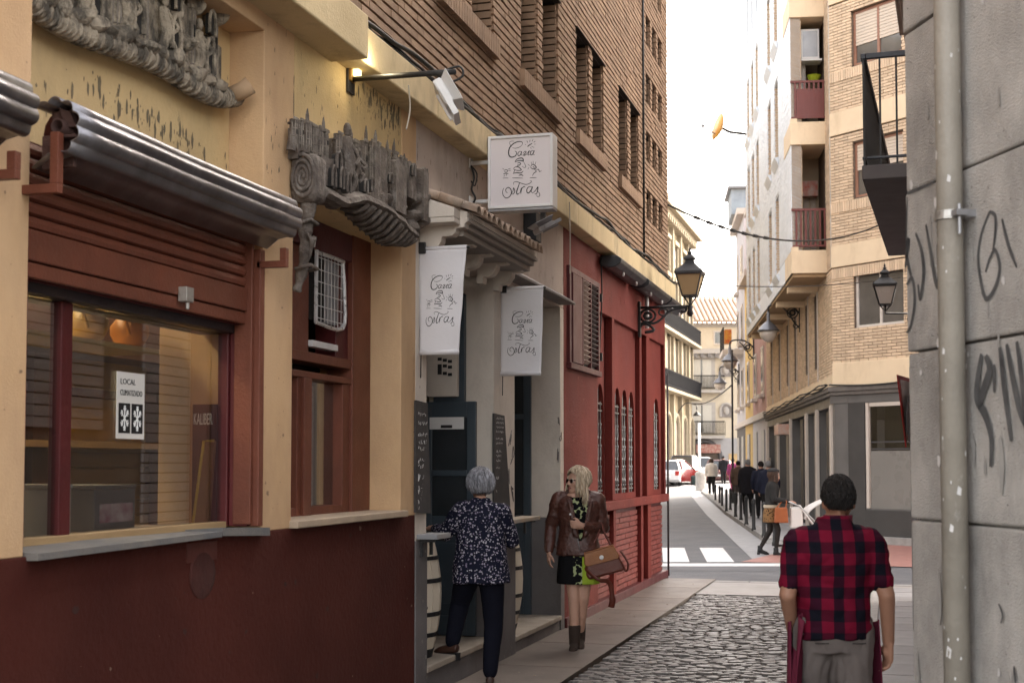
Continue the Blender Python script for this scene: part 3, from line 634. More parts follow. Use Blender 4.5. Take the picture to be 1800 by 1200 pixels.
for k in range(15):
    y = 4.62 + k*.112; z = zrope(min(y, 6.25)) + .03
    it.append(('wall', y, z, .16, .48-.006*k*k*.2, .05+.03*rr.random()))
    if k % 2 == 0: it.append(('tower', y+.03, z, .06, .42, .16))
    if k % 3 == 1: it.append(('arch', y, z+.06, .08, .17, .12)); it.append(('arch', y+.02, z+.26, .06, .12, .12))
    if k % 3 == 0: it.append(('fig', y+.06, z+.02, .10, .30, .10))
    it.append(('rock', y, z+.02, .13, .10, .14)); it.append(('rock', y+.05, z+rr.uniform(.15, .4), .09, .09, .12))
for y in (4.74, 4.86): it.append(('scroll', y, 3.76, .11, .13, .17))
for k in range(5): it.append(('tower', 5.98+k*.05, zrope(5.98+k*.05)+.04, .04, .30-.05*k, .13))
carve(rel, it, STONE, x0, 9)
# castle relief over the second window
cas = thing('castle_relief', 'grey carved castle relief with spires and a scroll on its left end', 'relief', (XW+.05, 7.7, 3.2))
xc = XW - .003
STONE2 = mat('carved_brown_stone', (.16, .132, .11), (.075, .06, .052), 14, .85, .9, 45, dirt=(.30, .27, .24), dirt_sc=13, dirt_amt=.45, dlo=.52, dhi=.62)
def yv(u, v, x=XW+.06): p = PX(u, v, x); return p.y, p.z
# curved ledge with shell ribs at its right end
led = [yv(u, v, XW+.16) for u, v in ((572, 347), (588, 354), (605, 364), (620, 362), (640, 358), (660, 366), (685, 378), (705, 396), (720, 412), (733, 422))]
Lp = spline([(XW+.14, y, z) for y, z in led], 5)
mb = MB()
for i, p in enumerate(Lp):
    f = i/(len(Lp)-1); q = .02*noise.noise(Vector((i*.35, 0, 3)))
    mb.v += [Vector((xc, p.y, p.z+.075)), Vector((xc+.13, p.y, p.z+.075+q*.3)), Vector((xc+.175+q, p.y, p.z+.05)), Vector((xc+.185+q, p.y, p.z+.02)), Vector((xc+.16+q, p.y, p.z)), Vector((xc, p.y, p.z+.02 - .13*max(0, math.sin((f-.42)/.58*math.pi))*(f > .42)))]
n = 6
for j in range(len(Lp)-1):
    for i in range(n): mb.f.append((j*n+i, j*n+(i+1) % n, (j+1)*n+(i+1) % n, (j+1)*n+i))
mb.f += [tuple(range(n)), tuple((len(Lp)-1)*n+k for k in range(n))]
mb.build('ledge', STONE2, cas, auto=30)
for k in range(13):
    i = int(len(Lp)*.46 + k*len(Lp)*.52/13); p = Lp[min(i, len(Lp)-1)]
    f = i/(len(Lp)-1); dz = .13*max(0, math.sin((f-.42)/.58*math.pi))
    MB().tube(spline([(xc+.01, p.y-.03, p.z+.01-dz), (xc+.10, p.y-.01, p.z-.03-dz*.45), (xc+.175, p.y+.02, p.z+.0)], 4), [.012]*4+[.016]*4+[.010], 7).build('shell_rib', STONE2, cas, True)
it = []
def P2(u, v, x=XW+.055): return yv(u, v, x)
for (u, vt, vb, w, kind, dp) in ((515, 210, 265, .05, 'tower', .2), (527, 212, 265, .045, 'tower', .2), (540, 217, 270, .05, 'tower', .2), (550, 222, 280, .06, 'tower', .16), (561, 225, 282, .05, 'tower', .18), (571, 231, 282, .05, 'tower', .18),
    (588, 236, 318, .055, 'tower', .26), (623, 250, 325, .07, 'tower', .16), (640, 248, 325, .05, 'tower', .18), (650, 249, 328, .05, 'tower', .22), (660, 253, 332, .05, 'tower', .22), (668, 262, 335, .06, 'tower', .18), (680, 266, 338, .05, 'tower', .2), (690, 270, 345, .05, 'tower', .24), (700, 277, 350, .05, 'tower', .22), (708, 281, 355, .05, 'tower', .2),
    (540, 191, 220, .026, 'spire', .2), (568, 206, 232, .024, 'spire', .2), (618, 226, 252, .03, 'spire', .18), (643, 221, 256, .026, 'spire', .2), (658, 229, 258, .03, 'spire', .22), (680, 246, 270, .026, 'spire', .2), (690, 250, 274, .026, 'spire', .22), (700, 243, 280, .02, 'spire', .1), (710, 270, 290, .024, 'spire', .2)):
    y, z1 = P2(u, vt); _, z0 = P2(u, vb); it.append((kind, y, z0, w, z1-z0, dp))
for (u, vt, vb, w, dp) in ((545, 240, 290, .34, .06), (560, 280, 330, .25, .13), (600, 255, 345, .22, .07), (632, 252, 335, .22, .06), (660, 262, 345, .22, .10), (690, 285, 375, .20, .12), (715, 288, 350, .16, .10), (732, 300, 390, .10, .13), (640, 330, 352, .5, .12), (560, 318, 335, .4, .12)):
    y, z1 = P2(u, vt); _, z0 = P2(u, vb); it.append(('wall', y, z0, w, z1-z0, dp))
for (u, v, w, h, dp) in ((558, 330, .05, .12, .16), (570, 333, .05, .12, .17), (582, 340, .05, .11, .17), (616, 340, .05, .08, .16), (628, 338, .04, .08, .16), (570, 300, .07, .10, .15), (623, 290, .05, .09, .09), (625, 322, .06, .08, .10), (712, 310, .05, .08, .12), (672, 322, .05, .06, .12)):
    y, z = P2(u, v); it.append(('arch', y, z, w, h, dp))
for (u, v, w, h, dp) in ((600, 335, .13, .40, .11), (612, 320, .10, .20, .12)):
    y, z = P2(u, v); it.append(('fig', y, z, w, h, dp))
for u, v in ((700, 360), (722, 380), (735, 390), (728, 350), (670, 350), (735, 350), (655, 345), (590, 350), (720, 400), (738, 325)):
    y, z = P2(u, v); it.append(('rock', y, z, .13, .10, .12))
carve(cas, it, STONE2, xc, 21)
# scroll volute on the left end, facing the street corner
sc = MB(); (ya, za) = yv(514, 302, XW+.08)
for k in range(60):
    pass
ctr = Vector((XW+.078, 6.83, za+.0))
MB().cbox((XW+.078, 6.925, ctr.z), (.165, .17, .27)).build('volute_block', STONE2, cas, bevel=.045, seg=4)
pts = []
for k in range(64):
    a = math.pi*.6 - k*.34; r = 1 - k/70; pts.append(Vector((ctr.x + math.cos(a)*.074*r, 6.838, ctr.z + math.sin(a)*.125*r)))
MB().tube(pts, .0115, 7).build('volute_scroll', STONE2, cas, True)
# hanging carved bracket below the scroll
hp = spline([(XW+.08, 6.92, za-.12), (XW+.075, 6.92, za-.22), (XW+.06, 6.92, za-.30), (XW+.065, 6.92, za-.38), (XW+.05, 6.92, za-.48), (XW+.03, 6.92, za-.56), (XW+.01, 6.92, za-.62)], 5)
hr = [.044-.0006*i + .006*math.sin(i*.9) for i in range(len(hp))]; hr[-1] = .02
MB().tube(hp, hr, 10, True, .8).build('hanging_bracket', STONE2, cas, True)
for dz in (.25, .50): MB().tube([(XW+.02, 6.875, za-dz), (XW+.115, 6.88, za-dz+.02), (XW+.115, 6.97, za-dz+.01), (XW+.02, 6.98, za-dz)], .011, 6).build('bracket_band', STONE2, cas, True)
lf = MB()
for k in range(5): lf.tube(spline([(XW+.09, 6.875+.02*k, za-.30-.01*k), (XW+.11, 6.89+.015*k, za-.36+.01*k), (XW+.07, 6.92, za-.46)], 3), .008, 5)
lf.build('carved_leaf', STONE2, cas, True)
# ================================================================== OYSTER BAR FRONT (white)
bar = thing('oyster_bar_front', 'dirty white bar front with grey base and two deep doorways', 'shop front', (XW, 11.2, 0))
y0, y1, y2, y3, y4, y5 = 8.932, 9.17, 10.88, 11.54, 13.27, 13.42
wall('pier', WHITE, [(-3.75, XW, y0, y1, 1.15, 3.25)], bar); wall('pier', WHITE, [(-3.72, XW, y2, y3, 1.15, 3.25)], bar); wall('pier', WHITE, [(-3.55, XW, y4, y5, 1.15, 3.25)], bar)
wall('base', GREYB, [(-3.75, XW+.008, y0, y1+.004, -.1, 1.15)], bar); wall('base', GREYB, [(-3.73, XW+.008, y2-.004, y3+.004, -.1, 1.15)], bar); wall('base', GREYB, [(-3.55, XW+.006, y4-.004, y5, -.1, 1.15)], bar)
wall('upper_wall', mat('stained_cream_plaster', (.50, .42, .36), (.43, .36, .31), 2, .85, .2, 50, dirt=(.2, .16, .13), dirt_sc=2.4, dirt_amt=.6, stain=(.09, .07, .06)), [(-3.75, XW-.001, y0, y5, 3.25, 4.09)], bar)
wall('fascia', FASC, [(-3.75, -2.99, y0-.002, y5-.002, 4.085, 4.31)], bar, .01)
# vestibules
wall('vestibule_wall', WHITE, [(-4.9, -3.76, y2, y2+.12, .18, 3.25), (-4.9, -3.76, y0, y1, .18, 3.25), (-4.9, -3.76, y4, y4+.1, .18, 3.25), (-4.9, -3.76, y3-.1, y3, .18, 3.25)], bar)
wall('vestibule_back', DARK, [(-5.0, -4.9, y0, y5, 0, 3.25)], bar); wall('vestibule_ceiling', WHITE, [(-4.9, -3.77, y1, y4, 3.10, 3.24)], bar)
for (a, b, h) in ((y1, y2, .26), (y3, y4, .185)):
    st = MB().box(-4.9, XW+.015, a, b, h-.045, h).build('doorstep', STEP, bar, bevel=.008); MB().box(-4.9, XW-.01, a, b, -.1, h-.05).build('riser', GREYB, st)
# door leaves swung open against the far jambs, facing the camera
def leaf(y, xl, xr, z0, z1, label, glazed=True):
    t = thing('door_leaf', label, 'door', ((xl+xr)/2, y, z0), 0, 'open slate blue bar doors'); w_ = xr - xl
    st = .075
    fr = MB(); d = .045
    fr.box(xl, xl+st, y-d, y, z0, z1).box(xr-st, xr, y-d, y, z0, z1).box(xl+st, xr-st, y-d, y, z1-.13, z1).box(xl+st, xr-st, y-d, y, z0, z0+.16).box(xl+st, xr-st, y-d, y, z0+.86, z0+.98).box(xl+st, xr-st, y-d, y, z1-.62, z1-.57)
    f = fr.build('stiles_and_rails', BLUE, t, bevel=.005)
    MB().box(xl+st, xr-st, y-d*.6, y-d*.5, z0+.98, z1-.13).build('glass', mat('dark_door_glass', (.018, .024, .028), (.03, .035, .04), 2, .15, 0, spec=.8), t)
    MB().box(xl+st, xr-st, y-d*.7, y-d*.3, z0+.16, z0+.86).build('lower_panel', BLUE, t)
    MB().box(xl+st+.06, xr-st-.06, y-d*1.0, y-d*.7, z0+.26, z0+.76).build('raised_panel', BLUE, t, bevel=.015)
    return t
xl, xr = PY(752, 800, y2-.02).x, PY(838, 800, y2-.02).x
l1 = leaf(y2-.012, xl-.03, xr, .27, 2.2, 'slate blue door leaf behind the grey haired woman with a letter plate')
MB().box(xl+.03, xr-.10, y2-.065, y2-.055, 1.97, 2.07).build('white_plate', WMET, l1); MB().box(xl+.13, xr-.20, y2-.070, y2-.064, 1.98, 2.005).build('plate_lettering', INK, l1)
xl2, xr2 = PY(900, 800, y4).x, PY(935, 800, y4).x
l2 = leaf(y4-.012, xl2-.25, xr2, .19, 2.75, 'tall slate blue door leaf beside the striped second barrel')
wall('door_frame', BLUE, [(PY(802, 600, y2).x, PY(820, 600, y2).x, y2-.06, y2-.002, 2.2, 3.1), (-3.66, -3.40, y2-.055, y2-.003, 2.2, 2.27)], bar, .004)
wall('door_frame', BLUE, [(xl2-.3, xr2+.02, y4-.058, y4-.003, 2.75, 3.0), (-3.6, XW-.15, y3+.003, y3+.05, .19, 3.1)], bar, .004)
# electric cabinet on the jamb
ec = thing('meter_cabinet', 'pale meter cabinet with small black windows above the blue door', 'cabinet', (-3.55, y2-.1, 2.2))
xa, xb = PY(750, 650, y2-.12).x, PY(803, 650, y2-.12).x
MB().box(xa, xb, y2-.12, y2-.005, 2.24, 2.75).build('box', WHITE, ec, bevel=.006)
for (uu, vv, w_, h_) in ((773, 631, .035, .025), (782, 633, .035, .025), (791, 635, .035, .025), (773, 649, .035, .085), (782, 643, .035, .025), (791, 645, .035, .025), (782, 656, .035, .025), (791, 658, .035, .025)):
    p = PY(uu, vv, y2-.121); MB().box(p.x-w_/2, p.x+w_/2, y2-.125, y2-.119, p.z-h_/2, p.z+h_/2).build('meter_window', INK, ec)
# ledges to stand a glass on
for (a, b, z, lab) in ((y0+.03, y1+.10, 1.16, 'narrow grey drinks ledge on the first white pier'), (y2-.06, y3+.32, 1.185, 'wooden edged drinks ledge on the pier beside the second barrel')):
    t = thing('drinks_ledge', lab, 'shelf', (XW, (a+b)/2, z), 0, 'drinks ledges on the bar front')
    MB().box(XW-.02, XW+.15, a, b, z, z+.035).build('board', mat('slate_ledge', (.22, .23, .25), (.3, .29, .28), 5, .5, .1) if z < 1.17 else mat('worn_wood_ledge', (.45, .34, .22), (.3, .28, .26), 5, .5, .1), t, bevel=.005)
    for yy in (a+.04, b-.06): MB().box(XW+.009, XW+.12, yy, yy+.02, z-.02, z-.001).box(XW+.009, XW+.03, yy+.001, yy+.019, z-.12, z-.021).build('bracket', IRON, t)
# barrels
BAR_W = mat('cream_barrel_paint', (.72, .64, .52), (.62, .54, .43), 3, .55, .1, 40, stretch=(1, 1, .2), dirt=(.25, .2, .15), dirt_amt=.4)
def barrel(c, lab):
    t = thing('wine_barrel', lab, 'barrel', c, 0, 'painted barrels in the bar doorways'); H = .92; n = 18
    prof = lambda f: .225 + .075*math.sin(math.pi*min(max(f, 0), 1))**.9
    for k in range(n):
        a0, a1 = 2*math.pi*(k+.03)/n, 2*math.pi*(k+.97)/n; V = []
        for j in range(9):
            f = j/8; r = prof(f)
            for a in (a0, a1): V.append(Vector(c) + Vector((math.cos(a)*r, math.sin(a)*r, f*H)))
        for j in range(9):
            f = j/8; r = prof(f)-.02
            for a in (a0, a1): V.append(Vector(c) + Vector((math.cos(a)*r, math.sin(a)*r, f*H)))
        F = [(2*j, 2*j+1, 2*j+3, 2*j+2) for j in range(8)] + [(2*j, 2*j+2, 20+2*j, 18+2*j) for j in range(8)] + [(2*j+1, 19+2*j, 21+2*j, 2*j+3) for j in range(8)] + [(16, 17, 35, 34)]
        MB().add(V, F).build('stave', BAR_W, t)
    MB().lathe([(.2, H-.03), (.2, H-.02)], c, 18).build('head', BAR_W, t)
    for f0, f1 in ((.0, .07), (.17, .205), (.335, .37), (.60, .635), (.78, .81), (.93, 1.0)):
        MB().lathe([(prof(f0)-.01, f0*H), (prof(f0)+.005, f0*H), (prof(f1)+.005, f1*H), (prof(f1)-.01, f1*H)], c, 28).build('hoop', INK, t, False)
    # small printed crest
    cr_ = MB(); a = R(-52)
    for (da, z, s) in ((0, .50, .03), (.06, .46, .025), (-.05, .45, .022), (0, .38, .045), (.08, .36, .02), (-.09, .37, .02), (0, .32, .03)):
        r = .302; p = Vector(c) + Vector((math.cos(a+da)*r, math.sin(a+da)*r, z))
        cr_.tube([p + Vector((-.3*s, .2*s, -.6*s)), p + Vector((.5*s, .4*s, .2*s)), p + Vector((-.2*s, -.1*s, .7*s))], .006, 4)
    cr_.build('printed_crest', mat('faded_print', (.22, .19, .16), None, 4, .7, 0), t)
    return t
barrel((-3.50, 9.62, .26), 'cream barrel with black hoops on the doorstep beside the grey haired woman')
barrel((-3.48, y3+.36, .185), 'cream barrel with black hoops between second chalkboard pier and tall blue door')
# chalkboards
CHK = mat('chalk_dust', (.62, .60, .58), (.4, .38, .37), 30, .9, 0)
BLK = mat('blackboard', (.030, .027, .027), (.055, .05, .048), 5, .8, .1, 30, dirt=(.10, .09, .09), dirt_sc=3, dirt_amt=.5)
def chalk(u0, u1, v0, v1, v1b, lab, sc, lines, skew):
    (ya, za), (yb, _) = yz(u0, v0, XW+.02), yz(u1, v0, XW+.02); _, zb = yz(u0, v1, XW+.02); _, zc = yz(u1, v1b, XW+.02)
    t = thing('chalkboard', lab, 'chalkboard', (XW, (ya+yb)/2, zb), 0, 'chalkboards on the bar piers')
    MB().add([(XW+.003, ya, zb), (XW+.003, yb+skew, zc), (XW+.003, yb, za-.01), (XW+.003, ya, za), (XW+.02, ya, zb), (XW+.02+skew, yb+skew, zc), (XW+.02, yb, za-.01), (XW+.02, ya, za)],
        [(3,2,1,0), (4,5,6,7), (0,1,5,4), (1,2,6,5), (2,3,7,6), (3,0,4,7)]).build('board', BLK, t)
    rnd = random.Random(int(u0)); m_ = MB()
    for (f, s) in lines:
        z = za + (zb-za)*f; y = ya + (yb-ya)*.15
        while y < ya + (yb-ya)*.85:
            pts = [(XW+.0225, y + (yb-ya)*a*.12*s, z + b*.02*s) for a, b in [(rnd.uniform(0, 1), rnd.uniform(-1, 1)) for _ in range(4)]]
            m_.tube(pts, .0022*s, 4); y += (yb-ya)*.17*s
    m_.build('chalk_writing', CHK, t)['kind'] = 'stuff'
chalk(732, 752, 703, 900, 902, 'tall chalkboard strip on the first white pier above the counter ledge', 1, [(.12, .7), (.2, .8), (.3, .8), (.37, .9), (.43, .9), (.54, 1), (.59, 1), (.68, 1.6), (.78, 1.3), (.82, 1.3), (.9, 1.2), (.95, 1.2)], .02)
chalk(869, 887, 726, 885, 892, 'tall faded chalkboard strip on the pier between the doorways', 1, [(.05, .5), (.1, .5), (.15, .5), (.2, .5), (.28, .5), (.33, .5), (.42, .6), (.47, .6), (.52, .6), (.6, .6), (.72, .9), (.86, .9)], .04)
# tiled canopy
can = thing('tiled_canopy', 'small tiled canopy on white stepped corbels above the first doorway', 'canopy', (XW, 9.95, 3.2))
ca, cb = 9.0, 10.95; xf = -2.80
prof = [(0, 0), (.05, .0), (.055, .05), (.10, .055), (.13, .07), (.16, .11), (.165, .145), (.24, .15), (.265, .17), (.27, .2), (.33, .205), (.335, .235), (.35, .24), (.35, .31), (0, .40)]
MB().prism(prof, (XW, ca, 3.12), (1, 0, 0), (0, 0, 1), (0, .10, 0)).build('corbel', WHITE, can, bevel=.004)
for k in range(1, 5): MB().prism(prof[:9] + [(.265, .2), (0, .2)], (XW, ca + k*(cb-ca-.10)/4, 3.12), (1, 0, 0), (0, 0, 1), (0, .11, 0)).build('corbel', WHITE, can, bevel=.004)
MB().box(XW, xf-.02, ca+.002, cb, 3.325, 3.36).box(XW, xf+.01, ca+.004, cb+.004, 3.362, 3.39).box(XW, xf-.055, ca+.102, cb-.002, 3.28, 3.322).build('soffit_board', mat('weathered_moulding', (.33, .29, .26), (.26, .23, .2), 4, .8, .2, stretch=(1, .2, 1)), can, bevel=.004)
MB().prism([(0, 3.40), (.35, 3.40), (.35, 3.435), (0, 3.56)], (XW, ca+.1, 0), (1, 0, 0), (0, 0, 1), (0, cb-ca-.1, 0)).build('roof_bed', WHITE, can)
TILE = mat('old_clay_tile', (.34, .23, .16), (.24, .19, .15), 5, .85, .3, 60, isl=.25, dirt=(.42, .38, .32), dirt_sc=6, dirt_amt=.5)
tl = MB(); n = 7; nt_ = 14; pitch = (cb-ca)/nt_
V = []
for f, r in ((0, .052), (1, .062)):
    for k in range(n+1):
        a = math.pi*k/n; V.append((f*.42, math.cos(a)*r, math.sin(a)*r + (1-f)*.155))
for f, r in ((0, .036), (1, .046)):
    for k in range(n+1):
        a = math.pi*k/n; V.append((f*.42, math.cos(a)*r, math.sin(a)*r + (1-f)*.155))
m1 = n+1
tl.add(V, [(k, k+1, m1+k+1, m1+k) for k in range(n)] + [(2*m1+k, 3*m1+k, 3*m1+k+1, 2*m1+k+1) for k in range(n)] + [(m1+k, m1+k+1, 3*m1+k+1, 3*m1+k) for k in range(n)] + [(k, 2*m1+k, 2*m1+k+1, k+1) for k in range(n)])
tme = tl.mesh('roof_tile', TILE, True)
for k in range(nt_): mesh_obj('roof_tile', tme, None, can, Matrix.Translation((XW+random.uniform(-.008, .008), ca+.05+k*pitch, 3.425+random.uniform(-.005, .005))))
MB().tube([(XW+.0, ca-.12, 3.59), (XW+.18, ca-.10, 3.53)], .03, 8).tube([(XW+.18, ca-.1, 3.53), (XW+.33, ca-.06, 3.475)], .034, 8).build('verge_tile', TILE, can, True)
MB().box(XW, XW+.30, ca-.14, ca-.002, 3.34, 3.375).prism([(0, 3.378), (.30, 3.378), (.30, 3.44), (0, 3.55)], (XW, ca-.14, 0), (1, 0, 0), (0, 0, 1), (0, .135, 0)).build('end_block', WHITE, can, bevel=.004)
cw = MB().prism([(0, 0), (.16, 0), (.16, .02), (0, .12)], (XW, cb+.02, 3.27), (1, 0, 0), (0, 0, 1), (0, 2.3, 0)); cw.build('lead_flashing', mat('dull_lead', (.13, .12, .12), (.2, .18, .17), 4, .6, .1), can)
# ------------------------------------------------------------------ logo: "Caza Ostras" in brush script with a running cook and an oyster
LOGO = [
 ([(590,250),(575,220),(520,215),(450,240),(395,290),(375,350),(378,405),(405,438),(445,440),(485,420),(497,375),(470,352)], 13),
 ([(430,300),(480,312),(550,295),(592,250)], 6), ([(385,215),(420,200),(460,205)], 5), ([(385,215),(400,260),(420,285)], 5),
 ([(575,370),(545,362),(520,385),(520,420),(545,425),(572,385),(575,365),(568,410),(590,425)], 9),
 ([(595,395),(625,368),(645,378),(612,415),(608,428),(640,420),(665,395)], 9),
 ([(665,395),(690,365),(672,425),(700,420)], 8), ([(690,365),(712,372)], 8),
 ([(768,372),(738,362),(712,388),(712,420),(735,425),(764,385),(768,365),(752,412),(775,430)], 9),
 ([(665,300),(690,280),(738,252)], 11), ([(700,232),(705,200)], 6), ([(670,240),(655,208)], 6), ([(735,225),(752,195)], 6), ([(760,240),(788,225)], 6), ([(770,268),(790,270)], 5), ([(640,270),(628,262)], 5), ([(725,300),(770,318)], 5), ([(710,310),(725,335)], 5),
 ([(470,515),(500,480),(545,465),(590,470),(600,512),(560,500),(510,505),(475,520)], 16),
 ([(510,540),(540,530),(560,550),(535,572),(515,560)], 13), ([(600,512),(625,560),(640,600),(615,610),(580,590)], 8),
 ([(450,610),(490,590),(530,600),(570,640),(540,650),(480,640),(445,620)], 13), ([(440,690),(500,680),(560,690),(600,660)], 15), ([(530,725),(570,715),(600,735)], 13), ([(470,640),(450,680)], 9), ([(500,600),(520,560)], 8), ([(430,755),(510,760),(595,768)], 9),
 ([(300,640),(330,625),(360,640),(340,665),(305,655)], 9), ([(365,620),(405,610)], 7), ([(370,640),(410,640)], 7), ([(290,690),(330,680),(370,690)], 11), ([(310,700),(300,735)], 7), ([(345,690),(335,720)], 7), ([(280,752),(330,750),(370,754)], 7), ([(280,600),(300,620)], 6),
 ([(715,600),(740,570),(775,585),(800,620),(770,640),(730,630),(712,605)], 14), ([(735,575),(720,530)], 6), ([(755,570),(752,520)], 6), ([(780,580),(795,530)], 6), ([(700,590),(670,560)], 6), ([(745,600),(775,625)], 10), ([(770,640),(800,680),(765,700),(740,740)], 12), ([(800,655),(835,650),(850,685),(880,670)], 11), ([(690,610),(670,640)], 6), ([(700,770),(760,768),(805,772)], 9),
 ([(300,900),(280,950),(290,1010),(330,1050),(380,1040),(415,990),(410,930),(370,895),(330,920),(335,960),(360,975)], 10),
 ([(415,990),(440,960),(450,905),(470,960),(440,1000),(420,985)], 9), ([(455,860),(450,825),(500,815),(560,840),(640,865),(700,850),(730,820),(700,812)], 7),
 ([(545,830),(520,900),(498,970),(510,1005),(545,985)], 12), ([(550,985),(575,910),(562,1000)], 10), ([(575,925),(610,895),(630,905)], 9),
 ([(735,905),(690,900),(655,940),(660,985),(690,990),(735,930),(738,905),(722,970),(745,1000)], 11),
 ([(745,1000),(790,960),(825,910),(818,975),(800,1015),(775,1010)], 10), ([(818,975),(850,1010),(850,1050),(815,1055),(805,1030)], 7)]
def logo(par, P, scale, off, m):
    """P maps (a right, b up) in metres on the sign to a world point; ink ribbons 0.6 mm thick"""
    mb = MB()
    for pts, wd in LOGO:
        pts = [(p[0], p[1], 0) for p in pts]; q = spline(pts, 4); n = len(q)
        w2 = [wd*(.70 if q[0].y < 460 or q[0].y > 790 else .5)*scale*(.45+.55*math.sin(math.pi*min(1, (i+.6)/n))) for i in range(n)]
        V = []
        for i, p in enumerate(q):
            t = (q[min(i+1, n-1)] - q[max(i-1, 0)]); t = t.normalized() if t.length > 0 else Vector((1, 0, 0))
            nn = Vector((-t.y, t.x, 0))
            for s in (-1, 1):
                a = p.x*scale + off[0] + nn.x*w2[i]*s; b = -p.y*scale + off[1] - nn.y*w2[i]*s
                V.append(P(a, b))
        mb.add(V, [(2*i, 2*i+1, 2*i+3, 2*i+2) for i in range(n-1)])
    o = mb.build('lettering', m, par); o['kind'] = 'stuff'; return o
SIGNW = mat('sign_acrylic', (.66, .61, .61), (.62, .57, .58), 2, .35, 0)
sg = thing('projecting_sign', 'square white projecting sign with Caza Ostras script and black cook drawing', 'sign', (-2.72, 10.15, 3.6))
ys = 10.15; tl_, br_ = PY(858, 241, ys), PY(972, 362, ys); xs0, xs1, zs0, zs1 = tl_.x, br_.x, br_.z, tl_.z
bf = MB(); fw = .022
bf.box(xs0, xs0+fw, ys-.012, ys+.15, zs0, zs1).box(xs1-fw, xs1, ys-.012, ys+.15, zs0, zs1).box(xs0+fw, xs1-fw, ys-.012, ys+.15, zs0, zs0+fw).box(xs0+fw, xs1-fw, ys-.012, ys+.15, zs1-fw, zs1)
bf.build('frame', WMET, sg, bevel=.004); MB().box(xs0+fw, xs1-fw, ys+.003, ys+.13, zs0+fw, zs1-fw).build('panel', SIGNW, sg)
sw = xs1 - xs0
logo(sg, lambda a, b: (xs0 + a, ys+.0015, zs1 + b), sw/1000, (-.055*sw, .115*sw), INK)
for zz in (3.82+.23, 3.74): 
    MB().tube([(XW, ys+.06, zz), (xs0+.002, ys+.06, zz)], .017, 10).build('arm', WMET, sg, True); MB().box(XW, XW+.012, ys+.02, ys+.10, zz-.045, zz+.045).build('wall_plate', WMET, sg, bevel=.003)
cab = MB().tube(spline([(XW+.02, ys+.02, 4.02), (XW+.05, ys, 3.92), (XW+.03, ys, 3.83), (XW+.06, ys, 3.76), (XW+.04, ys, 3.70), (XW+.1, ys, 3.645), (xs0+.1, ys+.05, zs0-.008), (xs1-.05, ys+.07, zs0-.01)], 5), .008, 6)
cab.tube(spline([(XW+.02, ys+.03, 4.02), (XW+.07, ys+.01, 3.95), (XW+.05, ys+.02, 3.86), (XW+.02, ys+.02, 3.9)], 4), .006, 5).build('supply_cable', RUB, sg, True)
MB().box(xs0, xs1, ys+.0, ys+.14, zs0-.02, zs0-.003).build('drip_rail', GREYM, sg)
# banners
CLOTH = mat('banner_cloth', (.68, .66, .67), (.63, .61, .63), 2, .8, .12, 30)
def banner(yb, u0, u1, u0b, u1b, v0, v1, lab, ph):
    A, B = PY(u0, v0, yb), PY(u1, v0, yb); C_, D = PY(u0b, v1, yb), PY(u1b, v1-2, yb)
    t = thing('hanging_banner', lab, 'banner', (A.x, yb, C_.z), 0, 'white cloth banners of the bar'); w_ = B.x - A.x; h_ = A.z - C_.z
    def S(f, g): return Vector((A.x + (B.x-A.x)*f*(1-g) + ((C_.x-A.x) + (D.x-C_.x)*f)*g, yb + .018*math.sin(f*5+ph+g*3)*g*(1-.3*g) + .006*math.sin(g*14+ph)*f, A.z + (C_.z-A.z)*g))
    o = MB().grid(S, 14, 30).build('cloth', CLOTH, t, True); sm = o.modifiers.new('s', 'SOLIDIFY'); sm.thickness = .003
    logo(t, lambda a, b: tuple(S(min(max(a/w_, 0), 1), min(max(-b/h_, 0), 1)) + Vector((0, -.0035, 0))), w_*.00118, (-.16*w_, -h_*.135), INK)
    MB().tube([Vector((XW, yb+.008, A.z+.006)), (B.x+.02, yb+.008, A.z+.006)], .010, 8).build('top_pole', IRON, t, True)
    MB().box(XW, XW+.05, yb-.02, yb+.03, A.z-.03, A.z+.05).build('pole_bracket', IRON, t, bevel=.004)
    MB().tube([S(0, 0)+Vector((0, .006, .006)), S(1, 0)+Vector((0, .006, .006))], .016, 10).build('top_hem', CLOTH, t, True)
    MB().tube([S(0, 1)+Vector((0, .002, .02)), S(1, 1)+Vector((0, .002, .02))], .016, 10).build('bottom_hem', CLOTH, t, True)
    MB().tube(spline([(XW+.03, yb+.01, A.z-.03), (XW+.012, yb+.01, A.z-.3), (XW+.014, yb+.01, A.z-.6), (XW+.01, yb+.01, A.z-.9)], 4), .004, 5).build('cord', IRON, t)
banner(9.0, 735, 820, 738, 805, 439, 624, 'white cloth banner with script lettering hung before the canopy corbel', .5)
banner(11.1, 880, 955, 881, 951, 509, 661, 'white cloth banner with script lettering on the pier right of the canopy', 2.2)
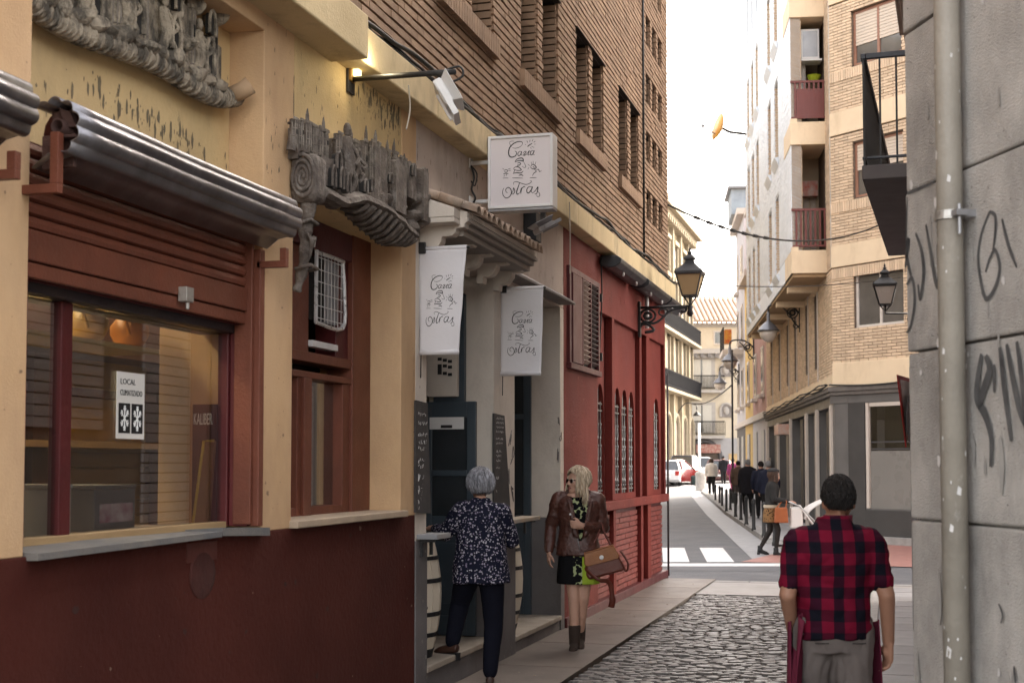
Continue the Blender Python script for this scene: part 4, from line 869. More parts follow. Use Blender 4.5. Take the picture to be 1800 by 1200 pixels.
# floodlights
def flood(lab, c, ang, sc=1.0, mm=GREYM):
    t = thing('floodlight', lab, 'floodlight', c, 0, 'floodlights on the facade'); M_ = Matrix.Translation(c) @ Matrix.Rotation(ang[2], 4, 'Z') @ Matrix.Rotation(ang[0], 4, 'X') @ Matrix.Rotation(ang[1], 4, 'Y') @ Matrix.Scale(sc, 4)
    MB(M_).box(-.10, .10, -.02, .03, -.075, .075).build('housing', mm, t, bevel=.012*sc)
    MB(M_).add([(-.09, -.02, -.065), (.09, -.02, -.065), (.09, -.02, .065), (-.09, -.02, .065), (-.13, -.06, -.09), (.13, -.06, -.09), (.13, -.06, .09), (-.13, -.06, .09)], [(0,1,5,4), (1,2,6,5), (2,3,7,6), (3,0,4,7), (3,2,1,0)]).build('reflector', mm, t).modifiers.new('s', 'SOLIDIFY').thickness = .004
    MB(M_).box(-.12, .12, -.059, -.055, -.08, .08).build('lens', mat('lens_glass', (.55, .5, .42), (.5, .45, .4), 2, .1, 0, spec=.8), t)
    MB(M_).box(-.014, .014, .03, .042, -.02, .13).box(-.115, -.105, -.01, .02, -.02, .13).box(.105, .115, -.01, .02, -.02, .13).box(-.115, .115, -.01, .02, .131, .141).build('yoke', mm, t); return t
p = PX(782, 168, -2.45); arm_p = PX(615, 140, XW)
f1 = flood('grey floodlight at the tip of a long black arm under the fascia', (p.x, p.y, p.z), (R(-150), 0, R(-75)), 1.1, WMET)
MB().tube([(XW, arm_p.y, arm_p.z), (p.x-.02, p.y-.02, p.z+.13), (p.x+.06, p.y+.02, p.z+.14)], .017, 8).build('arm', IRON, f1, True); MB().box(XW, XW+.015, arm_p.y-.06, arm_p.y+.05, arm_p.z-.09, arm_p.z+.07).build('arm_plate', IRON, f1, bevel=.004)
MB().tube(spline([(p.x-.02, p.y, p.z+.14), (p.x+.08, p.y+.02, p.z+.17), (p.x+.10, p.y+.02, p.z+.11), (p.x, p.y, p.z+.06)], 4), .007, 5).build('cable', RUB, f1, True)
q = PX(628, 122, XW+.05); wl = thing('wall_lamp', 'small brass coloured wall lamp above the floodlight arm', 'lamp', (XW, q.y, q.z))
MB().box(XW-.01, XW+.03, q.y-.05, q.y+.04, q.z-.08, q.z+.10).build('back_box', mat('brass_paint', (.34, .19, .05), (.22, .12, .03), 4, .4, .1, metal=.4), wl, bevel=.01); MB().box(XW+.03, XW+.07, q.y-.03, q.y+.03, q.z-.05, q.z+.08).build('lamp_glass', mat('lit_lamp_glass', (.8, .7, .4), None, 2, .3, 0, emis=(1, .78, .36), est=.4), wl, bevel=.01)
ld_ = bpy.data.lights.new('wall_lamp_light', 'POINT'); ld_.energy = .45; ld_.color = (1, .88, .58); ld_.shadow_soft_size = .05; lo_ = bpy.data.objects.new('wall_lamp_light', ld_); COL.objects.link(lo_); lo_.location = (XW+.22, q.y-.12, q.z+.0); setp(lo_, wl)
p = PX(955, 400, -2.72); f2 = flood('tilted flat grey floodlight hanging below the square sign', (p.x, p.y, p.z), (R(-62), 0, R(-60)), .95, GREYM)
MB().tube([(XW, p.y, p.z+.14), (p.x, p.y, p.z+.14)], .012, 6).box(p.x-.02, p.x+.02, p.y-.02, p.y+.02, p.z+.02, p.z+.20).build('arm', IRON, f2)
p = PX(936, 400, XW+.06); MB().box(XW, XW+.12, p.y-.10, p.y+.10, p.z-.13, p.z+.13).build('ballast_box', INK, f2, bevel=.006)
stains(bar, XW+.008, flecks(40, y0, y1, .05, 1.1, 51, 1.2) + flecks(50, y2, y3, .05, 1.1, 52, 1.2), 53, mat('pale_scuff', (.30, .28, .26), (.07, .06, .06), 7, .9, 0), 'scuffs')
stains(bar, XW, flecks(26, y0+.01, y1-.01, 1.25, 3.2, 54, .8, False) + flecks(40, y2+.01, y3-.01, 1.25, 3.1, 55, .9, False) + flecks(12, y4+.01, y5-.01, 1.25, 3.1, 57, .7, False), 56, mat('grey_smudge', (.30, .26, .22), (.42, .37, .32), 7, .9, 0), 'smudges')
# graffiti scribbles on the white pier
gm = MB(); rg = random.Random(2)
for (u, v) in ((896, 770), (900, 800), (894, 840), (899, 870), (981, 745), (984, 765), (980, 800)):
    y, z = yz(u, v); c = [(XW+.0095 if z < 1.15 else XW+.0025, y+rg.uniform(-.06, .06), z+rg.uniform(-.08, .08)) for _ in range(6)]; gm.tube(spline(c, 4), .004, 4)
gm.build('graffiti_scribble', mat('grey_spray', (.16, .14, .13), None, 4, .8, 0), bar)

# ================================================================== RED BUILDING
red = thing('red_shop_front', 'brick red painted shop front with arched grilles and brick panels', 'shop front', (XW, 16.7, 0))
RF = LWF(XW)
r0, r1 = 13.422, 19.97
pil = ((13.422, 15.12, 0), (15.62, 15.98, 0), (17.62, 17.82, 0), (18.45, 18.62, 0))
wall('wall', RED, [(-3.6, XW-.001, 13.422, 15.10, -.1, 4.09)], red)
wall('head_beam', RED, [(-3.6, XW-.002, 15.10, r1, 3.42, 4.09)], red)
wall('pilaster', RED, [(-3.6, XW, 15.95, 16.10, 1.25, 3.42)], red); wall('pilaster', RED, [(-3.6, XW, 17.82, 17.98, 1.25, 3.42)], red); wall('pilaster', RED, [(-3.6, XW, 18.35, 18.60, 1.25, 3.42)], red); wall('pilaster', RED, [(-3.6, XW, 19.86, r1, 1.25, 3.42)], red)
wall('ledge', RED, [(-3.6, XW+.045, 15.10, r1+.01, 1.14, 1.25)], red, .012)
wall('post', RED, [(-3.6, XW+.012, 15.95, 16.10, .0, 1.14)], red); wall('post', RED, [(-3.6, XW+.012, 17.82, 17.98, .0, 1.14)], red); wall('post', RED, [(-3.6, XW+.012, 18.35, 18.60, .0, 1.14)], red)
wall('plinth', DRED, [(-3.6, XW+.03, 13.43, r1, -.1, .14)], red, .01)
wall('fascia', FASC, [(-3.75, -2.99, 13.42, r1+.02, 4.085, 4.31)], red, .01)
def arch_hole_wall(y0, y1, z0, z1, holes, x=XW-.12, n=7):
    """recessed panel with pointed-arch openings; holes: (ya, yb, zb, spring, top)"""
    mb = MB(); ys_ = [y0]
    V = lambda y, z: Vector((x, y, z))
    cur = y0
    for (a, b, zb, sp, tp) in holes:
        mb.box(x-.2, x, cur, a, z0, z1); mb.box(x-.2, x, a, b, z0, zb)
        c = (a+b)/2; arc = [(a, sp)] + [(c - (c-a)*math.cos(math.pi*k/n/2)**.8, sp + (tp-sp)*math.sin(math.pi*k/n/2)) for k in range(1, n+1)]
        arc += [(2*c-p, q) for p, q in reversed(arc[:-1])]
        poly = [(a, z1)] + arc + [(b, z1)]
        mb.prism(poly, (x-.2, 0, 0), (0, 1, 0), (0, 0, 1), (.2, 0, 0)); cur = b
    mb.box(x-.2, x, cur, y1, z0, z1); return mb
def grille(par, a, b, z0, z1, tp, x, bars):
    t = MB(); c = (a+b)/2
    for k in range(bars):
        y = a + (b-a)*(k+.5)/bars; zt = z1 + (tp-z1)*max(0, 1-abs(y-c)/((b-a)/2))**.6
        t.tube([(x, y, z0), (x, y, zt)], .008, 5)
        for zz in (z0+.25, z0+.5, z0+.75):
            t.tube(spline([(x+.006, y-.028, zz-.09), (x+.006, y+.028, zz), (x+.006, y-.028, zz+.09)], 3), .006, 4); t.tube(spline([(x+.006, y+.028, zz-.09), (x+.006, y-.028, zz), (x+.006, y+.028, zz+.09)], 3), .006, 4)
    for zz in (z0+.04, z0+.98, z0+1.06): t.box(x-.006, x+.012, a, b, zz, zz+.02)
    for k in range(max(2, bars)): 
        y = a + (b-a)*(k+.5)/max(2, bars); t.tube([(x+.01, y+.03*math.cos(q), z0+.13+.04*math.sin(q)) for q in [R(30*j) for j in range(12)]], .006, 4)
    return t.build('iron_grille', mat('pewter_iron', (.34, .33, .32), (.14, .135, .13), 8, .35, .1, metal=.5), par)
xg = XW-.06; xn = XW-.09; xe = XW-.05
G = thing('arched_window', 'triple arched window with a wrought iron grille in the red wall', 'window', (xg, 16.8, 1.3), 0, 'arched grille windows of the red front')
hs = [(16.36+k*.475, 16.36+k*.475+.41, 2.0, 2.2, 2.62) for k in range(3)]
mbw = arch_hole_wall(16.10, 17.82, 1.25, 3.42, [(a, b, 1.32, sp, tp) for a, b, z, sp, tp in hs], xg).build('panel', RED, red)
for a, b, z, sp, tp in hs: grille(G, a, b, 1.32, sp, tp, xg-.03, 3)
WG = mat('night_window_glass', (.02, .022, .026), (.06, .062, .065), 2.5, .08, 0, spec=.9)
MB().box(xg-.10, xg-.09, 16.12, 17.8, 1.28, 2.75).build('glass', WG, G)
G2 = thing('arched_window', 'narrow arched grille window half hidden beside the louvred shutter wall', 'window', (xg, 15.3, 1.3), 0, 'arched grille windows of the red front')
arch_hole_wall(15.10, 15.95, 1.25, 3.42, [(15.45, 15.88, 1.32, 2.2, 2.62)], xn).build('panel', RED, red); grille(G2, 15.45, 15.88, 1.32, 2.2, 2.62, xn-.03, 3); MB().box(xn-.10, xn-.09, 15.2, 15.93, 1.28, 2.75).build('glass', WG, G2)
G3 = thing('arched_window', 'narrow arched grille window at the corner end of the red front', 'window', (xg, 19.2, 1.3), 0, 'arched grille windows of the red front')
arch_hole_wall(18.60, 19.86, 1.25, 3.42, [(19.2, 19.68, 1.32, 2.2, 2.62)], xe).build('panel', RED, red); grille(G3, 19.2, 19.68, 1.32, 2.2, 2.62, xe-.03, 3); MB().box(xe-.10, xe-.09, 18.7, 19.8, 1.28, 2.75).build('glass', WG, G3)
wall('narrow_panel', RED, [(-3.5, xn, 17.98, 18.35, 0, 3.42)], red)
# painted brick panels below the ledge
RBRK = mat('red_painted_brick', (.19, .030, .021), (.135, .022, .016), 3, .6, .25, 60, isl=.12)
for (a, b, np_) in ((15.10, 15.95, 30), (16.10, 17.82, 120), (18.60, 19.86, 60)):
    F = frameM((xg, a, 0), (0, 1, 0), (1, 0, 0)); MB().box(xg-.1, xg, a, b, 0, 1.14).build('panel_backing', DRED, red)
    bricks(F, b-a, .145, 1.13, .25, .068, .002, red, RBRK, np_, dep=.02, key=lambda q: q[0], jh=.013)
stains(red, XW-.001, flecks(70, 13.45, 15.0, .2, 2.6, 61, 1.3) , 62, mat('bared_pink_plaster', (.34, .13, .09), (.12, .02, .018), 9, .9, 0), 'paint_chips')
stains(red, XW+.045, [(15.2+k*.31+random.uniform(-.1, .1), 1.19+random.uniform(-.03, .03), random.uniform(.008, .03), random.uniform(.006, .02)) for k in range(15)], 63, MATS['bared_pink_plaster'], 'paint_chips')
stains(red, XW-.002, [(random.uniform(15.2, 19.9), random.uniform(3.5, 3.98), random.uniform(.006, .02), random.uniform(.03, .10)) for k in range(40)], 64, mat('dark_run', (.085, .016, .013), (.12, .022, .018), 8, .8, 0), 'rain_streaks')
# louvred shutter window
lv = thing('louvred_window', 'dark red louvred window with one slatted shutter ajar', 'window', (XW, 14.4, 2.7)); ly0, ly1, lz0, lz1 = 13.66, 15.0, 2.72, 3.66
wall('frame', DRED, [(XW-.02, XW+.03, ly0-.08, ly0, lz0-.06, lz1+.06), (XW-.02, XW+.03, ly1, ly1+.08, lz0-.06, lz1+.06), (XW-.02, XW+.03, ly0, ly1, lz1, lz1+.06), (XW-.02, XW+.05, ly0-.1, ly1+.1, lz0-.06, lz0)], lv, .005)
MB().box(XW+.0, XW+.004, ly0, ly1, lz0, lz1).build('dark_opening', DARK, lv)
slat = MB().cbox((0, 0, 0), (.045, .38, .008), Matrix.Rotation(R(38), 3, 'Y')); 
GSL = mat('lit_slat_paint', (.42, .34, .29), (.3, .2, .17), 5, .6, .1)
DSL = mat('shadowed_slat_paint', (.05, .03, .028), (.04, .022, .02), 5, .5, .1)  # light and shade of the two leaves put into their slat colours
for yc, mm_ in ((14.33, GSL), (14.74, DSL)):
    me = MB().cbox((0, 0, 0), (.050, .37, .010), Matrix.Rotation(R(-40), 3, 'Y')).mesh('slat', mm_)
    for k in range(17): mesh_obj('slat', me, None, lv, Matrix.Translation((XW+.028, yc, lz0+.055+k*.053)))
wall('stile', DRED, [(XW+.01, XW+.05, 14.12, 14.145, lz0, lz1), (XW+.01, XW+.05, 14.52, 14.55, lz0, lz1), (XW+.01, XW+.05, 14.93, 14.99, lz0, lz1)], lv, .003)
wall('blind_leaf', DRED, [(XW+.01, XW+.045, ly0+.01, 14.115, lz0+.01, lz1-.01)], lv, .004)
for zz in (lz0+.12, lz1-.15): MB().box(XW+.03, XW+.06, ly1+.06, ly1+.10, zz, zz+.09).build('hinge', IRON, lv)
# rolled awnings under the fascia
AWN = mat('black_awning', (.02, .022, .025), (.03, .03, .034), 4, .45, .1, 30)
for (a, b, lab) in ((15.2, 16.9, 'rolled black awning with small lamps nearest along the red front'), (17.1, 18.9, 'rolled black awning with small lamps next along the red front'), (19.0, 20.4, 'rolled black awning at the corner end of the red front')):
    t = thing('rolled_awning', lab, 'awning', (-2.9, (a+b)/2, 3.9), 0, 'rolled awnings on the red front'); xo = -2.86
    MB().prism([(0, .06), (.10, .03), (.18, .04), (.24, .08), (.25, .13), (.20, .165), (.12, .175), (0, .17)], (XW+.01, a, 3.885), (1, 0, 0), (0, 0, 1), (0, b-a, 0)).build('cassette', AWN, t, bevel=.01)
    for k in range(2):
        y = a + (b-a)*(k+.5)/2; MB().lathe([(.012, .02), (.016, .05), (.010, .07)], (XW+.20, y, 3.845), 8).build('lamp', WMET, t, True)
MB().tube([(XW+.05, 18.1, 3.95), (XW+.05, 18.1, 3.5)], .03, 8).build('grey_conduit', WMET, red, True)
MB().tube(spline([(XW+.02, 15.2, 4.05), (XW+.03, 15.21, 3.6), (XW+.02, 15.14, 3.1), (XW+.02, 15.1, 2.8)], 5), .008, 6).build('wall_cable', RUB, red, True)
MB().tube([(XW+.03, r1+.012, 3.0), (XW+.03, r1+.012, .05)], .016, 8).build('downpipe', mat('dark_pipe', (.06, .05, .05), None, 3, .5, .1), red, True)

# ================================================================== BRICK BUILDING ABOVE
bk = thing('brick_building', 'tan brick block with deep slit windows rising above the shop fronts', 'building', (XW, 12, 4.3))
XB = -3.13; BF = frameM((XB, 0, 0), (0, 1, 0), (1, 0, 0))
pairs = [(9.25, 10.68), (11.55, 12.96), (13.80, 15.20), (16.13, 17.49)]
holes = []
for a, b in pairs:
    w2 = (b-a-.2)/2; holes += [(a, a+w2, 5.16, 6.24), (b-w2, b, 5.16, 6.24), (a, a+w2, 8.0, 9.2), (b-w2, b, 8.0, 9.2)]
sm = [(18.1+k*.5, 18.1+k*.5+.34, z, z+.38) for k in range(3) for z in (5.0, 5.8, 6.6, 7.4, 8.2)]
holes += sm
F0 = frameM((XB, 5.0, 0), (0, 1, 0), (1, 0, 0)); hl = [(a-5, b-5, c, d) for a, b, c, d in holes]
# backing wall with real openings
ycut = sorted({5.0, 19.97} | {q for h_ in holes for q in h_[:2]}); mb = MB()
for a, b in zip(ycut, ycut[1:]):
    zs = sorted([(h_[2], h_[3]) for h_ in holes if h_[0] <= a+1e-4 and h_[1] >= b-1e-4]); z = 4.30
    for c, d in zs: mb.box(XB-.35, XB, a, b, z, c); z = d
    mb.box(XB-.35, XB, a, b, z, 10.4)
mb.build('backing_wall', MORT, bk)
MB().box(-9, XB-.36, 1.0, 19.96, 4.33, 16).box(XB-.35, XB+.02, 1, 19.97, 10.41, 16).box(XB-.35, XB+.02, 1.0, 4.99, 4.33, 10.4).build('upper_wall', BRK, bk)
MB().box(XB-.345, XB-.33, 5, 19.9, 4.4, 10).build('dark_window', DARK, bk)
def kb2(q): 
    p = Vector((XB, q[0]+5, q[2])); return 0 if in_view(p, -5) else 1e3
bl = bricks(F0, 14.97, 4.40, 9.0, .262, .0665, .003, bk, BRK, 280, hl, dep=.035, key=lambda q: (kb2(q) + q[0]), jh=.0185, jit=.002, clip=lambda s, z: z < 8.9)
sb = MB().box(0, .058, 0, .085, -.15, 0).mesh('sill_brick', BRK)
for a, b in pairs:
    n = int((b-a+.1)/.066)
    for k in range(n): mesh_obj('sill_brick', sb, None, bk, BF @ Matrix.Translation((a-.05+k*.066, .0, 5.165)))
    MB(BF).box(a-.05, b+.05, .0, .06, 6.245, 6.255).build('lintel_angle', MORT, bk)
    for k in range(n): mesh_obj('lintel_brick', sb, None, bk, BF @ Matrix.Translation((a-.05+k*.066, -.06, 6.45)))
    w2 = (b-a-.2)/2
    for yy in (a+w2, b):                                    # brick reveal facing down the alley
        RFm = frameM((XB-.34, yy, 0), (1, 0, 0), (0, -1, 0)); bricks(RFm, .36, 5.16, 6.24, .24, .0665, .006, bk, BRK, 0, dep=.022, jh=.014)
for h_ in sm:
    RFm = frameM((XB-.34, h_[1], 0), (1, 0, 0), (0, -1, 0)); bricks(RFm, .36, h_[2], h_[3], .24, .080, .010, bk, BRK, 0, dep=.018, jh=.014)
# cables along the fascia, and a joint pipe
cb_ = thing('cable_bundle', 'bundle of sagging black cables lying on the cream fascia', 'cable', (-3.0, 12, 4.33))
for k in range(4):
    pts = []; rn = random.Random(40+k)
    for j in range(46):
        y = 5.5 + j*.325; pts.append((-3.03 + .012*k - .03*abs(math.sin(y*1.1+k)), y, 4.335 + .035*rn.random() + .02*(k % 2) - (.03 if k == 3 else 0)*math.sin(y*2)))
    MB().tube(spline(pts, 3), .011 if k < 3 else .016, 6).build('cable', RUB, cb_, True)
MB().box(-3.10, -3.02, 5, 19.5, 4.312, 4.33).build('dirt_ledge', mat('ledge_grime', (.05, .045, .03), (.09, .08, .045), 9, .95, .5, 40), cb_)
MB().tube([(XB+.05, 17.8, 4.3), (XB+.05, 17.8, 9)], .014, 6).build('joint_pipe', RUB, bk, True)
for (u, v0, v1, x) in ((718, 150, 230, -2.97), (1001, 355, 480, -2.98)):
    p0, p1 = PX(u, v0, x), PX(u, v1, x); w_ = thing('hanging_wire', 'thin pale wire dangling from the fascia ' + ('beside the castle relief' if u < 800 else 'at the edge of the red front'), 'wire', tuple(p1))
    MB().tube(spline([p0, (p0+p1)/2 + Vector((0, .03, 0)), p1 + Vector((0, -.04 if u < 800 else .02, 0))], 5), .005, 5).build('strand', mat('dull_wire', (.42, .38, .32), None, 4, .6, 0), w_)
# ================================================================== RIGHT GREY WALL WITH PIPE
GST = mat('grey_cast_stone', (.50, .475, .445), (.36, .342, .32), 5, .9, .7, 130, dirt=(.13, .125, .12), dirt_sc=2.6, dirt_amt=.75, dlo=.47, dhi=.75)
PIPE = mat('beige_pipe_paint', (.29, .265, .225), (.22, .20, .17), 5, .5, .2, 50, dirt=(.5, .48, .45), dirt_sc=9, dirt_amt=.5, dlo=.62, dhi=.68)
sw_ = thing('grey_stone_wall', 'grey cast stone corner wall with black graffiti at the right edge of the view', 'wall', tuple(C2W(1.6, 4.2)))
D1 = (RT*.176 - FW).normalized(); N1 = Vector((-D1.y, D1.x, 0)); N1 = N1 if N1.dot(-C2W(1.6, 4)) > 0 else -N1
PC = C2W(1.452, 5.0); WF = frameM(PC, D1, N1)
MB(WF).box(.02, 6, -.7, -.035, -.1, 4.45).build('wall_core', GST, sw_)
zc = [-.30, .29, .885, 1.48, 2.086, 2.676, 3.27, 3.86, 4.45]
rw = random.Random(5)
for i, (a, b) in enumerate(zip(zc, zc[1:])):
    s = 0.0; first = True
    while s < 5.9:
        L_ = (1.45 if i % 2 else .95)*(1 if not first else (.62 if i % 2 == 0 else 1.0)) + (0 if not first else .3); e = min(s+L_, 6)
        d = rw.uniform(-.004, .004)
        o = MB(WF).box(s+.004, e-.004, -.5 if first else -.034, d, a+.004, b-.004).build('stone_block', GST, sw_, bevel=.008, seg=2); s = e; first = False
FD2 = (RT*.327 + FW).normalized(); N2 = Vector((-FD2.y, FD2.x, 0)); N2 = N2 if N2.x < 0 else -N2
PC2 = PC + FD2*.1; W2F = frameM(PC2, FD2, N2)
rb = thing('right_alley_building', 'grey rendered building continuing behind the stone corner on the right of the alley', 'building', tuple(PC2 + FD2*6))
MB(W2F).box(.5, 12.5, -6, -.06, 0, 10.5).build('wall', mat('grey_render', (.36, .33, .30), (.28, .26, .24), 2, .85, .2, 50, dirt=(.15, .14, .13), dirt_amt=.5), rb)
# roller shutters and windows that the shop panes mirror
SHM = mat('pale_shutter', (.72, .71, .72), (.6, .59, .6), 3, .5, .1)
for a, b, z0, z1 in ((1.2, 3.6, .1, 2.6), (4.6, 6.0, 2.0, 3.4), (6.8, 9.6, .1, 3.4), (10.2, 12, .1, 3.2)):
    sl_ = MB(W2F)
    for k in range(int((z1-z0)/.1)): sl_.box(a, b, -.06, -.035, z0+k*.1, z0+k*.1+.085)
    o = sl_.build('shutter_slats', SHM, rb); o['kind'] = 'stuff'
    MB(W2F).box(a-.08, b+.08, -.058, -.02, z1, z1+.18).build('shutter_box', GREYM, rb)
pp = thing('downpipe', 'chipped beige downpipe strapped to the grey stone wall', 'pipe', tuple(C2W(1.5, 4.6)))
def onw(u, v, off=0.0):
    r = ray(u, v); t = (PC + N1*off - CAM).dot(N1)/r.dot(N1); return CAM + r*t
pb = onw(1673, 600, .06)
MB().tube([(pb.x, pb.y, -.05), (pb.x, pb.y, 3.0), (pb.x, pb.y, 4.4)], .0425, 22).build('pipe', PIPE, pp, True)
pz = onw(1675, 378, .06).z
MB().lathe([(.0445, pz-.016), (.050, pz-.014), (.050, pz+.014), (.0445, pz+.016)], (pb.x, pb.y, 0), 22).build('strap', mat('galvanised_strap', (.45, .44, .42), (.3, .29, .28), 8, .4, .2, metal=.7), pp)
MB(frameM((pb.x, pb.y, pz), D1, N1)).box(.03, .085, -.02, .02, -.010, .010).box(.05, .07, -.06, .01, -.012, .012).tube([(.065, .0, -.07), (.065, .0, .03)], .006, 6).build('strap_bolt', GREYM, pp)
SPRAY = mat('black_spray', (.035, .035, .038), (.10, .10, .10), 9, .8, 0)
def scribble(pts, r0):
    P = spline([onw(u, v, .0) for u, v in pts], 8); n = len(P); mb = MB(); V = []
    for i, p in enumerate(P):
        t = (P[min(i+1, n-1)] - P[max(i-1, 0)]).normalized(); s = t.cross(N1).normalized()*1.6*r0*(.5+.5*math.sin(math.pi*(i+1)/n))
        V += [p + s + N1*.0055, p - s + N1*.0055]
    mb.add(V, [(2*i, 2*i+1, 2*i+3, 2*i+2) for i in range(n-1)]); return mb
for pts, r0 in (([(1742, 372), (1728, 410), (1722, 450), (1726, 490), (1736, 525), (1752, 505), (1760, 470), (1752, 440), (1742, 455), (1735, 478)], .0055), ([(1742, 372), (1752, 380), (1752, 410), (1748, 440)], .005), ([(1764, 385), (1775, 430), (1790, 470)], .005),
    ([(1594, 470), (1600, 420), (1596, 450), (1604, 485)], .008), ([(1596, 500), (1606, 490), (1610, 530), (1604, 570), (1596, 585)], .006), ([(1612, 410), (1622, 440), (1626, 480), (1620, 525), (1616, 500)], .007), ([(1630, 395), (1638, 440), (1646, 490), (1652, 500), (1650, 430)], .007), ([(1597, 340), (1610, 335), (1645, 320)], .004), ([(1597, 345), (1594, 480)], .003),
    ([(1728, 622), (1722, 660), (1720, 700), (1735, 730), (1745, 770), (1744, 820)], .011), ([(1735, 625), (1742, 650), (1730, 690), (1724, 720)], .012), ([(1760, 610), (1768, 680), (1780, 775)], .009), ([(1772, 605), (1784, 670), (1798, 730), (1815, 760)], .009), ([(1790, 600), (1800, 680), (1806, 760)], .008), ([(1750, 640), (1750, 690)], .006), ([(1758, 1060), (1765, 1080), (1762, 1095)], .003), ([(1785, 1170), (1788, 1200)], .004)):
    scribble(pts, r0).build('graffiti', SPRAY, sw_)
def wall_specks(n, m, nm, seed, s0, s1, tall=1):
    r_ = random.Random(seed); mb = MB(WF)
    for _ in range(n):
        s, z = r_.uniform(.02, 1.5), r_.uniform(.6, 3.5); q = r_.random()**3; a = s0 + (s1-s0)*q; k = 8
        mb.add([(s + math.cos(2*math.pi*j/k)*a*r_.uniform(.5, 1.2), .0048, z + math.sin(2*math.pi*j/k)*a*tall*r_.uniform(.5, 1.3)) for j in range(k)], [tuple(range(k))])
    o = mb.build(nm, m, sw_); o['kind'] = 'stuff'
wall_specks(260, mat('stone_pit', (.13, .125, .12), (.2, .19, .18), 9, .95, 0), 'pits', 4, .0015, .006); wall_specks(60, mat('pale_chip', (.62, .61, .60), (.5, .49, .48), 9, .9, 0), 'pale_chips', 5, .003, .014, 1.6); wall_specks(46, mat('damp_streak', (.26, .25, .24), (.33, .32, .30), 9, .9, 0), 'damp_streaks', 6, .006, .022, 6)
chm = MB(); rc_ = random.Random(11)
for _ in range(60):
    a, z = rc_.uniform(0, 2*math.pi), rc_.uniform(.8, 3.4)
    q = .003+.009*rc_.random()**3; P_ = [(pb.x + math.cos(a+da)*.0432, pb.y + math.sin(a+da)*.0432, z+dz) for da, dz in ((-q*20, -q), (q*14, -q*1.6), (q*22, q), (-q*8, q*2))]; chm.add(P_, [(0, 1, 2, 3)])
o = chm.build('paint_chips', MATS['pale_chip'], pp); o['kind'] = 'stuff'
# balcony, cornice, lantern, signs on the hidden face
def balcony(s0, s1, o, z, h, lab, grp=None):
    t = thing('iron_balcony', lab, 'balcony', tuple(PC2 + FD2*((s0+s1)/2) + Vector((0, 0, z))), 0, grp)
    MB(W2F).box(s0, s1, -.05, o, z, z+.12).build('slab', mat('dark_balcony_slab', (.10, .09, .095), (.13, .12, .12), 3, .7, .1), t, bevel=.01)
    r_ = MB(W2F).box(s0, s1, o-.04, o, z+h, z+h+.045).box(s0, s0+.04, 0, o-.041, z+h, z+h+.045).box(s0, s1, o-.035, o-.005, z+.17, z+.19).box(s0, s0+.03, 0, o-.04, z+.17, z+.19); r_.build('rail', mat('blue_black_rail', (.025, .03, .045), None, 4, .4, .1), t, bevel=.004)
    bme = MB().box(-.008, .008, -.008, .008, 0, h-.12).mesh('baluster', IRON); n = int((s1-s0)/.12)
    for k in range(n+1): mesh_obj('baluster', bme, None, t, W2F @ Matrix.Translation((s0+.02+k*(s1-s0-.04)/n, o-.02, z+.12)))
    for k in range(1, 4): mesh_obj('baluster', bme, None, t, W2F @ Matrix.Translation((s0+.015, o-.02-k*.13, z+.12)))
    return t
def s_on2(d): return (C2W(0, d) - C2W(0, 5)).dot(FW)/FD2.dot(FW) - .1
balcony(s_on2(10.9), s_on2(15), .545, 4.0, 1.0, 'black iron balcony jutting out above the grey stone corner', None)
sg2 = s_on2(12.2)
tt = thing('stone_cornice', 'pale stone balcony slab cut by the top edge above the iron balcony', 'balcony slab', tuple(PC2 + FD2*(sg2+1) + Vector((0, 0, 6.1))))
MB(W2F).box(sg2, sg2+2.2, -.05, .36, 6.25, 6.5).box(sg2+.03, sg2+2.17, -.05, .31, 6.17, 6.249).build('slab', mat('pale_slab', (.42, .36, .31), (.35, .3, .26), 3, .8, .1), tt, bevel=.01)
MILK = mat('milky_lamp_glass', (.62, .56, .50), (.55, .49, .43), 3, .25, 0, spec=.6)
def lantern(c, sc, lab, mm=IRON, gm=MILK, up=True):
    """four sided street lantern, base of the cage at c"""
    t = thing('wall_lantern', lab, 'lantern', c); c = Vector(c); q = lambda w, z: [(c.x+a*w*sc, c.y+b*w*sc, c.z+z*sc) for a, b in ((-1,-1),(1,-1),(1,1),(-1,1))]
    g = MB().add(q(.085, .03)+q(.155, .30), [(0,1,5,4), (1,2,6,5), (2,3,7,6), (3,0,4,7), (3,2,1,0), (4,5,6,7)]).build('lamp_glass', gm, t)
    A, B = q(.09, .02), q(.165, .305); f = MB()
    for k in range(4): f.tube([A[k], B[k]], .011*sc, 5); f.tube([A[k], A[(k+1) % 4]], .012*sc, 5); f.tube([B[k], B[(k+1) % 4]], .014*sc, 5)
    f.build('cage', mm, t)
    r_ = MB(); r_.add(q(.185, .31)+q(.185, .335)+q(.06, .46)+q(.05, .50)+q(.075, .505)+q(.07, .53)+q(.03, .57), [(3,2,1,0)] + [(4*j+k, 4*j+(k+1) % 4, 4*j+4+(k+1) % 4, 4*j+4+k) for j in range(6) for k in range(4)] + [(24,25,26,27)])
    r_.lathe([(.022*sc, .57*sc), (.03*sc, .60*sc), (.012*sc, .62*sc), (.018*sc, .64*sc), (.002*sc, .67*sc)], c, 8)
    for px_, py_, pz_ in q(.17, .335): r_.tube([(px_, py_, pz_), (px_, py_, pz_+.04*sc)], [.012*sc, .004*sc], 5)
    r_.build('roof', mm, t)
    return t
c = C2W((1559-900)/2400*17, 17, 1.68+(815-545)/2400*17)
ln = lantern((c.x, c.y, c.z+.06), .80, 'black wall lantern with milky glass under the iron balcony')
e = C2W(1.452+.327*12.2, 17.2, c.z-.02)
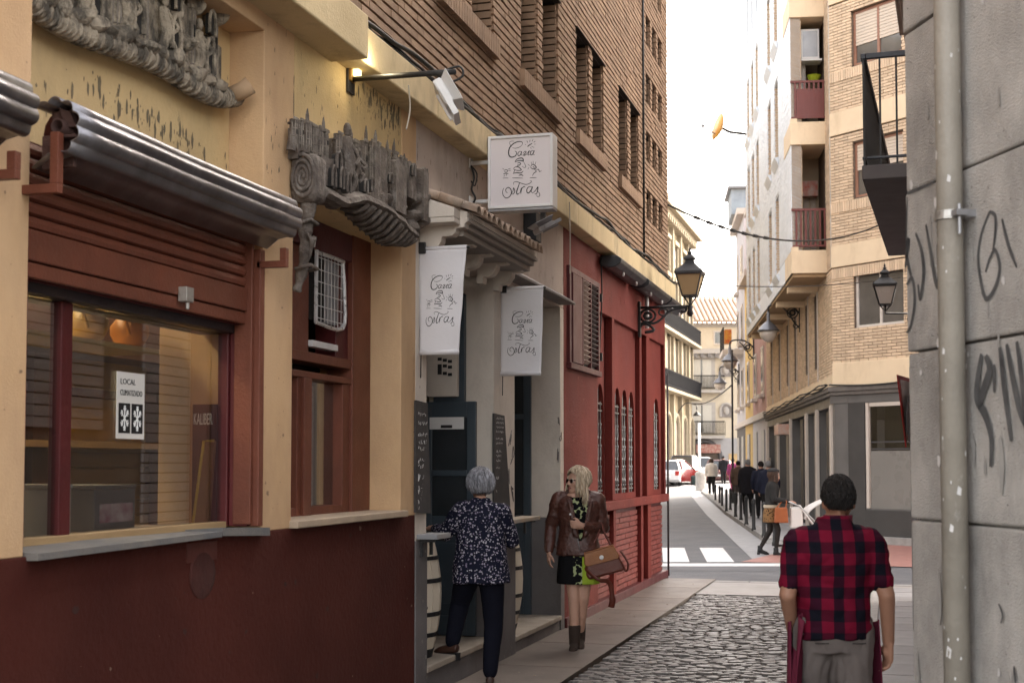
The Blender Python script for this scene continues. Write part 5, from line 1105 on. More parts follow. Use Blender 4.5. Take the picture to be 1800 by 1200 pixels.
MB().tube([(c.x, c.y, c.z+.08), (c.x, c.y, c.z-.03), tuple(e)], .014, 6).tube(spline([e + Vector((0, 0, -.02)), e.lerp(c, .3) + Vector((0, 0, -.12)), e.lerp(c, .55) + Vector((0, 0, -.14)), e.lerp(c, .6) + Vector((0, 0, -.07)), e.lerp(c, .45) + Vector((0, 0, -.07))], 5), .012, 6).tube([Vector(c)+Vector((-.09, 0, .1)), Vector(c)+Vector((0, 0, -.01)), Vector(c)+Vector((.09, 0, .1))], .01, 5).build('bracket', IRON, ln, True)
ys_ = thing('yield_sign', 'red bordered triangular sign seen at a slant beside the grey wall', 'road sign', tuple(C2W(4.05, 13.9)))
sc_ = C2W((1592-900)/2400*13.6, 13.6, 0); zt = 1.68+(815-662)/2400*13.6
ax = (RT*.45 + FW*.9).normalized()
tri = lambda k, o_: [sc_ - ax*.40*k + Vector((0, 0, zt-.0-(1-k)*.14)) + o_, sc_ + ax*.40*k + Vector((0, 0, zt-(1-k)*.14)) + o_, sc_ + Vector((0, 0, zt-.70+(1-k)*.34)) + o_]
nx = Vector((-ax.y, ax.x, 0))*.006
MB().add(tri(1, nx)+tri(1, -nx), [(0,1,2), (5,4,3), (0,3,4,1), (1,4,5,2), (2,5,3,0)]).build('red_border', mat('sign_red', (.38, .02, .02), None, 3, .4, 0), ys_)
MB().add(tri(.72, nx*1.3)+tri(.72, -nx*1.3), [(0,1,2), (5,4,3)]).build('white_face', mat('sign_grey_white', (.5, .45, .44), None, 3, .4, 0), ys_)
c3 = sc_ + ax*.06 + Vector((0, 0, zt-.42)); MB().lathe([(.26, -.004), (.26, .004)], c3 + nx*-8, 24, nx.normalized().to_track_quat('Z', 'Y').to_matrix()).build('round_plate', mat('sign_back_grey', (.10, .085, .085), None, 3, .5, 0), ys_)
MB().tube([(sc_.x+nx.x*-4+.05, sc_.y+.1, 0), (sc_.x+nx.x*-4+.05, sc_.y+.1, zt+.1)], .03, 10).build('post', GREYM, ys_, True)

# ================================================================== CORNER BUILDING
YBR = mat('buff_brick', (.66, .50, .345), (.55, .405, .275), 5, .8, .25, 90, isl=.14, dirt=(.3, .2, .13), dirt_amt=.3)
YST = mat('peach_render', (.74, .585, .40), (.68, .53, .36), 2, .8, .1, 50, dirt=(.36, .24, .14), dirt_amt=.35)
WBR = mat('sky_lit_brick', (.74, .775, .81), (.67, .70, .735), 4, .5, .15, 60, isl=.05, dirt=(.5, .5, .5), dirt_amt=.3)  # sky light on the bay face put into a near white brick colour
CLAD = mat('grey_stone_cladding', (.13, .12, .115), (.095, .088, .083), 1.5, .45, .1, 40)
CLADD = mat('charcoal_cladding', (.055, .05, .047), (.04, .036, .034), 2, .5, .1)
PALE = mat('pale_mullion', (.55, .48, .42), (.48, .42, .37), 3, .6, .1)
MRED = mat('maroon_railing', (.15, .035, .028), (.12, .03, .025), 3, .5, .1)
MOR2 = mat('buff_mortar', (.16, .12, .09), None, 5, .9, 0)
cbg = thing('corner_building', 'buff brick corner building with grey ground floor and stacked corner balconies', 'building', tuple(C2W(8, 30.5)))
PB = C2W(7.04, 29.8); SA = (RT*.104 + FW).normalized(); NA = Vector((-SA.y, SA.x, 0)); NA = NA if NA.dot(RT) < 0 else -NA
FA = frameM(PB, SA, NA); SCV = (RT*.566 - FW*.824).normalized(); NC = Vector((SCV.y, -SCV.x, 0)); NC = NC if NC.dot(FW) < 0 else -NC
FC = frameM(PB, SCV, NC); LA, LC, TOP = 17.6, 9.0, 18.6
def wallh(F, a, b, z0, z1, holes, th, o=0):
    cuts = sorted({a, b} | {q for h_ in holes for q in h_[:2] if a < q < b}); mb = MB(F)
    for p, q in zip(cuts, cuts[1:]):
        zs = sorted([(max(h_[2], z0), min(h_[3], z1)) for h_ in holes if h_[0] <= p+1e-4 and h_[1] >= q-1e-4 and h_[3] > z0 and h_[2] < z1]); z = z0
        for c_, d_ in zs:
            if c_ > z: mb.box(p, q, o-th, o, z, c_)
            z = d_
        if z < z1: mb.box(p, q, o-th, o, z, z1)
    return mb
def window(F, a, b, z0, z1, par, frame, o=-.08, mid=True, shutter=0, lab=None, glassm=None, gm=None):
    w_ = .06; mb = MB(F).box(a, a+w_, o-.04, o+.02, z0, z1).box(b-w_, b, o-.04, o+.02, z0, z1).box(a+w_, b-w_, o-.04, o+.02, z0, z0+w_).box(a+w_, b-w_, o-.04, o+.02, z1-w_, z1)
    if mid: mb.box((a+b)/2-.03, (a+b)/2+.03, o-.04, o+.02, z0+w_, z1-w_)
    f = mb.build('window', frame, par)
    MB(F).box(a+w_, b-w_, o-.02, o-.012, z0+w_, z1-w_).build('pane', gm or WG2, f)
    if shutter:
        m2 = MB(F); n = int((z1-z0)*shutter/.07)
        for k in range(n): m2.box(a+w_, b-w_, o-.01, o+.012, z1-w_-(k+1)*.07+.008, z1-w_-k*.07)
        o2 = m2.build('roller_blind', mat('pale_roller_blind', (.60, .50, .40), (.55, .46, .37), 3, .6, .05), f); o2['kind'] = 'stuff'
    return f
WG2 = mat('day_window_glass', (.07, .065, .06), (.12, .11, .10), 1.5, .06, 0, spec=.9)
# chamfer
fl = [(5.97, 6.45), (8.87, 9.38), (11.8, 12.3), (14.7, 15.2)]
ch = [(.60, 1.95, 4.6, 5.8), (.62, 1.98, 7.42, 8.63), (.62, 1.98, 10.3, 11.5), (.62, 1.98, 13.2, 14.4)] + [(3.4, 4.9, z, z+1.2) for z in (4.6, 7.42, 10.3, 13.2)]
wallh(FC, 0, LC, 3.37, TOP, ch, .35).build('chamfer_wall', MOR2, cbg)
def keyv(F): 
    def k(q):
        p = F @ Vector((q[0], 0, q[2])); return (0 if in_view(p) else 1e3) + (p-CAM).length
    return k
bands = [(3.37, 3.88)] + fl
for (a, b) in bands: MB(FC).box(-.0, LC, -.1, .055, a, b).build('floor_band', YST, cbg, bevel=.01)
prev = 3.88
k_ = 0
for (a, b) in fl[:3]:
    bricks(FC, LC if k_ < 3 else 2, prev, a-.01, .25, .0665, .012, cbg, YBR, 100, [h_ for h_ in ch], dep=.03, key=keyv(FC), clip=lambda s, z: s < 4.2, jh=.013); prev = b+.01; k_ += 1
MB(FC).box(4.25, LC, .0, .03, 3.88, TOP).build('plain_brickwork', YBR, cbg)
sol = MB().box(0, .056, 0, .05, 0, .22).mesh('soldier_brick', YBR)
for zz in (5.72, 7.16, 10.05):
    for k in range(32): mesh_obj('soldier_brick', sol, None, cbg, FC @ Matrix.Translation((.01+k*.067, .0, zz)))
MB(FC).box(.3, LC, -7, -1.7, 0, TOP-.1).build('core', DARK, cbg); MB(FA).box(1.8, LA, -7, -.4, 3.2, TOP-.1).build('core', DARK, cbg)  # unseen volumes added so no sun passes through the wall shells
for h_ in ch[4:]: window(FC, *h_, cbg, PALE)
for i, h_ in enumerate(ch[:4]):
    window(FC, *h_, cbg, mat('white_window_paint', (.66, .60, .54), None, 4, .5, 0) if i == 0 else mat('wood_brown_frame', (.32, .16, .10), (.25, .12, .08), 4, .5, 0), shutter=0 if i == 0 else (.62 if i == 2 else .5))
# ground floor, chamfer side
wallh(FC, 0, LC, 0, 3.36, [(.88, 4.0, .75, 2.98)], .35).build('ground_wall', CLAD, cbg)
MB(FC).box(.40, .86, .0, .02, .0, 3.0).build('dark_pilaster', CLADD, cbg, bevel=.005)
MB(FC).box(.86, 4.0, -.02, .06, .0, .72).build('dark_base', CLADD, cbg, bevel=.008)
MB(FC).box(.86, LC, .005, .22, -.02, .17).build('stone_step', KERB, cbg, bevel=.01)
sf = MB(FC).box(.90, .97, -.05, .03, .75, 2.98).box(.99, 4.0, -.05, .02, 2.90, 2.98).box(2.6, 2.68, -.05, .02, .75, 2.9).build('shopfront_frame', PALE, cbg)
MB(FC).box(.99, 4.0, -.035, -.02, .75, 2.9).build('pane', glass('shop_glass', (.75, .75, .72), .02, .7), sf)
MB(FC).box(.985, 4.0, -.018, -.0165, .75, 1.96).build('frosted_film', mat('frosted_film', (.205, .192, .175), (.165, .155, .142), 1, .3, 0), sf); MB(FC).box(.985, 4.0, -.50, -.47, 1.9, 2.95).build('inner_blind', mat('inner_blind', (.33, .295, .255), (.24, .215, .185), 1.5, .7, 0), sf)
BNDM = mat('window_film', (.05, .045, .045), None, 3, .5, 0)
for z in (1.98, 2.13): MB(FC).box(1.0, 2.6, -.019, -.016, z, z+.035).build('film_stripe', BNDM, sf)
MB(FC).box(.9, 4, -1.6, -1.5, 0, 3.3).build('room_wall', mat('shop_room_wall', (.36, .33, .29), (.28, .26, .23), 1, .7, 0), cbg)
MB(FC).box(1.55, 1.95, -1.1, -1.0, .2, 2.9).build('room_column', mat('room_column', (.5, .47, .42), None, 2, .6, 0), cbg)
# eaves mouldings over the ground floor
for F, L_ in ((FC, LC), (FA, LA)):
    MB(F).box(-.06, L_, -.05, .13, 3.25, 3.36).box(-.03, L_, -.05, .09, 3.17, 3.249).build('ledge', mat('grey_moulding', (.17, .15, .135), (.12, .105, .095), 3, .8, .2, 40, dirt=(.05, .045, .04), dirt_amt=.6), cbg, bevel=.015)
MB(FC).box(-.1, .4, -.3, .02, 3.0, 3.168).box(.4, LC, -.3, .015, 3.0, 3.168).build('frieze', CLAD, cbg)
cc = thing('ledge_cable', 'sagging dark cables along the ledge of the corner building', 'cable', tuple(FA @ Vector((5, .2, 3.4))))
for k in range(3): MB().tube(spline([FA @ Vector((s, .15+.012*k, 3.40+.03*k - .05*abs(math.sin(s*.8+k)))) for s in [x*.7 for x in range(26)]], 3), .018, 5).build('cable', RUB, cc, True)
MB().tube(spline([FC @ Vector((s, .15, 3.40 - .05*abs(math.sin(s*1.3)))) for s in [x*.5 for x in range(12)]], 3), .018, 5).build('cable', RUB, cc, True)
# left face
pil_s = [.4, 3.1, 5.4, 9.5, 13.5, 17.45]
wallh(FA, 0, LA, 0, 3.16, [(a+.12, b-.12, .0, 2.95) for a, b in zip(pil_s, pil_s[1:])], .35).build('ground_wall_side', CLAD, cbg)
for s in pil_s: MB(FA).box(s-.14, s+.13, -.02, .05, 0, 2.98).build('pale_pilaster', PALE, cbg, bevel=.006)
for i, (a, b) in enumerate(zip(pil_s, pil_s[1:])):
    MB(FA).box(a+.1, b-.1, -.34, -.3, 0, 2.97).build('recess_panel', CLADD, cbg)
    MB(FA).box((a+b)/2-.35, (a+b)/2+.35, -.299, -.08, 0, 2.9).build('clad_pier', CLAD if i % 2 else CLADD, cbg, bevel=.006)
MB(FA).box(10.2, 11.6, -.07, .30, 2.55, 2.85).build('hanging_sign_box', mat('orange_sign', (.6, .25, .16), (.55, .5, .45), 3, .5, 0), cbg, bevel=.01)
MB(FA).box(17.0, LA, -.05, .02, 0, 1.9).build('posters', mat('torn_posters', (.5, .42, .34), (.2, .17, .15), 7, .8, 0), cbg)
wn = [(2.6, 3.5, 4.0, 5.75), (4.6, 5.5, 4.0, 5.75), (7.4, 8.3, 4.0, 5.75), (9.6, 10.5, 4.0, 5.75), (12.2, 13.1, 4.0, 5.75), (15, 15.9, 4.0, 5.75)]
wallh(FA, 0, LA, 3.37, TOP, wn, .35).build('side_wall', MOR2, cbg)
MB(FA).box(0, LA, -.1, .05, 3.37, 3.62).build('floor_band', YST, cbg)
bricks(FA, LA, 3.63, 5.95, .25, .0665, .012, cbg, YBR, 90, wn, dep=.03, key=keyv(FA), jh=.016)
bricks(FA, .88, 5.98, 12.5, .25, .0665, .012, cbg, YBR, 0, [], dep=.03, jh=.013)
for h_ in wn: window(FA, *h_, cbg, PALE, o=-.1); MB(FA).box(h_[0]-.09, h_[0]-.01, .03, .055, 3.63, 5.95).build('pier_strip', PALE, cbg, bevel=.005)
# overhanging bay with loggias at its end
BS0, BS1, BO, BZ = .85, 15.9, .78, 5.98
bh = []; fz = [5.98 + 2.93*k for k in range(5)]
for z in fz:
    for a in (3.9, 6.0, 10.2, 12.1, 14.0): bh.append((a, a+1.05, z+.45, z+2.45))
wallh(FA, BS0+.0, BS1, BZ, TOP, bh, .22, BO).build('bay_wall', WBR, cbg)
bricks(FA @ Matrix.Translation((BS0, BO, 0)), BS1-BS0, BZ+.55, 15.0, .5, .075, .01, cbg, WBR, 0, [(a-BS0, b-BS0, c_, d_) for a, b, c_, d_ in bh], dep=.016, jh=.012)
MB(FA).box(BS0, BS1, BO-.2, BO+.022, BZ, BZ+.5).build('bay_base_band', mat('sky_lit_render', (.74, .77, .80), (.68, .71, .74), 3, .7, .1), cbg)  # same sky light painted into the base band
MB(FA).box(BS0+.01, BS1-.01, .01, BO-.01, BZ-.08, BZ-.005).build('bay_soffit', mat('soffit_ochre', (.36, .24, .13), (.3, .2, .11), 2, .8, .1), cbg)
for k in range(5): MB(FA).box(BS0+1.6+k*3, BS0+1.9+k*3, .03, BO-.05, BZ-.22, BZ-.082).build('soffit_beam', YST, cbg)
MB(FA).box(BS1-.2, BS1, .0, BO-.23, BZ, TOP).build('bay_end', YBR, cbg)
for (a, b, c_, d_) in bh:
    if c_ > 13: continue
    w_ = window(FA, a, b, c_, d_, cbg, mat('wood_brown_frame', (.32, .16, .10)), o=BO-.2, mid=True)
    bricks(frameM(FA @ Vector((b, BO-.2, 0)), -NA*-1, -SA), .20, c_, d_, .2, .0665, .012, cbg, YBR, 0, dep=.012, jh=.012)
    MB(FA).add([(a-.08, BO+.02, c_-.04), (b+.08, BO+.02, c_-.04), (b+.08, BO+.02, c_-.25), (a-.08, BO+.02, c_-.25), (a-.08, BO+.12, c_-.06), (b+.08, BO+.12, c_-.06), (b+.08, BO+.10, c_-.10), (a-.08, BO+.10, c_-.10)], [(4,5,6,7), (0,1,5,4), (7,6,2,3), (0,4,7,3), (1,2,6,5)]).build('sill', WBR, w_)
# loggias: seen from the end of the bay
rr2 = random.Random(8)
for i, z in enumerate(fz[:4]):
    lg = MB(FA).box(BS0-.06, BS0+1.5, .0, BO+.03, z, z+.52).build('loggia_slab', YST, cbg, bevel=.01)
    MB(FA).box(BS0-.05, BS0+.10, BO-.13, BO+.02, z+.52, z+.60).build('parapet_cap', YST, lg)
    MB(FA).box(BS0+1.5, BS0+1.6, .0, BO-.23, z+.52, z+2.93).build('loggia_back', mat('loggia_plaster', (.42, .32, .22), (.36, .27, .18), 3, .8, .1), lg)
    bricks(frameM(FA @ Vector((BS0, BO-.225, 0)), SA, -NA), 1.5, z+.55, z+2.9, .25, .0665, .012, lg, YBR, 0, dep=.01, jh=.013)
    MB(FA).box(BS0, BS0+.10, BO-.22, BO, z+.53, z+2.93).build('end_pier', YBR, lg)
    rl = thing('maroon_balcony_railing', ['maroon slatted balcony railing lowest of the corner building stack', 'solid maroon balcony railing second up the corner building stack', 'maroon balcony railing third up the corner building stack', 'maroon balcony railing at the top of the corner building stack'][i], 'railing', tuple(FA @ Vector((BS0, BO/2, z+.5))), 0, 'railings of the corner balconies')
    MB(FA).box(BS0-.06, BS0-.02, .02, BO+.02, z+1.42, z+1.47).box(BS0-.05, BS0-.025, .02, BO, z+.60, z+.64).build('rail', MRED, rl)
    if i == 1: MB(FA).box(BS0-.048, BS0-.03, .04, BO-.12, z+.62, z+1.28).build('sheet', MRED, rl)
    bm_ = MB().box(-.012, .012, -.022, .022, 0, .8).mesh('bar', MRED)
    for k in range(7): mesh_obj('bar', bm_, None, rl, FA @ Matrix.Translation((BS0-.04, .06+k*.105, z+.63)))
    rl2 = MB(FA).box(BS0, BS0+.05, BO+.0, BO+.03, z+1.42, z+1.47)
    if i == 0:
        for k in range(3): MB(FA).box(BS0+1.47, BS0+1.495, .08+k*.16, .20+k*.16, z+.7, z+2.3).build('closet_panel', mat('pale_closet', (.5, .4, .32), None, 3, .6, 0), lg)
        MB(FA).box(BS0+1.2, BS0+1.45, .06, .5, z+2.0, z+2.35).build('storage_box', mat('red_white_box', (.5, .12, .08), (.5, .42, .36), 8, .6, 0), lg)
    if i == 1:
        ac = thing('air_conditioner', 'white air conditioner unit hung in the second balcony recess', 'air conditioner', tuple(FA @ Vector((BS0+.4, .35, z+2.2))))
        MB(FA).box(BS0+.25, BS0+.55, .10, .52, z+2.05, z+2.75).build('body', WMET, ac, bevel=.02); MB(FA).box(BS0+.245, BS0+.25, .14, .48, z+2.1, z+2.7).build('fan_grille', GREYM, ac); MB(FA).box(BS0+.2, BS0+.6, .05, .55, z+2.0, z+2.04).build('bracket', WMET, ac)
        cl = thing('laundry_sheet', 'pale sheet hanging in the second balcony recess', 'laundry', tuple(FA @ Vector((BS0+.5, .6, z+1))))
        MB(FA).grid(lambda f, g: (BS0+.5+.02*math.sin(f*14), .40+.16*f + .06*g*(f-.5), z+2.0-1.3*g), 8, 6).build('cloth', mat('grey_laundry', (.55, .5, .47), None, 3, .9, 0), cl, True).modifiers.new('s', 'SOLIDIFY').thickness = .01
        pt = thing('green_basin', 'bright green basin on top of the solid maroon railing', 'basin', tuple(FA @ Vector((BS0, .25, z+1.47)))); MB().lathe([(.10, 0), (.16, .14), (.17, .14)], FA @ Vector((BS0+.1, .25, z+1.475)), 14).build('bowl', mat('lime_plastic', (.45, .6, .05), None, 3, .4, 0), pt, True)
sun_strip = MB(FA).box(.0, .05, -.02, .035, 5.98, TOP).build('painted_sun_corner', mat('sunlit_white', (.72, .68, .62), None, 3, .6, 0), cbg)  # white strip carries the sun on the building corner as colour
# satellite dish, rear annexes
ds = FA @ Vector((BS1-.2, BO+.75, 0)); dz = 1.68+(815-212)/2400*45
dp = C2W((1272-900)/2400*45.5, 45.5, dz); dish = thing('satellite_dish', 'orange satellite dish on an arm at the far end of the white bay', 'satellite dish', tuple(dp))
M3 = (Vector((-.86, -.45, .25))).normalized().to_track_quat('Z', 'Y').to_matrix()
MB().lathe([(.02, -.02), (.2, 0), (.36, .07), (.46, .14), (.46, .15)], dp, 22, M3).build('reflector', mat('orange_dish', (.62, .30, .06), (.55, .26, .05), 3, .5, 0), dish, True)
MB().tube([dp, dp + RT*.3 + Vector((0, 0, -.15)), C2W(8.0, 45.6, dz-.2)], .05, 6).build('arm', IRON, dish); MB().tube([dp + M3 @ Vector((0, -.3, .05)), dp + M3 @ Vector((0, -.15, .62))], .02, 5).ball(dp + M3 @ Vector((0, -.13, .65)), .07, 8, 6).build('receiver', GREYM, dish, True)
# ================================================================== ROW BEYOND THE CORNER BUILDING
def simple_house(F, a, b, top, label, wall_m, ground_m, floors, dep=8, wins=True, cat='building', shut=None, name='terraced_house', g=3.4):
    t = thing(name, label, cat, tuple(F @ Vector(((a+b)/2, -2, 0))), 0, 'buildings down the far street')
    MB(F).box(a, b, -dep, 0, g, top).build('wall', wall_m, t); MB(F).box(a, b, -dep, .01, 0, g-.002).build('ground_floor', ground_m, t)
    MB(F).box(a-.02, b+.02, -dep, .14, g-.1, g+.12).build('ledge', PALE, t); MB(F).box(a-.02, b+.02, -dep, .3, top, top+.25).build('cornice', PALE, t)
    n = max(1, int((b-a)/2.6))
    for k in range(n):
        c = a + (b-a)*(k+.5)/n
        for z in floors:
            w_ = MB(F).box(c-.5, c+.5, .002, .05, z, z+1.7).build('window', shut or PALE, t); MB(F).box(c-.4, c+.4, .051, .056, z+.1, z+1.6).build('pane', WG2, w_); MB(F).box(c-.62, c+.62, .003, .2, z-.14, z-.02).build('sill', PALE, w_)
        d_ = MB(F).box(c-.7, c+.7, .012, .05, .1, g-.5).build('door', GREYM, t)
    return t
PINK = mat('dusty_pink_render', (.42, .24, .20), (.36, .2, .17), 2, .8, .1); MUST = mat('mustard_render', (.55, .36, .12), (.48, .31, .1), 2, .8, .1); LIL = mat('pale_lilac_render', (.48, .45, .46), (.42, .4, .41), 2, .7, .1)
simple_house(FA, 17.62, 24.5, 11.5, 'narrow dusty pink house with pale ground floor next to the corner building', PINK, LIL, (4.2, 7.3), shut=PALE)
simple_house(FA, 24.52, 29, 9.2, 'mustard house front wedged into the far right row', MUST, MUST, (4.2, 6.6))
simple_house(FA, 29.02, 35, 12.5, 'last pale grey house of the far right row', LIL, mat('dark_shopfront', (.1, .09, .09)), (4.2, 7.0, 9.6))
fb = thing('far_balcony', 'small dark balcony with bright flower pots low in the far right row', 'balcony', tuple(FA @ Vector((31, .4, 6.8)))); MB(FA).box(30, 33, 0, .9, 6.5, 6.7).build('slab', PALE, fb)
bmf = MB().box(-.02, .02, -.02, .02, 0, .95).mesh('bar', IRON)
for k in range(14): mesh_obj('bar', bmf, None, fb, FA @ Matrix.Translation((30.05+k*.22, .86, 6.7)))
MB(FA).box(30, 33, .84, .9, 7.62, 7.68).build('rail', IRON, fb); MB(FA).box(30.2, 30.9, .5, .8, 7.0, 7.6).build('flowers', mat('red_yellow_flowers', (.5, .06, .03), (.6, .35, .05), 9, .8, .3), fb)
# lamps on brackets: bell shaped, hanging
def bell_lamp(s, out, z, lab, sc=1.0):
    t = thing('bracket_lamp', lab, 'street lamp', tuple(FA @ Vector((s, 0, z)))); P = lambda o, dz: FA @ Vector((s, o*sc, z+dz*sc))
    MB(FA).box(s-.06, s+.06, 0.0, .05, z-.6*sc, z+.25*sc).build('wall_plate', IRON, t)
    MB().tube(spline([P(.03, -.1), P(.3, .12), P(.62, .16), P(out/sc-.03, .10), P(out/sc, -.08)], 5), .028*sc, 7).tube(spline([P(.03, -.5), P(.2, -.3), P(.30, -.12), P(.5, .10)], 5), .02*sc, 6).tube([P(.22+.14*math.cos(a), -.08+.14*math.sin(a)) for a in [R(30*k) for k in range(13)]], .018*sc, 6).tube([P(.22+.07*math.cos(a), -.08+.07*math.sin(a)) for a in [R(45*k) for k in range(9)]], .03*sc, 6).tube(spline([P(.12, -.32), P(.20, -.42), P(.13, -.50), P(.05, -.42)], 4), .014*sc, 5).build('scroll_bracket', IRON, t, True)
    c = P(out/sc, -.1); k = sc
    MB().lathe([(.03*k, .05*k), (.05*k, 0), (.05*k, -.18*k), (.10*k, -.24*k), (.20*k, -.32*k), (.27*k, -.42*k), (.30*k, -.44*k), (.30*k, -.47*k), (.2*k, -.46*k)], c, 18).build('hood', mat('lamp_steel', (.20, .20, .21), (.15, .15, .16), 4, .35, .05, metal=.5), t, True)
    MB().lathe([(.25*k, -.47*k), (.22*k, -.60*k), (.13*k, -.72*k), (.02*k, -.76*k)], c, 16).build('lamp_glass', MILK, t, True); return t
bell_lamp(6.6, .86, 5.80, 'bell shaped lamp on a scrolled bracket under the white bay', 1.0)
bell_lamp(23.6, .95, 6.35, 'bell shaped lamp on a scrolled bracket further down the far right row', 1.15)
bell_lamp(33.0, .9, 6.0, 'smallest bell shaped lamp at the far end of the right row', 1.1)
# dark pole by the pink house
pl = thing('street_pole', 'thin dark pole standing before the mustard house', 'pole', tuple(FA @ Vector((23, 1.0, 0)))); MB().tube([FA @ Vector((23, .9, .1)), FA @ Vector((23, .9, 6.1))], .04, 8).build('shaft', IRON, pl, True); MB().lathe([(.12, 0), (.10, .3), (.07, .5)], FA @ Vector((23, .9, .1)), 10).build('foot', IRON, pl)

# ================================================================== LEFT LANTERN ON THE RED CORNER
lx = PY(1213, 500, 17.9).x
ll = lantern((lx, 17.9, 3.87), 1.0, 'black four sided lantern on a scrolled bracket at the corner of the red front', mat('lantern_grey', (.055, .055, .06), None, 4, .45, .1), mat('amber_lamp_glass', (.55, .40, .22), (.48, .34, .18), 2, .2, 0, spec=.7))
A = Vector((XW+.0, 17.75, 3.74)); Bp = Vector((lx, 17.9, 3.76)); L = lambda f, dz: A.lerp(Bp, f) + Vector((0, 0, dz))
bb = MB().tube([L(0, 0), L(1.02, 0)], .016, 6).tube(spline([L(.04, -.22), L(.35, -.20), L(.6, -.06), L(.8, -.02), L(.92, -.02), L(.9, -.07), L(.82, -.06)], 5), .016, 6).tube([L(.18+.15*math.cos(a), -.11+.085*math.sin(a)) for a in [R(30*k) for k in range(13)]], .016, 6).tube([L(.18+.07*math.cos(a), -.11+.04*math.sin(a)) for a in [R(45*k) for k in range(9)]], .022, 6).tube([L(.48+.09*math.cos(a), -.07+.045*math.sin(a)) for a in [R(30*k) for k in range(11)]], .013, 6).tube(spline([L(.0, -.30), L(.1, -.20), L(.3, -.30), L(.12, -.33)], 4), .02, 6)
bb.build('scroll_bracket', IRON, ll, True); MB().box(XW, XW+.03, 17.70, 17.80, 3.35, 3.82).build('wall_plate', IRON, ll, bevel=.005)
MB().lathe([(.02, -.14), (.045, -.10), (.03, -.05), (.04, -.0)], Bp, 10).tube([Bp + Vector((-.085, 0, .13)), Bp, Bp + Vector((.085, 0, .13))], .012, 5).tube([Bp + Vector((0, -.085, .13)), Bp, Bp + Vector((0, .085, .13))], .012, 5).build('stem', IRON, ll, True)

# ================================================================== ORNATE BUILDING ON THE LEFT, FAR
ORN = mat('honey_stone', (.30, .24, .155), (.24, .19, .125), 2, .95, .15, spec=.05, dirt=(.25, .18, .1), dirt_amt=.4); ORN2 = mat('pale_stone_trim', (.33, .28, .20), (.27, .225, .16), 3, .95, .1, spec=.05)
SLATER = mat('slate_roof', (.20, .19, .2), (.15, .14, .15), 5, .6, .2)
ob = thing('ornate_building', 'honey coloured ornate building with black balconies beyond the red front', 'building', (-15.5, 100, 0)); OX = -15.5
OF = frameM((OX, 79.4, 0), (0, 1, 0), (1, 0, 0)) @ Matrix.Scale(1.37, 4); OL = 23.8
MB(OF).box(0, OL, -9, 0, 0, 14.6).build('wall', ORN, ob)
MB(OF).box(-.1, OL+.15, -9, .7, 14.6, 15.0).box(-.1, OL+.1, -9, .4, 14.3, 14.599).build('eave_cornice', ORN2, ob)
MB(OF).add([(0, .3, 15.01), (OL, .3, 15.01), (OL, -9, 15.01), (0, -9, 15.01), (0, -1.6, 18.2), (OL-1, -1.6, 18.2), (OL-1, -7, 18.2), (0, -7, 18.2)], [(0,1,5,4), (1,2,6,5), (2,3,7,6), (3,0,4,7), (4,5,6,7)]).build('mansard_roof', SLATER, ob)
for k in range(8):
    s = 1.0 + k*2.95; c = s + 1.3
    if c < 8: continue
    n = 10; arc = [(c-.95, 0)] + [(c-.95*math.cos(math.pi*j/n), 3.0+.95*math.sin(math.pi*j/n)) for j in range(n+1)] + [(c+.95, 0)]
    w_ = MB(OF).prism(arc, (0, .003, 0), (1, 0, 0), (0, 0, 1), (0, .02, 0)).build('arcade_opening', mat('arcade_shade', (.16, .11, .07), (.1, .07, .05), 3, .6, 0), ob)  # flat dark panel paints in the shade of the arcade opening
    MB(OF).tube([(a, .06, b) for a, b in arc], .13, 6).build('arch_surround', ORN2, w_)
    MB(OF).box(s-.35, s+.05, .0, .22, 0, 14.3).build('pilaster', ORN2, ob)
    for z in (5.6, 8.75, 11.6):
        h_ = 2.3 if z < 11 else 1.5
        w_ = MB(OF).box(c-.55, c+.55, .004, .03, z, z+h_).build('window', mat('dim_window', (.12, .10, .085), (.2, .17, .14), 3, .3, 0), ob); MB(OF).box(c-.75, c-.56, .005, .14, z, z+h_+.2).box(c+.56, c+.75, .005, .14, z, z+h_+.2).box(c-.8, c+.8, .005, .22, z+h_+.2, z+h_+.42).build('window_surround', ORN2, w_)
for z in (5.0, 8.1):
    bt = MB(OF).box(6, OL+.1, 0, .62, z, z+.16).build('balcony_slab', ORN2, ob)
    MB(OF).box(6, OL+.1, .54, .60, z+1.0, z+1.07).box(6, OL+.1, .55, .59, z+.25, z+.3).build('balcony_rail', FIRON, bt)
    mb = MB(OF)
    for k in range(150): mb.box(6+k*.119, 6+k*.119+.07, .555, .585, z+.16, z+1.0)
    o = mb.build('balusters', FIRON, bt); o['kind'] = 'stuff'
for k in range(26): MB(OF).box(6+k*.68, 6.3+k*.68, .0, .45, 14.05, 14.299).build('modillion', ORN2, ob)
sl2 = thing('small_street_lamp', 'small bracket lamp on the arcade of the ornate building', 'street lamp', (OX, 104, 6)); MB().tube(spline([(OX, 104, 5.5), (OX+.6, 104, 6.3), (OX+1.4, 104, 6.2), (OX+1.5, 104, 5.8)], 4), .04, 6).build('arm', IRON, sl2); MB().lathe([(.05, .3), (.12, .2), (.3, 0), (.28, -.05)], (OX+1.5, 104, 5.4), 12).build('hood', IRON, sl2)

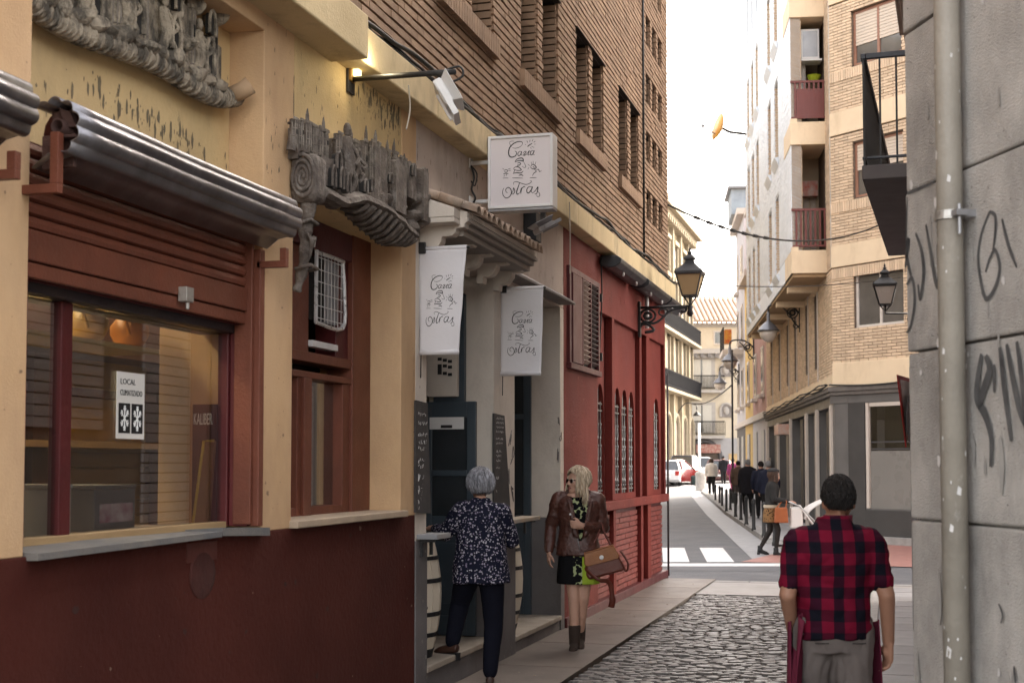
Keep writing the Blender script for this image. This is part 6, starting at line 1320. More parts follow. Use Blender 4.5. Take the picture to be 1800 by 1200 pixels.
# ================================================================== BUILDING CLOSING THE STREET
EF = frameM(C2W(0, 118), RT, -FW) @ Matrix.Scale(1.23, 4); CRM = mat('pale_cream_render', (.58, .50, .38), (.53, .45, .34), 1.5, .8, .1, dirt=(.36, .3, .22), dirt_amt=.3); CRM2 = mat('grey_stone_trim', (.42, .38, .34), (.36, .33, .3), 3, .8, .1)
eb = thing('street_end_building', 'cream building with iron balconies and tile roof closing the far street', 'building', tuple(C2W(18, 118)))
MB(EF).box(9, 22, -8, 0, 3.2, 11.3).build('wall', CRM, eb); MB(EF).box(9, 22, -8, .02, 0, 3.19).build('ground_floor', mat('grey_ground_stone', (.40, .38, .37), (.34, .32, .31), 2, .8, .1), eb)
MB(EF).box(8.8, 22, -8, .6, 9.1, 9.45).box(8.9, 22, -1, .35, 8.8, 9.09).build('cornice', CRM2, eb)
for k in range(18): MB(EF).box(12.2+k*.5, 12.42+k*.5, .3, .58, 8.85, 9.09).build('modillion', mat('dark_modillion', (.2, .18, .17)), eb)
rf = MB(EF).add([(8.8, .6, 11.31), (22, .6, 11.31), (22, -5, 13.6), (8.8, -5, 13.6)], [(0,1,2,3)]).build('roof', mat('roof_bed', (.25, .16, .11)), eb)
RT_ = mat('far_roof_tile', (.50, .37, .28), (.38, .25, .18), 4, .85, .2, isl=.2)
mt = MB().tube([(0, 0, 0), (0, -5.9, 2.42)], .13, 7).mesh('tile_row', RT_)
for k in range(38): mesh_obj('tile_row', mt, None, rf, EF @ Matrix.Translation((8.9+k*.34, .72, 11.33)))
MB(EF).box(12.0, 16.6, -.001, .1, 11.0, 11.29).build('eave_band', CRM2, eb)
aw_ = MB(EF).box(14.2, 15.0, .003, .05, 9.75, 10.75).build('attic_window', PALE, eb); MB(EF).box(14.3, 14.9, .051, .06, 9.85, 10.65).build('pane', WG2, aw_)
for z, zb in ((6.75, 6.35), (3.55, 3.15)):
    for xc_ in (13.35, 18.6):
        w_ = MB(EF).box(xc_-.95, xc_+.95, .003, .04, z, z+2.15).build('window_bay', CRM2, eb)
        for a in (-.7, .05): MB(EF).box(xc_+a, xc_+a+.62, .041, .07, z+.05, z+1.95).build('shutter', mat('cream_shutter', (.55, .52, .45), (.5, .46, .4), 6, .6, 0), w_)
        MB(EF).box(xc_-.06, xc_+.04, .041, .06, z+.05, z+1.95).build('pane', WG2, w_)
        bl_ = MB(EF).box(xc_-1.2, xc_+1.5, 0, .75, zb, zb+.2).build('balcony_slab', CRM2, eb); mb = MB(EF).box(xc_-1.2, xc_+1.5, .68, .74, zb+1.15, zb+1.22).box(xc_-1.2, xc_+1.5, .69, .73, zb+.3, zb+.34)
        for k in range(28): mb.box(xc_-1.2+k*.1, xc_-1.2+k*.1+.03, .70, .73, zb+.2, zb+1.15)
        mb.build('balcony_rail', FIRON, bl_)
for z in (7.5, 4.65):
    c = 15.05; n = 8; pts = [(c-.42, 0), (c-.42, .55)] + [(c-.42*math.cos(math.pi*j/n), .55+.42*math.sin(math.pi*j/n)) for j in range(1, n)] + [(c+.42, .55), (c+.42, 0)]
    nn_ = MB(EF).prism(pts, (0, .003, z), (1, 0, 0), (0, 0, 1), (0, .05, 0)).build('niche', mat('niche_grey', (.26, .23, .21)), eb); MB(EF).tube([(a, .06, z+b) for a, b in pts], .09, 5).build('niche_surround', CRM2, nn_); MB(EF).ball((c, .06, z+.45), (.22, .08, .30), 8, 6).build('medallion', CRM2, nn_, True)
n = 10; c = 13.4; arc = [(c-1.25, 0)] + [(c-1.25*math.cos(math.pi*j/n), 1.75+1.25*math.sin(math.pi*j/n)) for j in range(n+1)] + [(c+1.25, 0)]
ar = MB(EF).prism(arc, (0, .03, 0), (1, 0, 0), (0, 0, 1), (0, .03, 0)).build('shop_arch', mat('warm_shop_dark', (.10, .06, .035), (.05, .03, .02), 3, .5, 0), eb); MB(EF).tube([(a, .08, b) for a, b in arc], .16, 6).build('arch_surround', mat('dark_arch', (.12, .11, .11)), ar)
MB(EF).box(c-.5, c+1.2, .2, .32, 2.15, 2.75).build('shop_sign', mat('red_sign', (.30, .06, .045), (.45, .32, .25), 6, .5, 0), ar)
for (a, b, m_) in ((15.2, 16.4, mat('warm_window', (.55, .36, .16), (.4, .28, .14), 4, .4, 0)), (16.9, 18.2, mat('pink_window', (.6, .22, .2), (.5, .3, .25), 4, .4, 0))):
    w_ = MB(EF).box(a, b, .03, .06, .7, 2.1).build('shop_window', m_, eb)
for k in range(14): MB(EF).box(16.7+ (k % 2)*.15, 17.2, .002, .06, 3.4+k*.42, 3.75+k*.42).build('quoin', CRM2, eb)
# skyline annexe above the far right row
an = thing('rooftop_hut', 'blue grey rooftop hut peeping past the white bay', 'rooftop hut', tuple(FA @ Vector((32, -.5, 12.8)))); MB(FA).box(30.5, 33.5, -2.5, .45, 12.76, 13.9).build('body', mat('blue_grey_sheet', (.30, .34, .38), None, 3, .5, 0), an); MB(FA).box(30.3, 33.7, -2.6, .6, 13.9, 14.0).build('roof', GREYM, an)

lb_ = thing('added_shade_block', 'unseen ochre block added behind the red corner to shade the far street', 'building', (-15, 40, 0))
MB().box(-26, -10.6, 26, 55.5, 0, 13.6).build('wall', ORN, lb_); MB().box(-26, -10.3, 25.8, 55.6, 13.6, 14).build('cornice', ORN2, lb_)  # block out of view, added for its shade on the far street
# ================================================================== STREET FURNITURE
for k, (u, vt, vb) in enumerate(((1257.6, 852, 884), (1265, 856, 888), (1269.4, 860, 892), (1277, 863, 899.5), (1284, 865, 897), (1293, 870.6, 909.5), (1302.5, 875, 915), (1312, 880, 923), (1325, 886.6, 932.5), (1343, 895, 944), (1362, 905, 959))):
    p = PZ(u, vb, .10); 
    if k == 0:
        b0 = thing('bollard', 'farthest black bollard, eleventh along the kerb from the zebra crossing', 'bollard', (p.x, p.y, .10), 0, 'bollards along the far kerb')
        MB().lathe([(.055, 0), (.055, .06), (.042, .09), (.040, .62), (.05, .64), (.05, .68)], (p.x, p.y, .10), 10).build('post', IRON, b0, True); MB().lathe([(.046, .0), (.05, .03), (.035, .07), (.005, .09)], (p.x, p.y, .781), 10).build('cap', IRON, b0, True)
    else:
        c = dup_tree(b0); c.location = (p.x, p.y, .10); n_ = 11-k; c['label'] = 'black iron bollard nearest the zebra crossing, behind the leopard skirt' if n_ == 1 else ['', '', 'second', 'third', 'fourth', 'fifth', 'sixth', 'seventh', 'eighth', 'ninth', 'tenth'][n_] + ' black iron bollard along the kerb from the zebra crossing'
sp_ = thing('stone_post', 'squat grey stone post beside the parked cars', 'post', tuple(PZ(1232, 872, 0))); q = PZ(1232, 872, 0); MB().lathe([(.34, 0), (.34, .12), (.28, .2), (.27, 1.1), (.31, 1.18), (.22, 1.3)], q, 12).build('shaft', GST, sp_, True); MB().lathe([(.36, -.02), (.36, .08)], q, 12).build('plinth', CRM2, sp_)
wp = thing('white_pole', 'slim white pole rising behind the squat stone post', 'pole', tuple(C2W(9.95, 72))); q = C2W((1229-900)/2400*74, 74); MB().tube([q, q + Vector((0, 0, 3.9))], .07, 8).build('shaft', WMET, wp, True); MB().lathe([(.14, 0), (.1, .2)], q, 8).build('foot', WMET, wp)
gb = thing('litter_bin', 'dark green litter bin on the pavement before the stone post', 'bin', tuple(PZ(1222, 862))); q = PZ(1222, 864); MB().lathe([(.2, 0), (.24, .1), (.26, .85), (.28, .9), (.2, 1.0)], q, 12).build('body', mat('bin_green', (.03, .05, .05), None, 3, .5, 0), gb, True); MB().lathe([(.23, -.01), (.23, .05)], q, 12).build('foot', IRON, gb)
# overhead cables
def cable(p0, p1, sag, r, lab):
    t = thing('overhead_cable', lab, 'cable', tuple((p0+p1)/2)); P = [p0.lerp(p1, k/24) - Vector((0, 0, sag*4*(k/24)*(1-k/24))) for k in range(25)]
    MB().tube(P, r, 5).build('strand', RUB, t, True)
    if r > .012:
        mb = MB()
        for k in range(2, 9): mb.tube([P[k], P[k].lerp(P[k+1], .35)], r*1.8, 5)
        mb.build('clips', RUB, t)['kind'] = 'stuff'
cable(Vector((XB+.05, 19.9, 5.50)), FC @ Vector((1.9, .05, 6.87)), .55, .016, 'thick black cable slung from the brick block to the corner building')
cable(Vector((XB+.05, 19.9, 4.35)), FC @ Vector((1.9, .05, 5.55)), .12, .008, 'thin lower cable slung from the brick block to the corner building')
cable(C2W(12.6, 95, 5.9), C2W(9.0, 56, 4.9), .3, .03, 'far cable crossing before the cream street end building')

# ================================================================== CARS
TYRE = mat('tyre_rubber', (.015, .015, .015), None, 4, .8, 0); CG = mat('car_glass', (.03, .035, .04), (.05, .055, .06), 2, .05, 0, spec=.9)
def car(pos, rz, col, lab, H=1.48, L_=4.1, W=1.72):
    M_ = Matrix.Translation(pos) @ Matrix.Rotation(rz, 4, 'Z'); t = thing('parked_car', lab, 'car', tuple(pos), rz, 'cars parked down the far street')
    pm = mat('car_paint_' + lab.split()[0], col, tuple(x*.9 for x in col), 2, .25, 0, coat=.6)
    def ring(x, zb, zt, w, k): return [(x, -w*.5, zb), (x, -w*.5*1.0, (zb+zt)/2), (x, -w*.5*k, zt), (x, 0, zt+.02), (x, w*.5*k, zt), (x, w*.5, (zb+zt)/2), (x, w*.5, zb)]
    st = [(-L_/2, .38, .72, W*.86), (-L_/2+.12, .25, .92, W*.96), (-L_/2+.6, .2, .97, W), (-.3, .2, .95, W), (.75, .2, .95, W), (1.5, .2, .86, W*.98), (L_/2-.15, .25, .72, W*.9), (L_/2, .36, .60, W*.8)]
    V = []; n = 7
    for x, a, b, w_ in st: V += ring(x, a, b, w_, .92)
    MB(M_).add(V, [(i*n+k, i*n+k+1, (i+1)*n+k+1, (i+1)*n+k) for i in range(len(st)-1) for k in range(n-1)] + [tuple(range(n)), tuple((len(st)-1)*n+k for k in range(n))] + [(i*n, (i+1)*n, (i+1)*n+n-1, i*n+n-1) for i in range(len(st)-1)]).build('body', pm, t, True, bevel=0, auto=35)
    cs = [(-L_/2+.25, .95, W*.88, 0), (-L_/2+.7, H-.03, W*.74, 1), (.1, H, W*.74, 1), (1.05, .93, W*.9, 0)]
    Pc = [[(x, -w_/2, z), (x, w_/2, z)] for x, z, w_, _ in cs]; g = MB(M_)
    fl_ = [p for q in Pc for p in q]
    g.add(fl_, [(0,1,3,2), (4,5,7,6), (0,2,4,6), (1,7,5,3)]).build('glass', CG, t)
    r_ = MB(M_).add([(-L_/2+.66, -W*.375, H-.035), (.12, -W*.375, H-.0), (.12, W*.375, H-.0), (-L_/2+.66, W*.375, H-.035), (-L_/2+.75, -W*.33, H+.03), (.05, -W*.33, H+.05), (.05, W*.33, H+.05), (-L_/2+.75, W*.33, H+.03)], [(0,1,5,4), (1,2,6,5), (2,3,7,6), (3,0,4,7), (4,5,6,7), (3,2,1,0)])
    for s in (-1, 1):
        for a, b in ((0, 1), (3, 2)): r_.tube([Vector((cs[a][0], s*cs[a][2]/2, cs[a][1])), Vector((cs[b][0], s*cs[b][2]/2, cs[b][1]))], .045, 5)
        r_.tube([Vector((-.4, s*W*.45, .95)), Vector((-.45, s*W*.375, H))], .04, 5)
    r_.build('roof', pm, t)
    for x in (-1.28, 1.25):
        for s in (-1, 1):
            A3 = Matrix.Rotation(R(90), 3, 'X'); w_ = MB(M_).lathe([(.3, -.1), (.31, -.06), (.31, .06), (.3, .1)], (x, s*W*.44, .31), 16, A3).build('wheel', TYRE, t); MB(M_).lathe([(.18, -.104), (.18, .104)], (x, s*W*.44, .31), 12, A3).build('rim', WMET, w_)
    for s in (-1, 1):
        MB(M_).box(-L_/2-.012, -L_/2+.08, s*W*.36-.12, s*W*.36+.12, .62, .88).build('tail_light', mat('tail_red', (.35, .02, .015), None, 3, .3, 0), t, bevel=.01); MB(M_).box(L_/2-.10, L_/2+.005, s*W*.3-.15, s*W*.3+.15, .48, .62).build('headlight', WMET, t, bevel=.01)
    MB(M_).box(-L_/2-.015, -L_/2+.05, -.26, .26, .5, .61).build('number_plate', WMET, t)
    return t
def cpos(u, d): p = C2W((u-900)/2400*d, d); return (p.x, p.y, .01 + gz(d-30))
hd = math.atan2(FD.y, FD.x)
car(cpos(1170, 82), R(100), (.6, .6, .6), 'silver car half hidden by the corner of the red front'); car(cpos(1186, 84), R(65), (.20, .02, .018), 'red car parked second from the red corner'); car(cpos(1207, 88), R(85), (.05, .055, .07), 'dark taller car parked behind the red one', 1.75); car(cpos(1229, 96), R(100), (.62, .63, .65), 'white car parked last before the stone post', 1.6)
car(cpos(1264, 86), R(95), (.09, .03, .03), 'maroon car waiting beyond the white jacketed walker')

# small litter and road wear
lt = MB(); rl_ = random.Random(77)
for _ in range(46):
    x, y = (rl_.uniform(-3.1, -2.5), rl_.uniform(8.5, 19)) if rl_.random() < .6 else (rl_.uniform(-2.3, 1.5), rl_.uniform(8, 19.4)); z = .043 if x < -2.42 else (.03 if y < 17.65 else .022); a = rl_.uniform(0, 6.28); l_ = rl_.uniform(.008, .03)
    lt.cbox((x, y, z), (l_, l_*.5, .004), Matrix.Rotation(a, 3, 'Z'))
o = lt.build('street_litter', mat('litter_scraps', (.5, .47, .42), (.25, .16, .08), 30, .9, 0), side); o['kind'] = 'stuff'
pt_ = MB()
for _ in range(26):
    s, o_ = rl_.uniform(-4, 34), rl_.uniform(-6.5, -1); q = [fs(s + math.cos(k*.785)*rl_.uniform(.3, 1.4), o_ + math.sin(k*.785)*rl_.uniform(.12, .5), 0) for k in range(8)]; pt_.add([(p.x, p.y, .0115 + gz(s)) for p in q], [tuple(range(8))])
o = pt_.build('asphalt_patches', mat('worn_asphalt_patch', (.095, .095, .10), (.13, .13, .135), 2, .8, .4, 200), far); o['kind'] = 'stuff'
# ================================================================== PEOPLE
def loc_child(o, par): o.parent = par; o.matrix_parent_inverse = Matrix.Identity(4); return o
def pbuild(mb, name, m, par, smooth=True): return loc_child(mesh_obj(name, mb.mesh(name, m, smooth)), par)
def fuse(mb, name, m, par, vox, sm=6, wr=0, fr=9, str_=(1, 1, 1), seed=0, fold=None):
    o = mesh_obj(name, mb.mesh(name, None, True))
    r_ = o.modifiers.new('r', 'REMESH'); r_.mode = 'VOXEL'; r_.voxel_size = vox; r_.use_smooth_shade = True
    s_ = o.modifiers.new('s', 'SMOOTH'); s_.iterations = sm; s_.factor = .5
    bake(o); me = o.data
    if wr:
        so = Vector((seed*3.1, seed*1.7, 0)); nrm = [v.normal.copy() for v in me.vertices]
        for v_, n_ in zip(me.vertices, nrm):
            q = Vector((v_.co.x*str_[0], v_.co.y*str_[1], v_.co.z*str_[2]))*fr + so
            d = noise.noise(q)*.6 + abs(noise.noise(q*1.9+Vector((5, 5, 5))))*.9 - .25
            v_.co += n_*d*wr
    me.materials.clear(); me.materials.append(m); me.polygons.foreach_set('use_smooth', [True]*len(me.polygons)); me.update()
    return loc_child(o, par)
def loft(mb, secs, n=22, p=2.3):
    V = []
    for (cx, cy, z, rx, ry) in secs:
        for k in range(n):
            a = 2*math.pi*k/n; c, s = math.cos(a), math.sin(a)
            V.append((cx + rx*math.copysign(abs(c)**(2/p), c), cy + ry*math.copysign(abs(s)**(2/p), s), z))
    m = len(secs)
    return mb.add(V, [(i*n+k, i*n+(k+1) % n, (i+1)*n+(k+1) % n, (i+1)*n+k) for i in range(m-1) for k in range(n)] + [tuple(range(n-1, -1, -1)), tuple((m-1)*n+k for k in range(n))])
def limb(mb, pts, rad, n=12):
    P = [Vector(p) for p in pts]; Q = []; r_ = []
    for i in range(len(P)-1):
        for k in range(5): Q.append(P[i].lerp(P[i+1], k/5)); r_.append(rad[i] + (rad[i+1]-rad[i])*k/5)
    Q.append(P[-1]); r_.append(rad[-1]); mb.tube(Q, r_, n)
    for p, r0 in zip(P, rad): mb.ball(p, r0*.98, 10, 8)
    return mb
def hand(mb, wr, d, side, pn, S=1, curl=.5, thumb=1):
    """palm along d, knuckle row along side (towards the thumb), palm facing pn"""
    d, side, pn = Vector(d).normalized(), Vector(side).normalized(), Vector(pn).normalized(); wr = Vector(wr)
    for k, (o_, L_) in enumerate(((.030, .070), (.010, .078), (-.010, .073), (-.029, .058))):
        b = wr + d*.085*S + side*o_*S; mb.tube([wr + side*o_*.6*S, b], [.017*S, .0125*S], 8)
        a = curl*(.75+.12*k); p = b; ang = a*.5; pts = [p]
        for seg in (.45, .32, .23):
            p = p + (d*math.cos(ang) + pn*math.sin(ang))*L_*seg*S; pts.append(p); ang += a*.8
        mb.tube(pts, [.0098*S, .009*S, .0083*S, .0065*S], 8); mb.ball(pts[-1], .0066*S, 6, 5)
        for q in pts[:-1]: mb.ball(q, .0098*S, 6, 5)
    t0 = wr + d*.022*S + side*.022*S; t1 = t0 + (d*.6+side*.75+pn*.25)*.042*S; t2 = t1 + (d*.85+side*.2+pn*.4)*.034*S; t3 = t2 + (d*.9-side*.1+pn*.4)*.024*S
    mb.tube([t0, t1, t2, t3], [.015*S, .0125*S, .0105*S, .007*S], 8); mb.ball(t3, .0072*S, 6, 5)
    mb.ball(wr + d*.045*S + pn*.003, Vector((.028, .028, .028))*S, 8, 6)
def headM(c, yaw, pitch=0, roll=0): return Matrix.Translation(c) @ Matrix.Rotation(yaw, 4, 'Z') @ Matrix.Rotation(pitch, 4, 'X') @ Matrix.Rotation(roll, 4, 'Y')
HS = [(0, .050, .000, .022, .022), (0, .045, .012, .036, .036), (0, .032, .035, .050, .058), (0, .018, .070, .062, .080), (0, .006, .105, .069, .092), (0, .000, .140, .073, .097), (0, -.004, .172, .071, .094), (0, -.008, .200, .058, .077), (0, -.010, .218, .038, .050), (0, -.010, .228, .014, .018)]
def head_mesh(mb, M_, k=1.0):
    h = MB(M_ @ Matrix.Scale(k, 4)); loft(h, HS, 20, 2.1)
    h.tube([(0, .094, .118), (0, .106, .096), (0, .116, .080), (0, .104, .073)], [.008, .010, .013, .009], 8); h.ball((-.011, .101, .076), .008, 6, 5); h.ball((.011, .101, .076), .008, 6, 5)
    h.tube([(-.045, .078, .124), (0, .096, .126), (.045, .078, .124)], .010, 6); h.ball((0, .083, .018), (.022, .016, .016), 8, 6)
    for s in (-1, 1):
        h.ball((s*.074, .000, .100), (.008, .018, .031), 8, 6); h.ball((s*.042, .068, .080), (.020, .018, .020), 8, 6)
        h.tube([(s*.018, .091, .045), (0, .096, .047)], [.006, .008], 6)
    h.tube([(-.016, .090, .040), (0, .094, .039), (.016, .090, .040)], .007, 6)
    mb.v += [v for v in h.v]; n = len(mb.v)-len(h.v); mb.f += [tuple(i+n for i in f) for f in h.f]
LIP = mat('lip', (.30, .09, .075), None, 4, .4, 0); EYW = mat('eye_white', (.6, .58, .55), None, 4, .2, 0); IRI = mat('iris', (.03, .02, .015), None, 4, .1, 0)
def face(par, M_, k, brow, lips=LIP):
    Mk = M_ @ Matrix.Scale(k, 4)
    for s in (-1, 1):
        pbuild(MB(Mk).ball((s*.031, .081, .108), (.013, .009, .008), 8, 6), 'eye', EYW, par); pbuild(MB(Mk).ball((s*.031, .0895, .108), (.0055, .003, .0055), 8, 6), 'iris', IRI, par)
        pbuild(MB(Mk).tube([(s*.048, .079, .125), (s*.034, .092, .130), (s*.016, .096, .127)], [.003, .0045, .004], 5), 'eyebrow', brow, par)
    pbuild(MB(Mk).tube([(-.024, .088, .043), (-.008, .100, .048), (0, .101, .0465), (.008, .100, .048), (.024, .088, .043)], [.002, .0055, .005, .0055, .002], 6).tube([(-.020, .089, .040), (0, .100, .037), (.020, .089, .040)], [.002, .006, .002], 6), 'mouth', lips, par)
def hair(par, M_, k, m, style, seed=1, name='hair'):
    rnd = random.Random(seed); Mk = M_ @ Matrix.Scale(k, 4); mb = MB(Mk)
    C = Vector((0, -.006, .135)); rx, ry, rz = {'short': (.079, .105, .103), 'bob': (.104, .122, .114), 'long': (.092, .114, .108), 'cap': (.082, .106, .104)}[style]
    def lim(az):                                            # az 0 = front; polar limit of the cap
        f = abs((az+math.pi) % (2*math.pi) - math.pi)/math.pi
        ear = {'short': 1.62, 'bob': 2.05, 'long': 1.75, 'cap': 1.5}[style]; back = {'short': 2.2, 'bob': 2.42, 'long': 2.5, 'cap': 2.0}[style]
        return 1.0 + (ear-1.0)*min(1, f/.45)**1.5 if f < .45 else ear + (back-ear)*min(1, (f-.45)/.3)
    na, npol = 40, 14
    def S(fa, fp):
        az = fa*2*math.pi; po = lim(az)*fp; d = Vector((math.sin(az)*math.sin(po), math.cos(az)*math.sin(po), math.cos(po)))
        w_ = 1 + (.07 if style == 'bob' else .045)*noise.noise(Vector((math.sin(az)*4, math.cos(az)*4, po*1.2+seed)))
        return C + Vector((d.x*rx, d.y*ry, d.z*rz))*w_
    mb.grid(S, na, npol)
    ns = {'short': 900, 'bob': 620, 'long': 260, 'cap': 60}[style]
    for i in range(ns):
        az = rnd.uniform(0, 2*math.pi); f0 = rnd.uniform(.02, .55 if style != 'short' else .9); pts = []; f1 = min(1.0, f0 + rnd.uniform(.12, .3)) if style == 'short' else 1.0 + rnd.uniform(-.05, .06)
        for j in range(6):
            f = f0 + (f1-f0)*j/5; p = S((az + .10*math.sin(j*.8+i))/(2*math.pi), f); p = C + (p-C)*(1.01 + (.05 if style == 'short' else .03)*rnd.random()*(j/5 if style == 'short' else 1)) + Vector((rnd.gauss(0, 1), rnd.gauss(0, 1), rnd.gauss(0, 1)))*.0025; pts.append(p)
        fr = abs((az+math.pi) % (2*math.pi) - math.pi)/math.pi
        if style == 'long' and fr > .28:
            L_ = .13 + .09*rnd.random() + (.05 if fr > .5 else 0); e = pts[-1]; out = Vector((e.x, e.y*.6, 0)).normalized()
            pts += [e + Vector((0, 0, -L_*.35)) + out*.012, e + Vector((0, 0, -L_*.7)) + out*.024, e + Vector((rnd.uniform(-.01, .01), rnd.uniform(-.01, .01), -L_)) + out*.012]
        r0 = .0026 if style == 'short' else .0042; mb.tube(pts, [r0]*(len(pts)-1)+[r0*.25], 4)
    return pbuild(mb, name, m, par)
def shoe(par, ank, toe, m, S=1, heel=.02, boot=0, name='shoe', solem=None):
    a = Vector(ank); d = Vector((toe[0], toe[1], 0)).normalized(); pz = toe[2] if len(toe) > 2 else 0; d = Vector((d.x, d.y, pz)).normalized(); s = Vector((-d.y, d.x, 0)); zb = a.z - .075*S
    mb = MB(); b = a + Vector((0, 0, -.05*S)); mb.tube([b - d*.055*S, b - d*.02*S, b + d*.05*S + Vector((0, 0, -.012)), b + d*.115*S + Vector((0, 0, -.022)), b + d*.165*S + Vector((0, 0, -.028))], [.032*S, .038*S, .040*S, .036*S, .02*S], 12, True, .95)
    mb.ball(b + d*.15*S + Vector((0, 0, -.028)), (.028*S, .028*S, .02*S), 8, 6)
    if boot: mb.tube([b, a + Vector((0, 0, boot))], [.046*S, .052*S], 12)
    o = fuse(mb, name, m, par, .009, 3)
    sl_ = MB(); sl_.prism([(-.06, -.028), (.05, -.034), (.12, -.034), (.18, -.015), (.19, 0), (.18, .015), (.12, .034), (.05, .034), (-.06, .028)], b + Vector((0, 0, -.052*S)), d*S, s*S, (0, 0, .014))
    if heel > .02: sl_.box(b.x-.02, b.x+.02, b.y-.02, b.y+.02, b.z-.052*S-heel, b.z-.05*S) if abs(d.y) > 2 else sl_.prism([(-.062, -.024), (-.005, -.024), (-.005, .024), (-.062, .024)], b + Vector((0, 0, -.05*S-heel)), d*S, s*S, (0, 0, heel))
    pbuild(sl_, 'sole', solem or INK, par, False); return o
def skin(name, c): return mat(name, c, tuple(x*.86 for x in c), 6, .5, .06, 60, spec=.35)
def trunk(mb, S, fem, ex=0, z0=.80, z1=1.5, lean=0, sec=None):
    base = sec or ([(.80, .165, .115), (.90, .172, .118), (.98, .155, .108), (1.07, .132, .098), (1.17, .142, .108), (1.27, .155, .118), (1.36, .168, .102), (1.42, .135, .082), (1.455, .075, .062), (1.50, .052, .055)] if fem else
        [(.80, .160, .112), (.90, .165, .115), (.98, .160, .110), (1.07, .156, .108), (1.17, .168, .115), (1.27, .182, .122), (1.36, .190, .108), (1.42, .150, .085), (1.455, .080, .065), (1.50, .058, .060)])
    out = []
    for z, rx, ry in base:
        if z0-.001 <= z <= z1+.001:
            k = max(0, 1-(max(z-1.40, 0)/.06)); e = ex*(.4+.6*k); out.append((0, lean*(z-.9), z*S, (rx+e)*S, (ry+e)*S))
    loft(mb, out)
    return out
def add_person(label, loc, rz, S): 
    t = thing('person', label, 'person', loc, rz, 'people in the street'); return t
def arm_r(S, k=1): return [.052*S*k, .041*S*k, .029*S*k]
def leg_r(S, k=1): return [.088*S*k, .060*S*k, .040*S*k]
def make_body(par, S, fem, sk, legs, arms, hM, hk, vox, lean=0, hands=None, bare=False, sec=None):
    mb = MB(); trunk(mb, S, fem, -.006 if sec is None else -.022, lean=lean, sec=sec)
    for (h, kn, an, toe) in legs:
        limb(mb, (h, kn, an), leg_r(S, .93 if bare else .78)); P = Vector(kn).lerp(Vector(an), .3); q = (Vector(an)-Vector(kn)).normalized()
        if bare: mb.ball(P + Vector((0, -.012, 0)), (.050*S*(1 if bare else .8), .056*S*(1 if bare else .8), .11*S), 10, 8)
        d = Vector((toe[0], toe[1], 0)).normalized(); a = Vector(an); mb.tube([a, a + d*.01 + Vector((0, 0, -.03*S)), a + d*.03*S + Vector((0, 0, -.04*S))], [.026*S, .022*S, .014*S], 8)
    for i, (s, e, w_) in enumerate(arms):
        limb(mb, (s, e, w_), arm_r(S)); mb.ball(Vector(s), .062*S, 10, 8)
        if hands and hands[i]: hand(mb, w_, *hands[i])
    nk = hM @ Vector((0, -.012, .02)); b = Vector((0, lean*.5, 1.43*S)); mb.tube([b, b.lerp(nk, .5), nk], [.062*S, .054*S, .054*S], 12)
    head_mesh(mb, hM, hk); return fuse(mb, 'body', sk, par, vox, 4)
def top(par, name, m, S, fem, arms, hem, ex, sleeve, vox, lean=0, wr=.006, seed=1, sk=1.32, secs=None, neck=1.455, fr=9, stt=(1, 1, .6)):
    mb = MB(); trunk(mb, S, fem, ex, hem, neck, lean, sec=secs)
    for (s, e, w_) in arms:
        s, e, w_ = Vector(s), Vector(e), Vector(w_); r = arm_r(S, sk); inn = Vector((s.x*.55, s.y, s.z+.012)); P = [inn, s]
        if sleeve <= 1: P += [s.lerp(e, sleeve)]; rr_ = [.075*S+ex*.6, .064*S*sk*.92, r[1]*1.12]
        else: P += [e, e.lerp(w_, sleeve-1)]; rr_ = [.068*S+ex*.5, .060*S*sk*.9, r[1]*1.06, r[2]*1.18]
        limb(mb, P, rr_)
    return fuse(mb, name, m, par, vox, 5, wr, fr, stt, seed)
def trousers(par, m, S, fem, legs, vox, wr=.006, k=1.12, topz=.98, end=.97, seed=2, name='trousers', lean=0):
    mb = MB(); trunk(mb, S, fem, .008, .80, topz, lean)
    for (h, kn, an, toe) in legs:
        h, kn, an = Vector(h), Vector(kn), Vector(an); r = leg_r(S, k); limb(mb, (h + Vector((0, 0, .03)), kn, kn.lerp(an, end)), [r[0]*1.04, r[1]*1.08, r[2]*1.25])
    return fuse(mb, name, m, par, vox, 5, wr, 8, (1, 1, .7), seed)
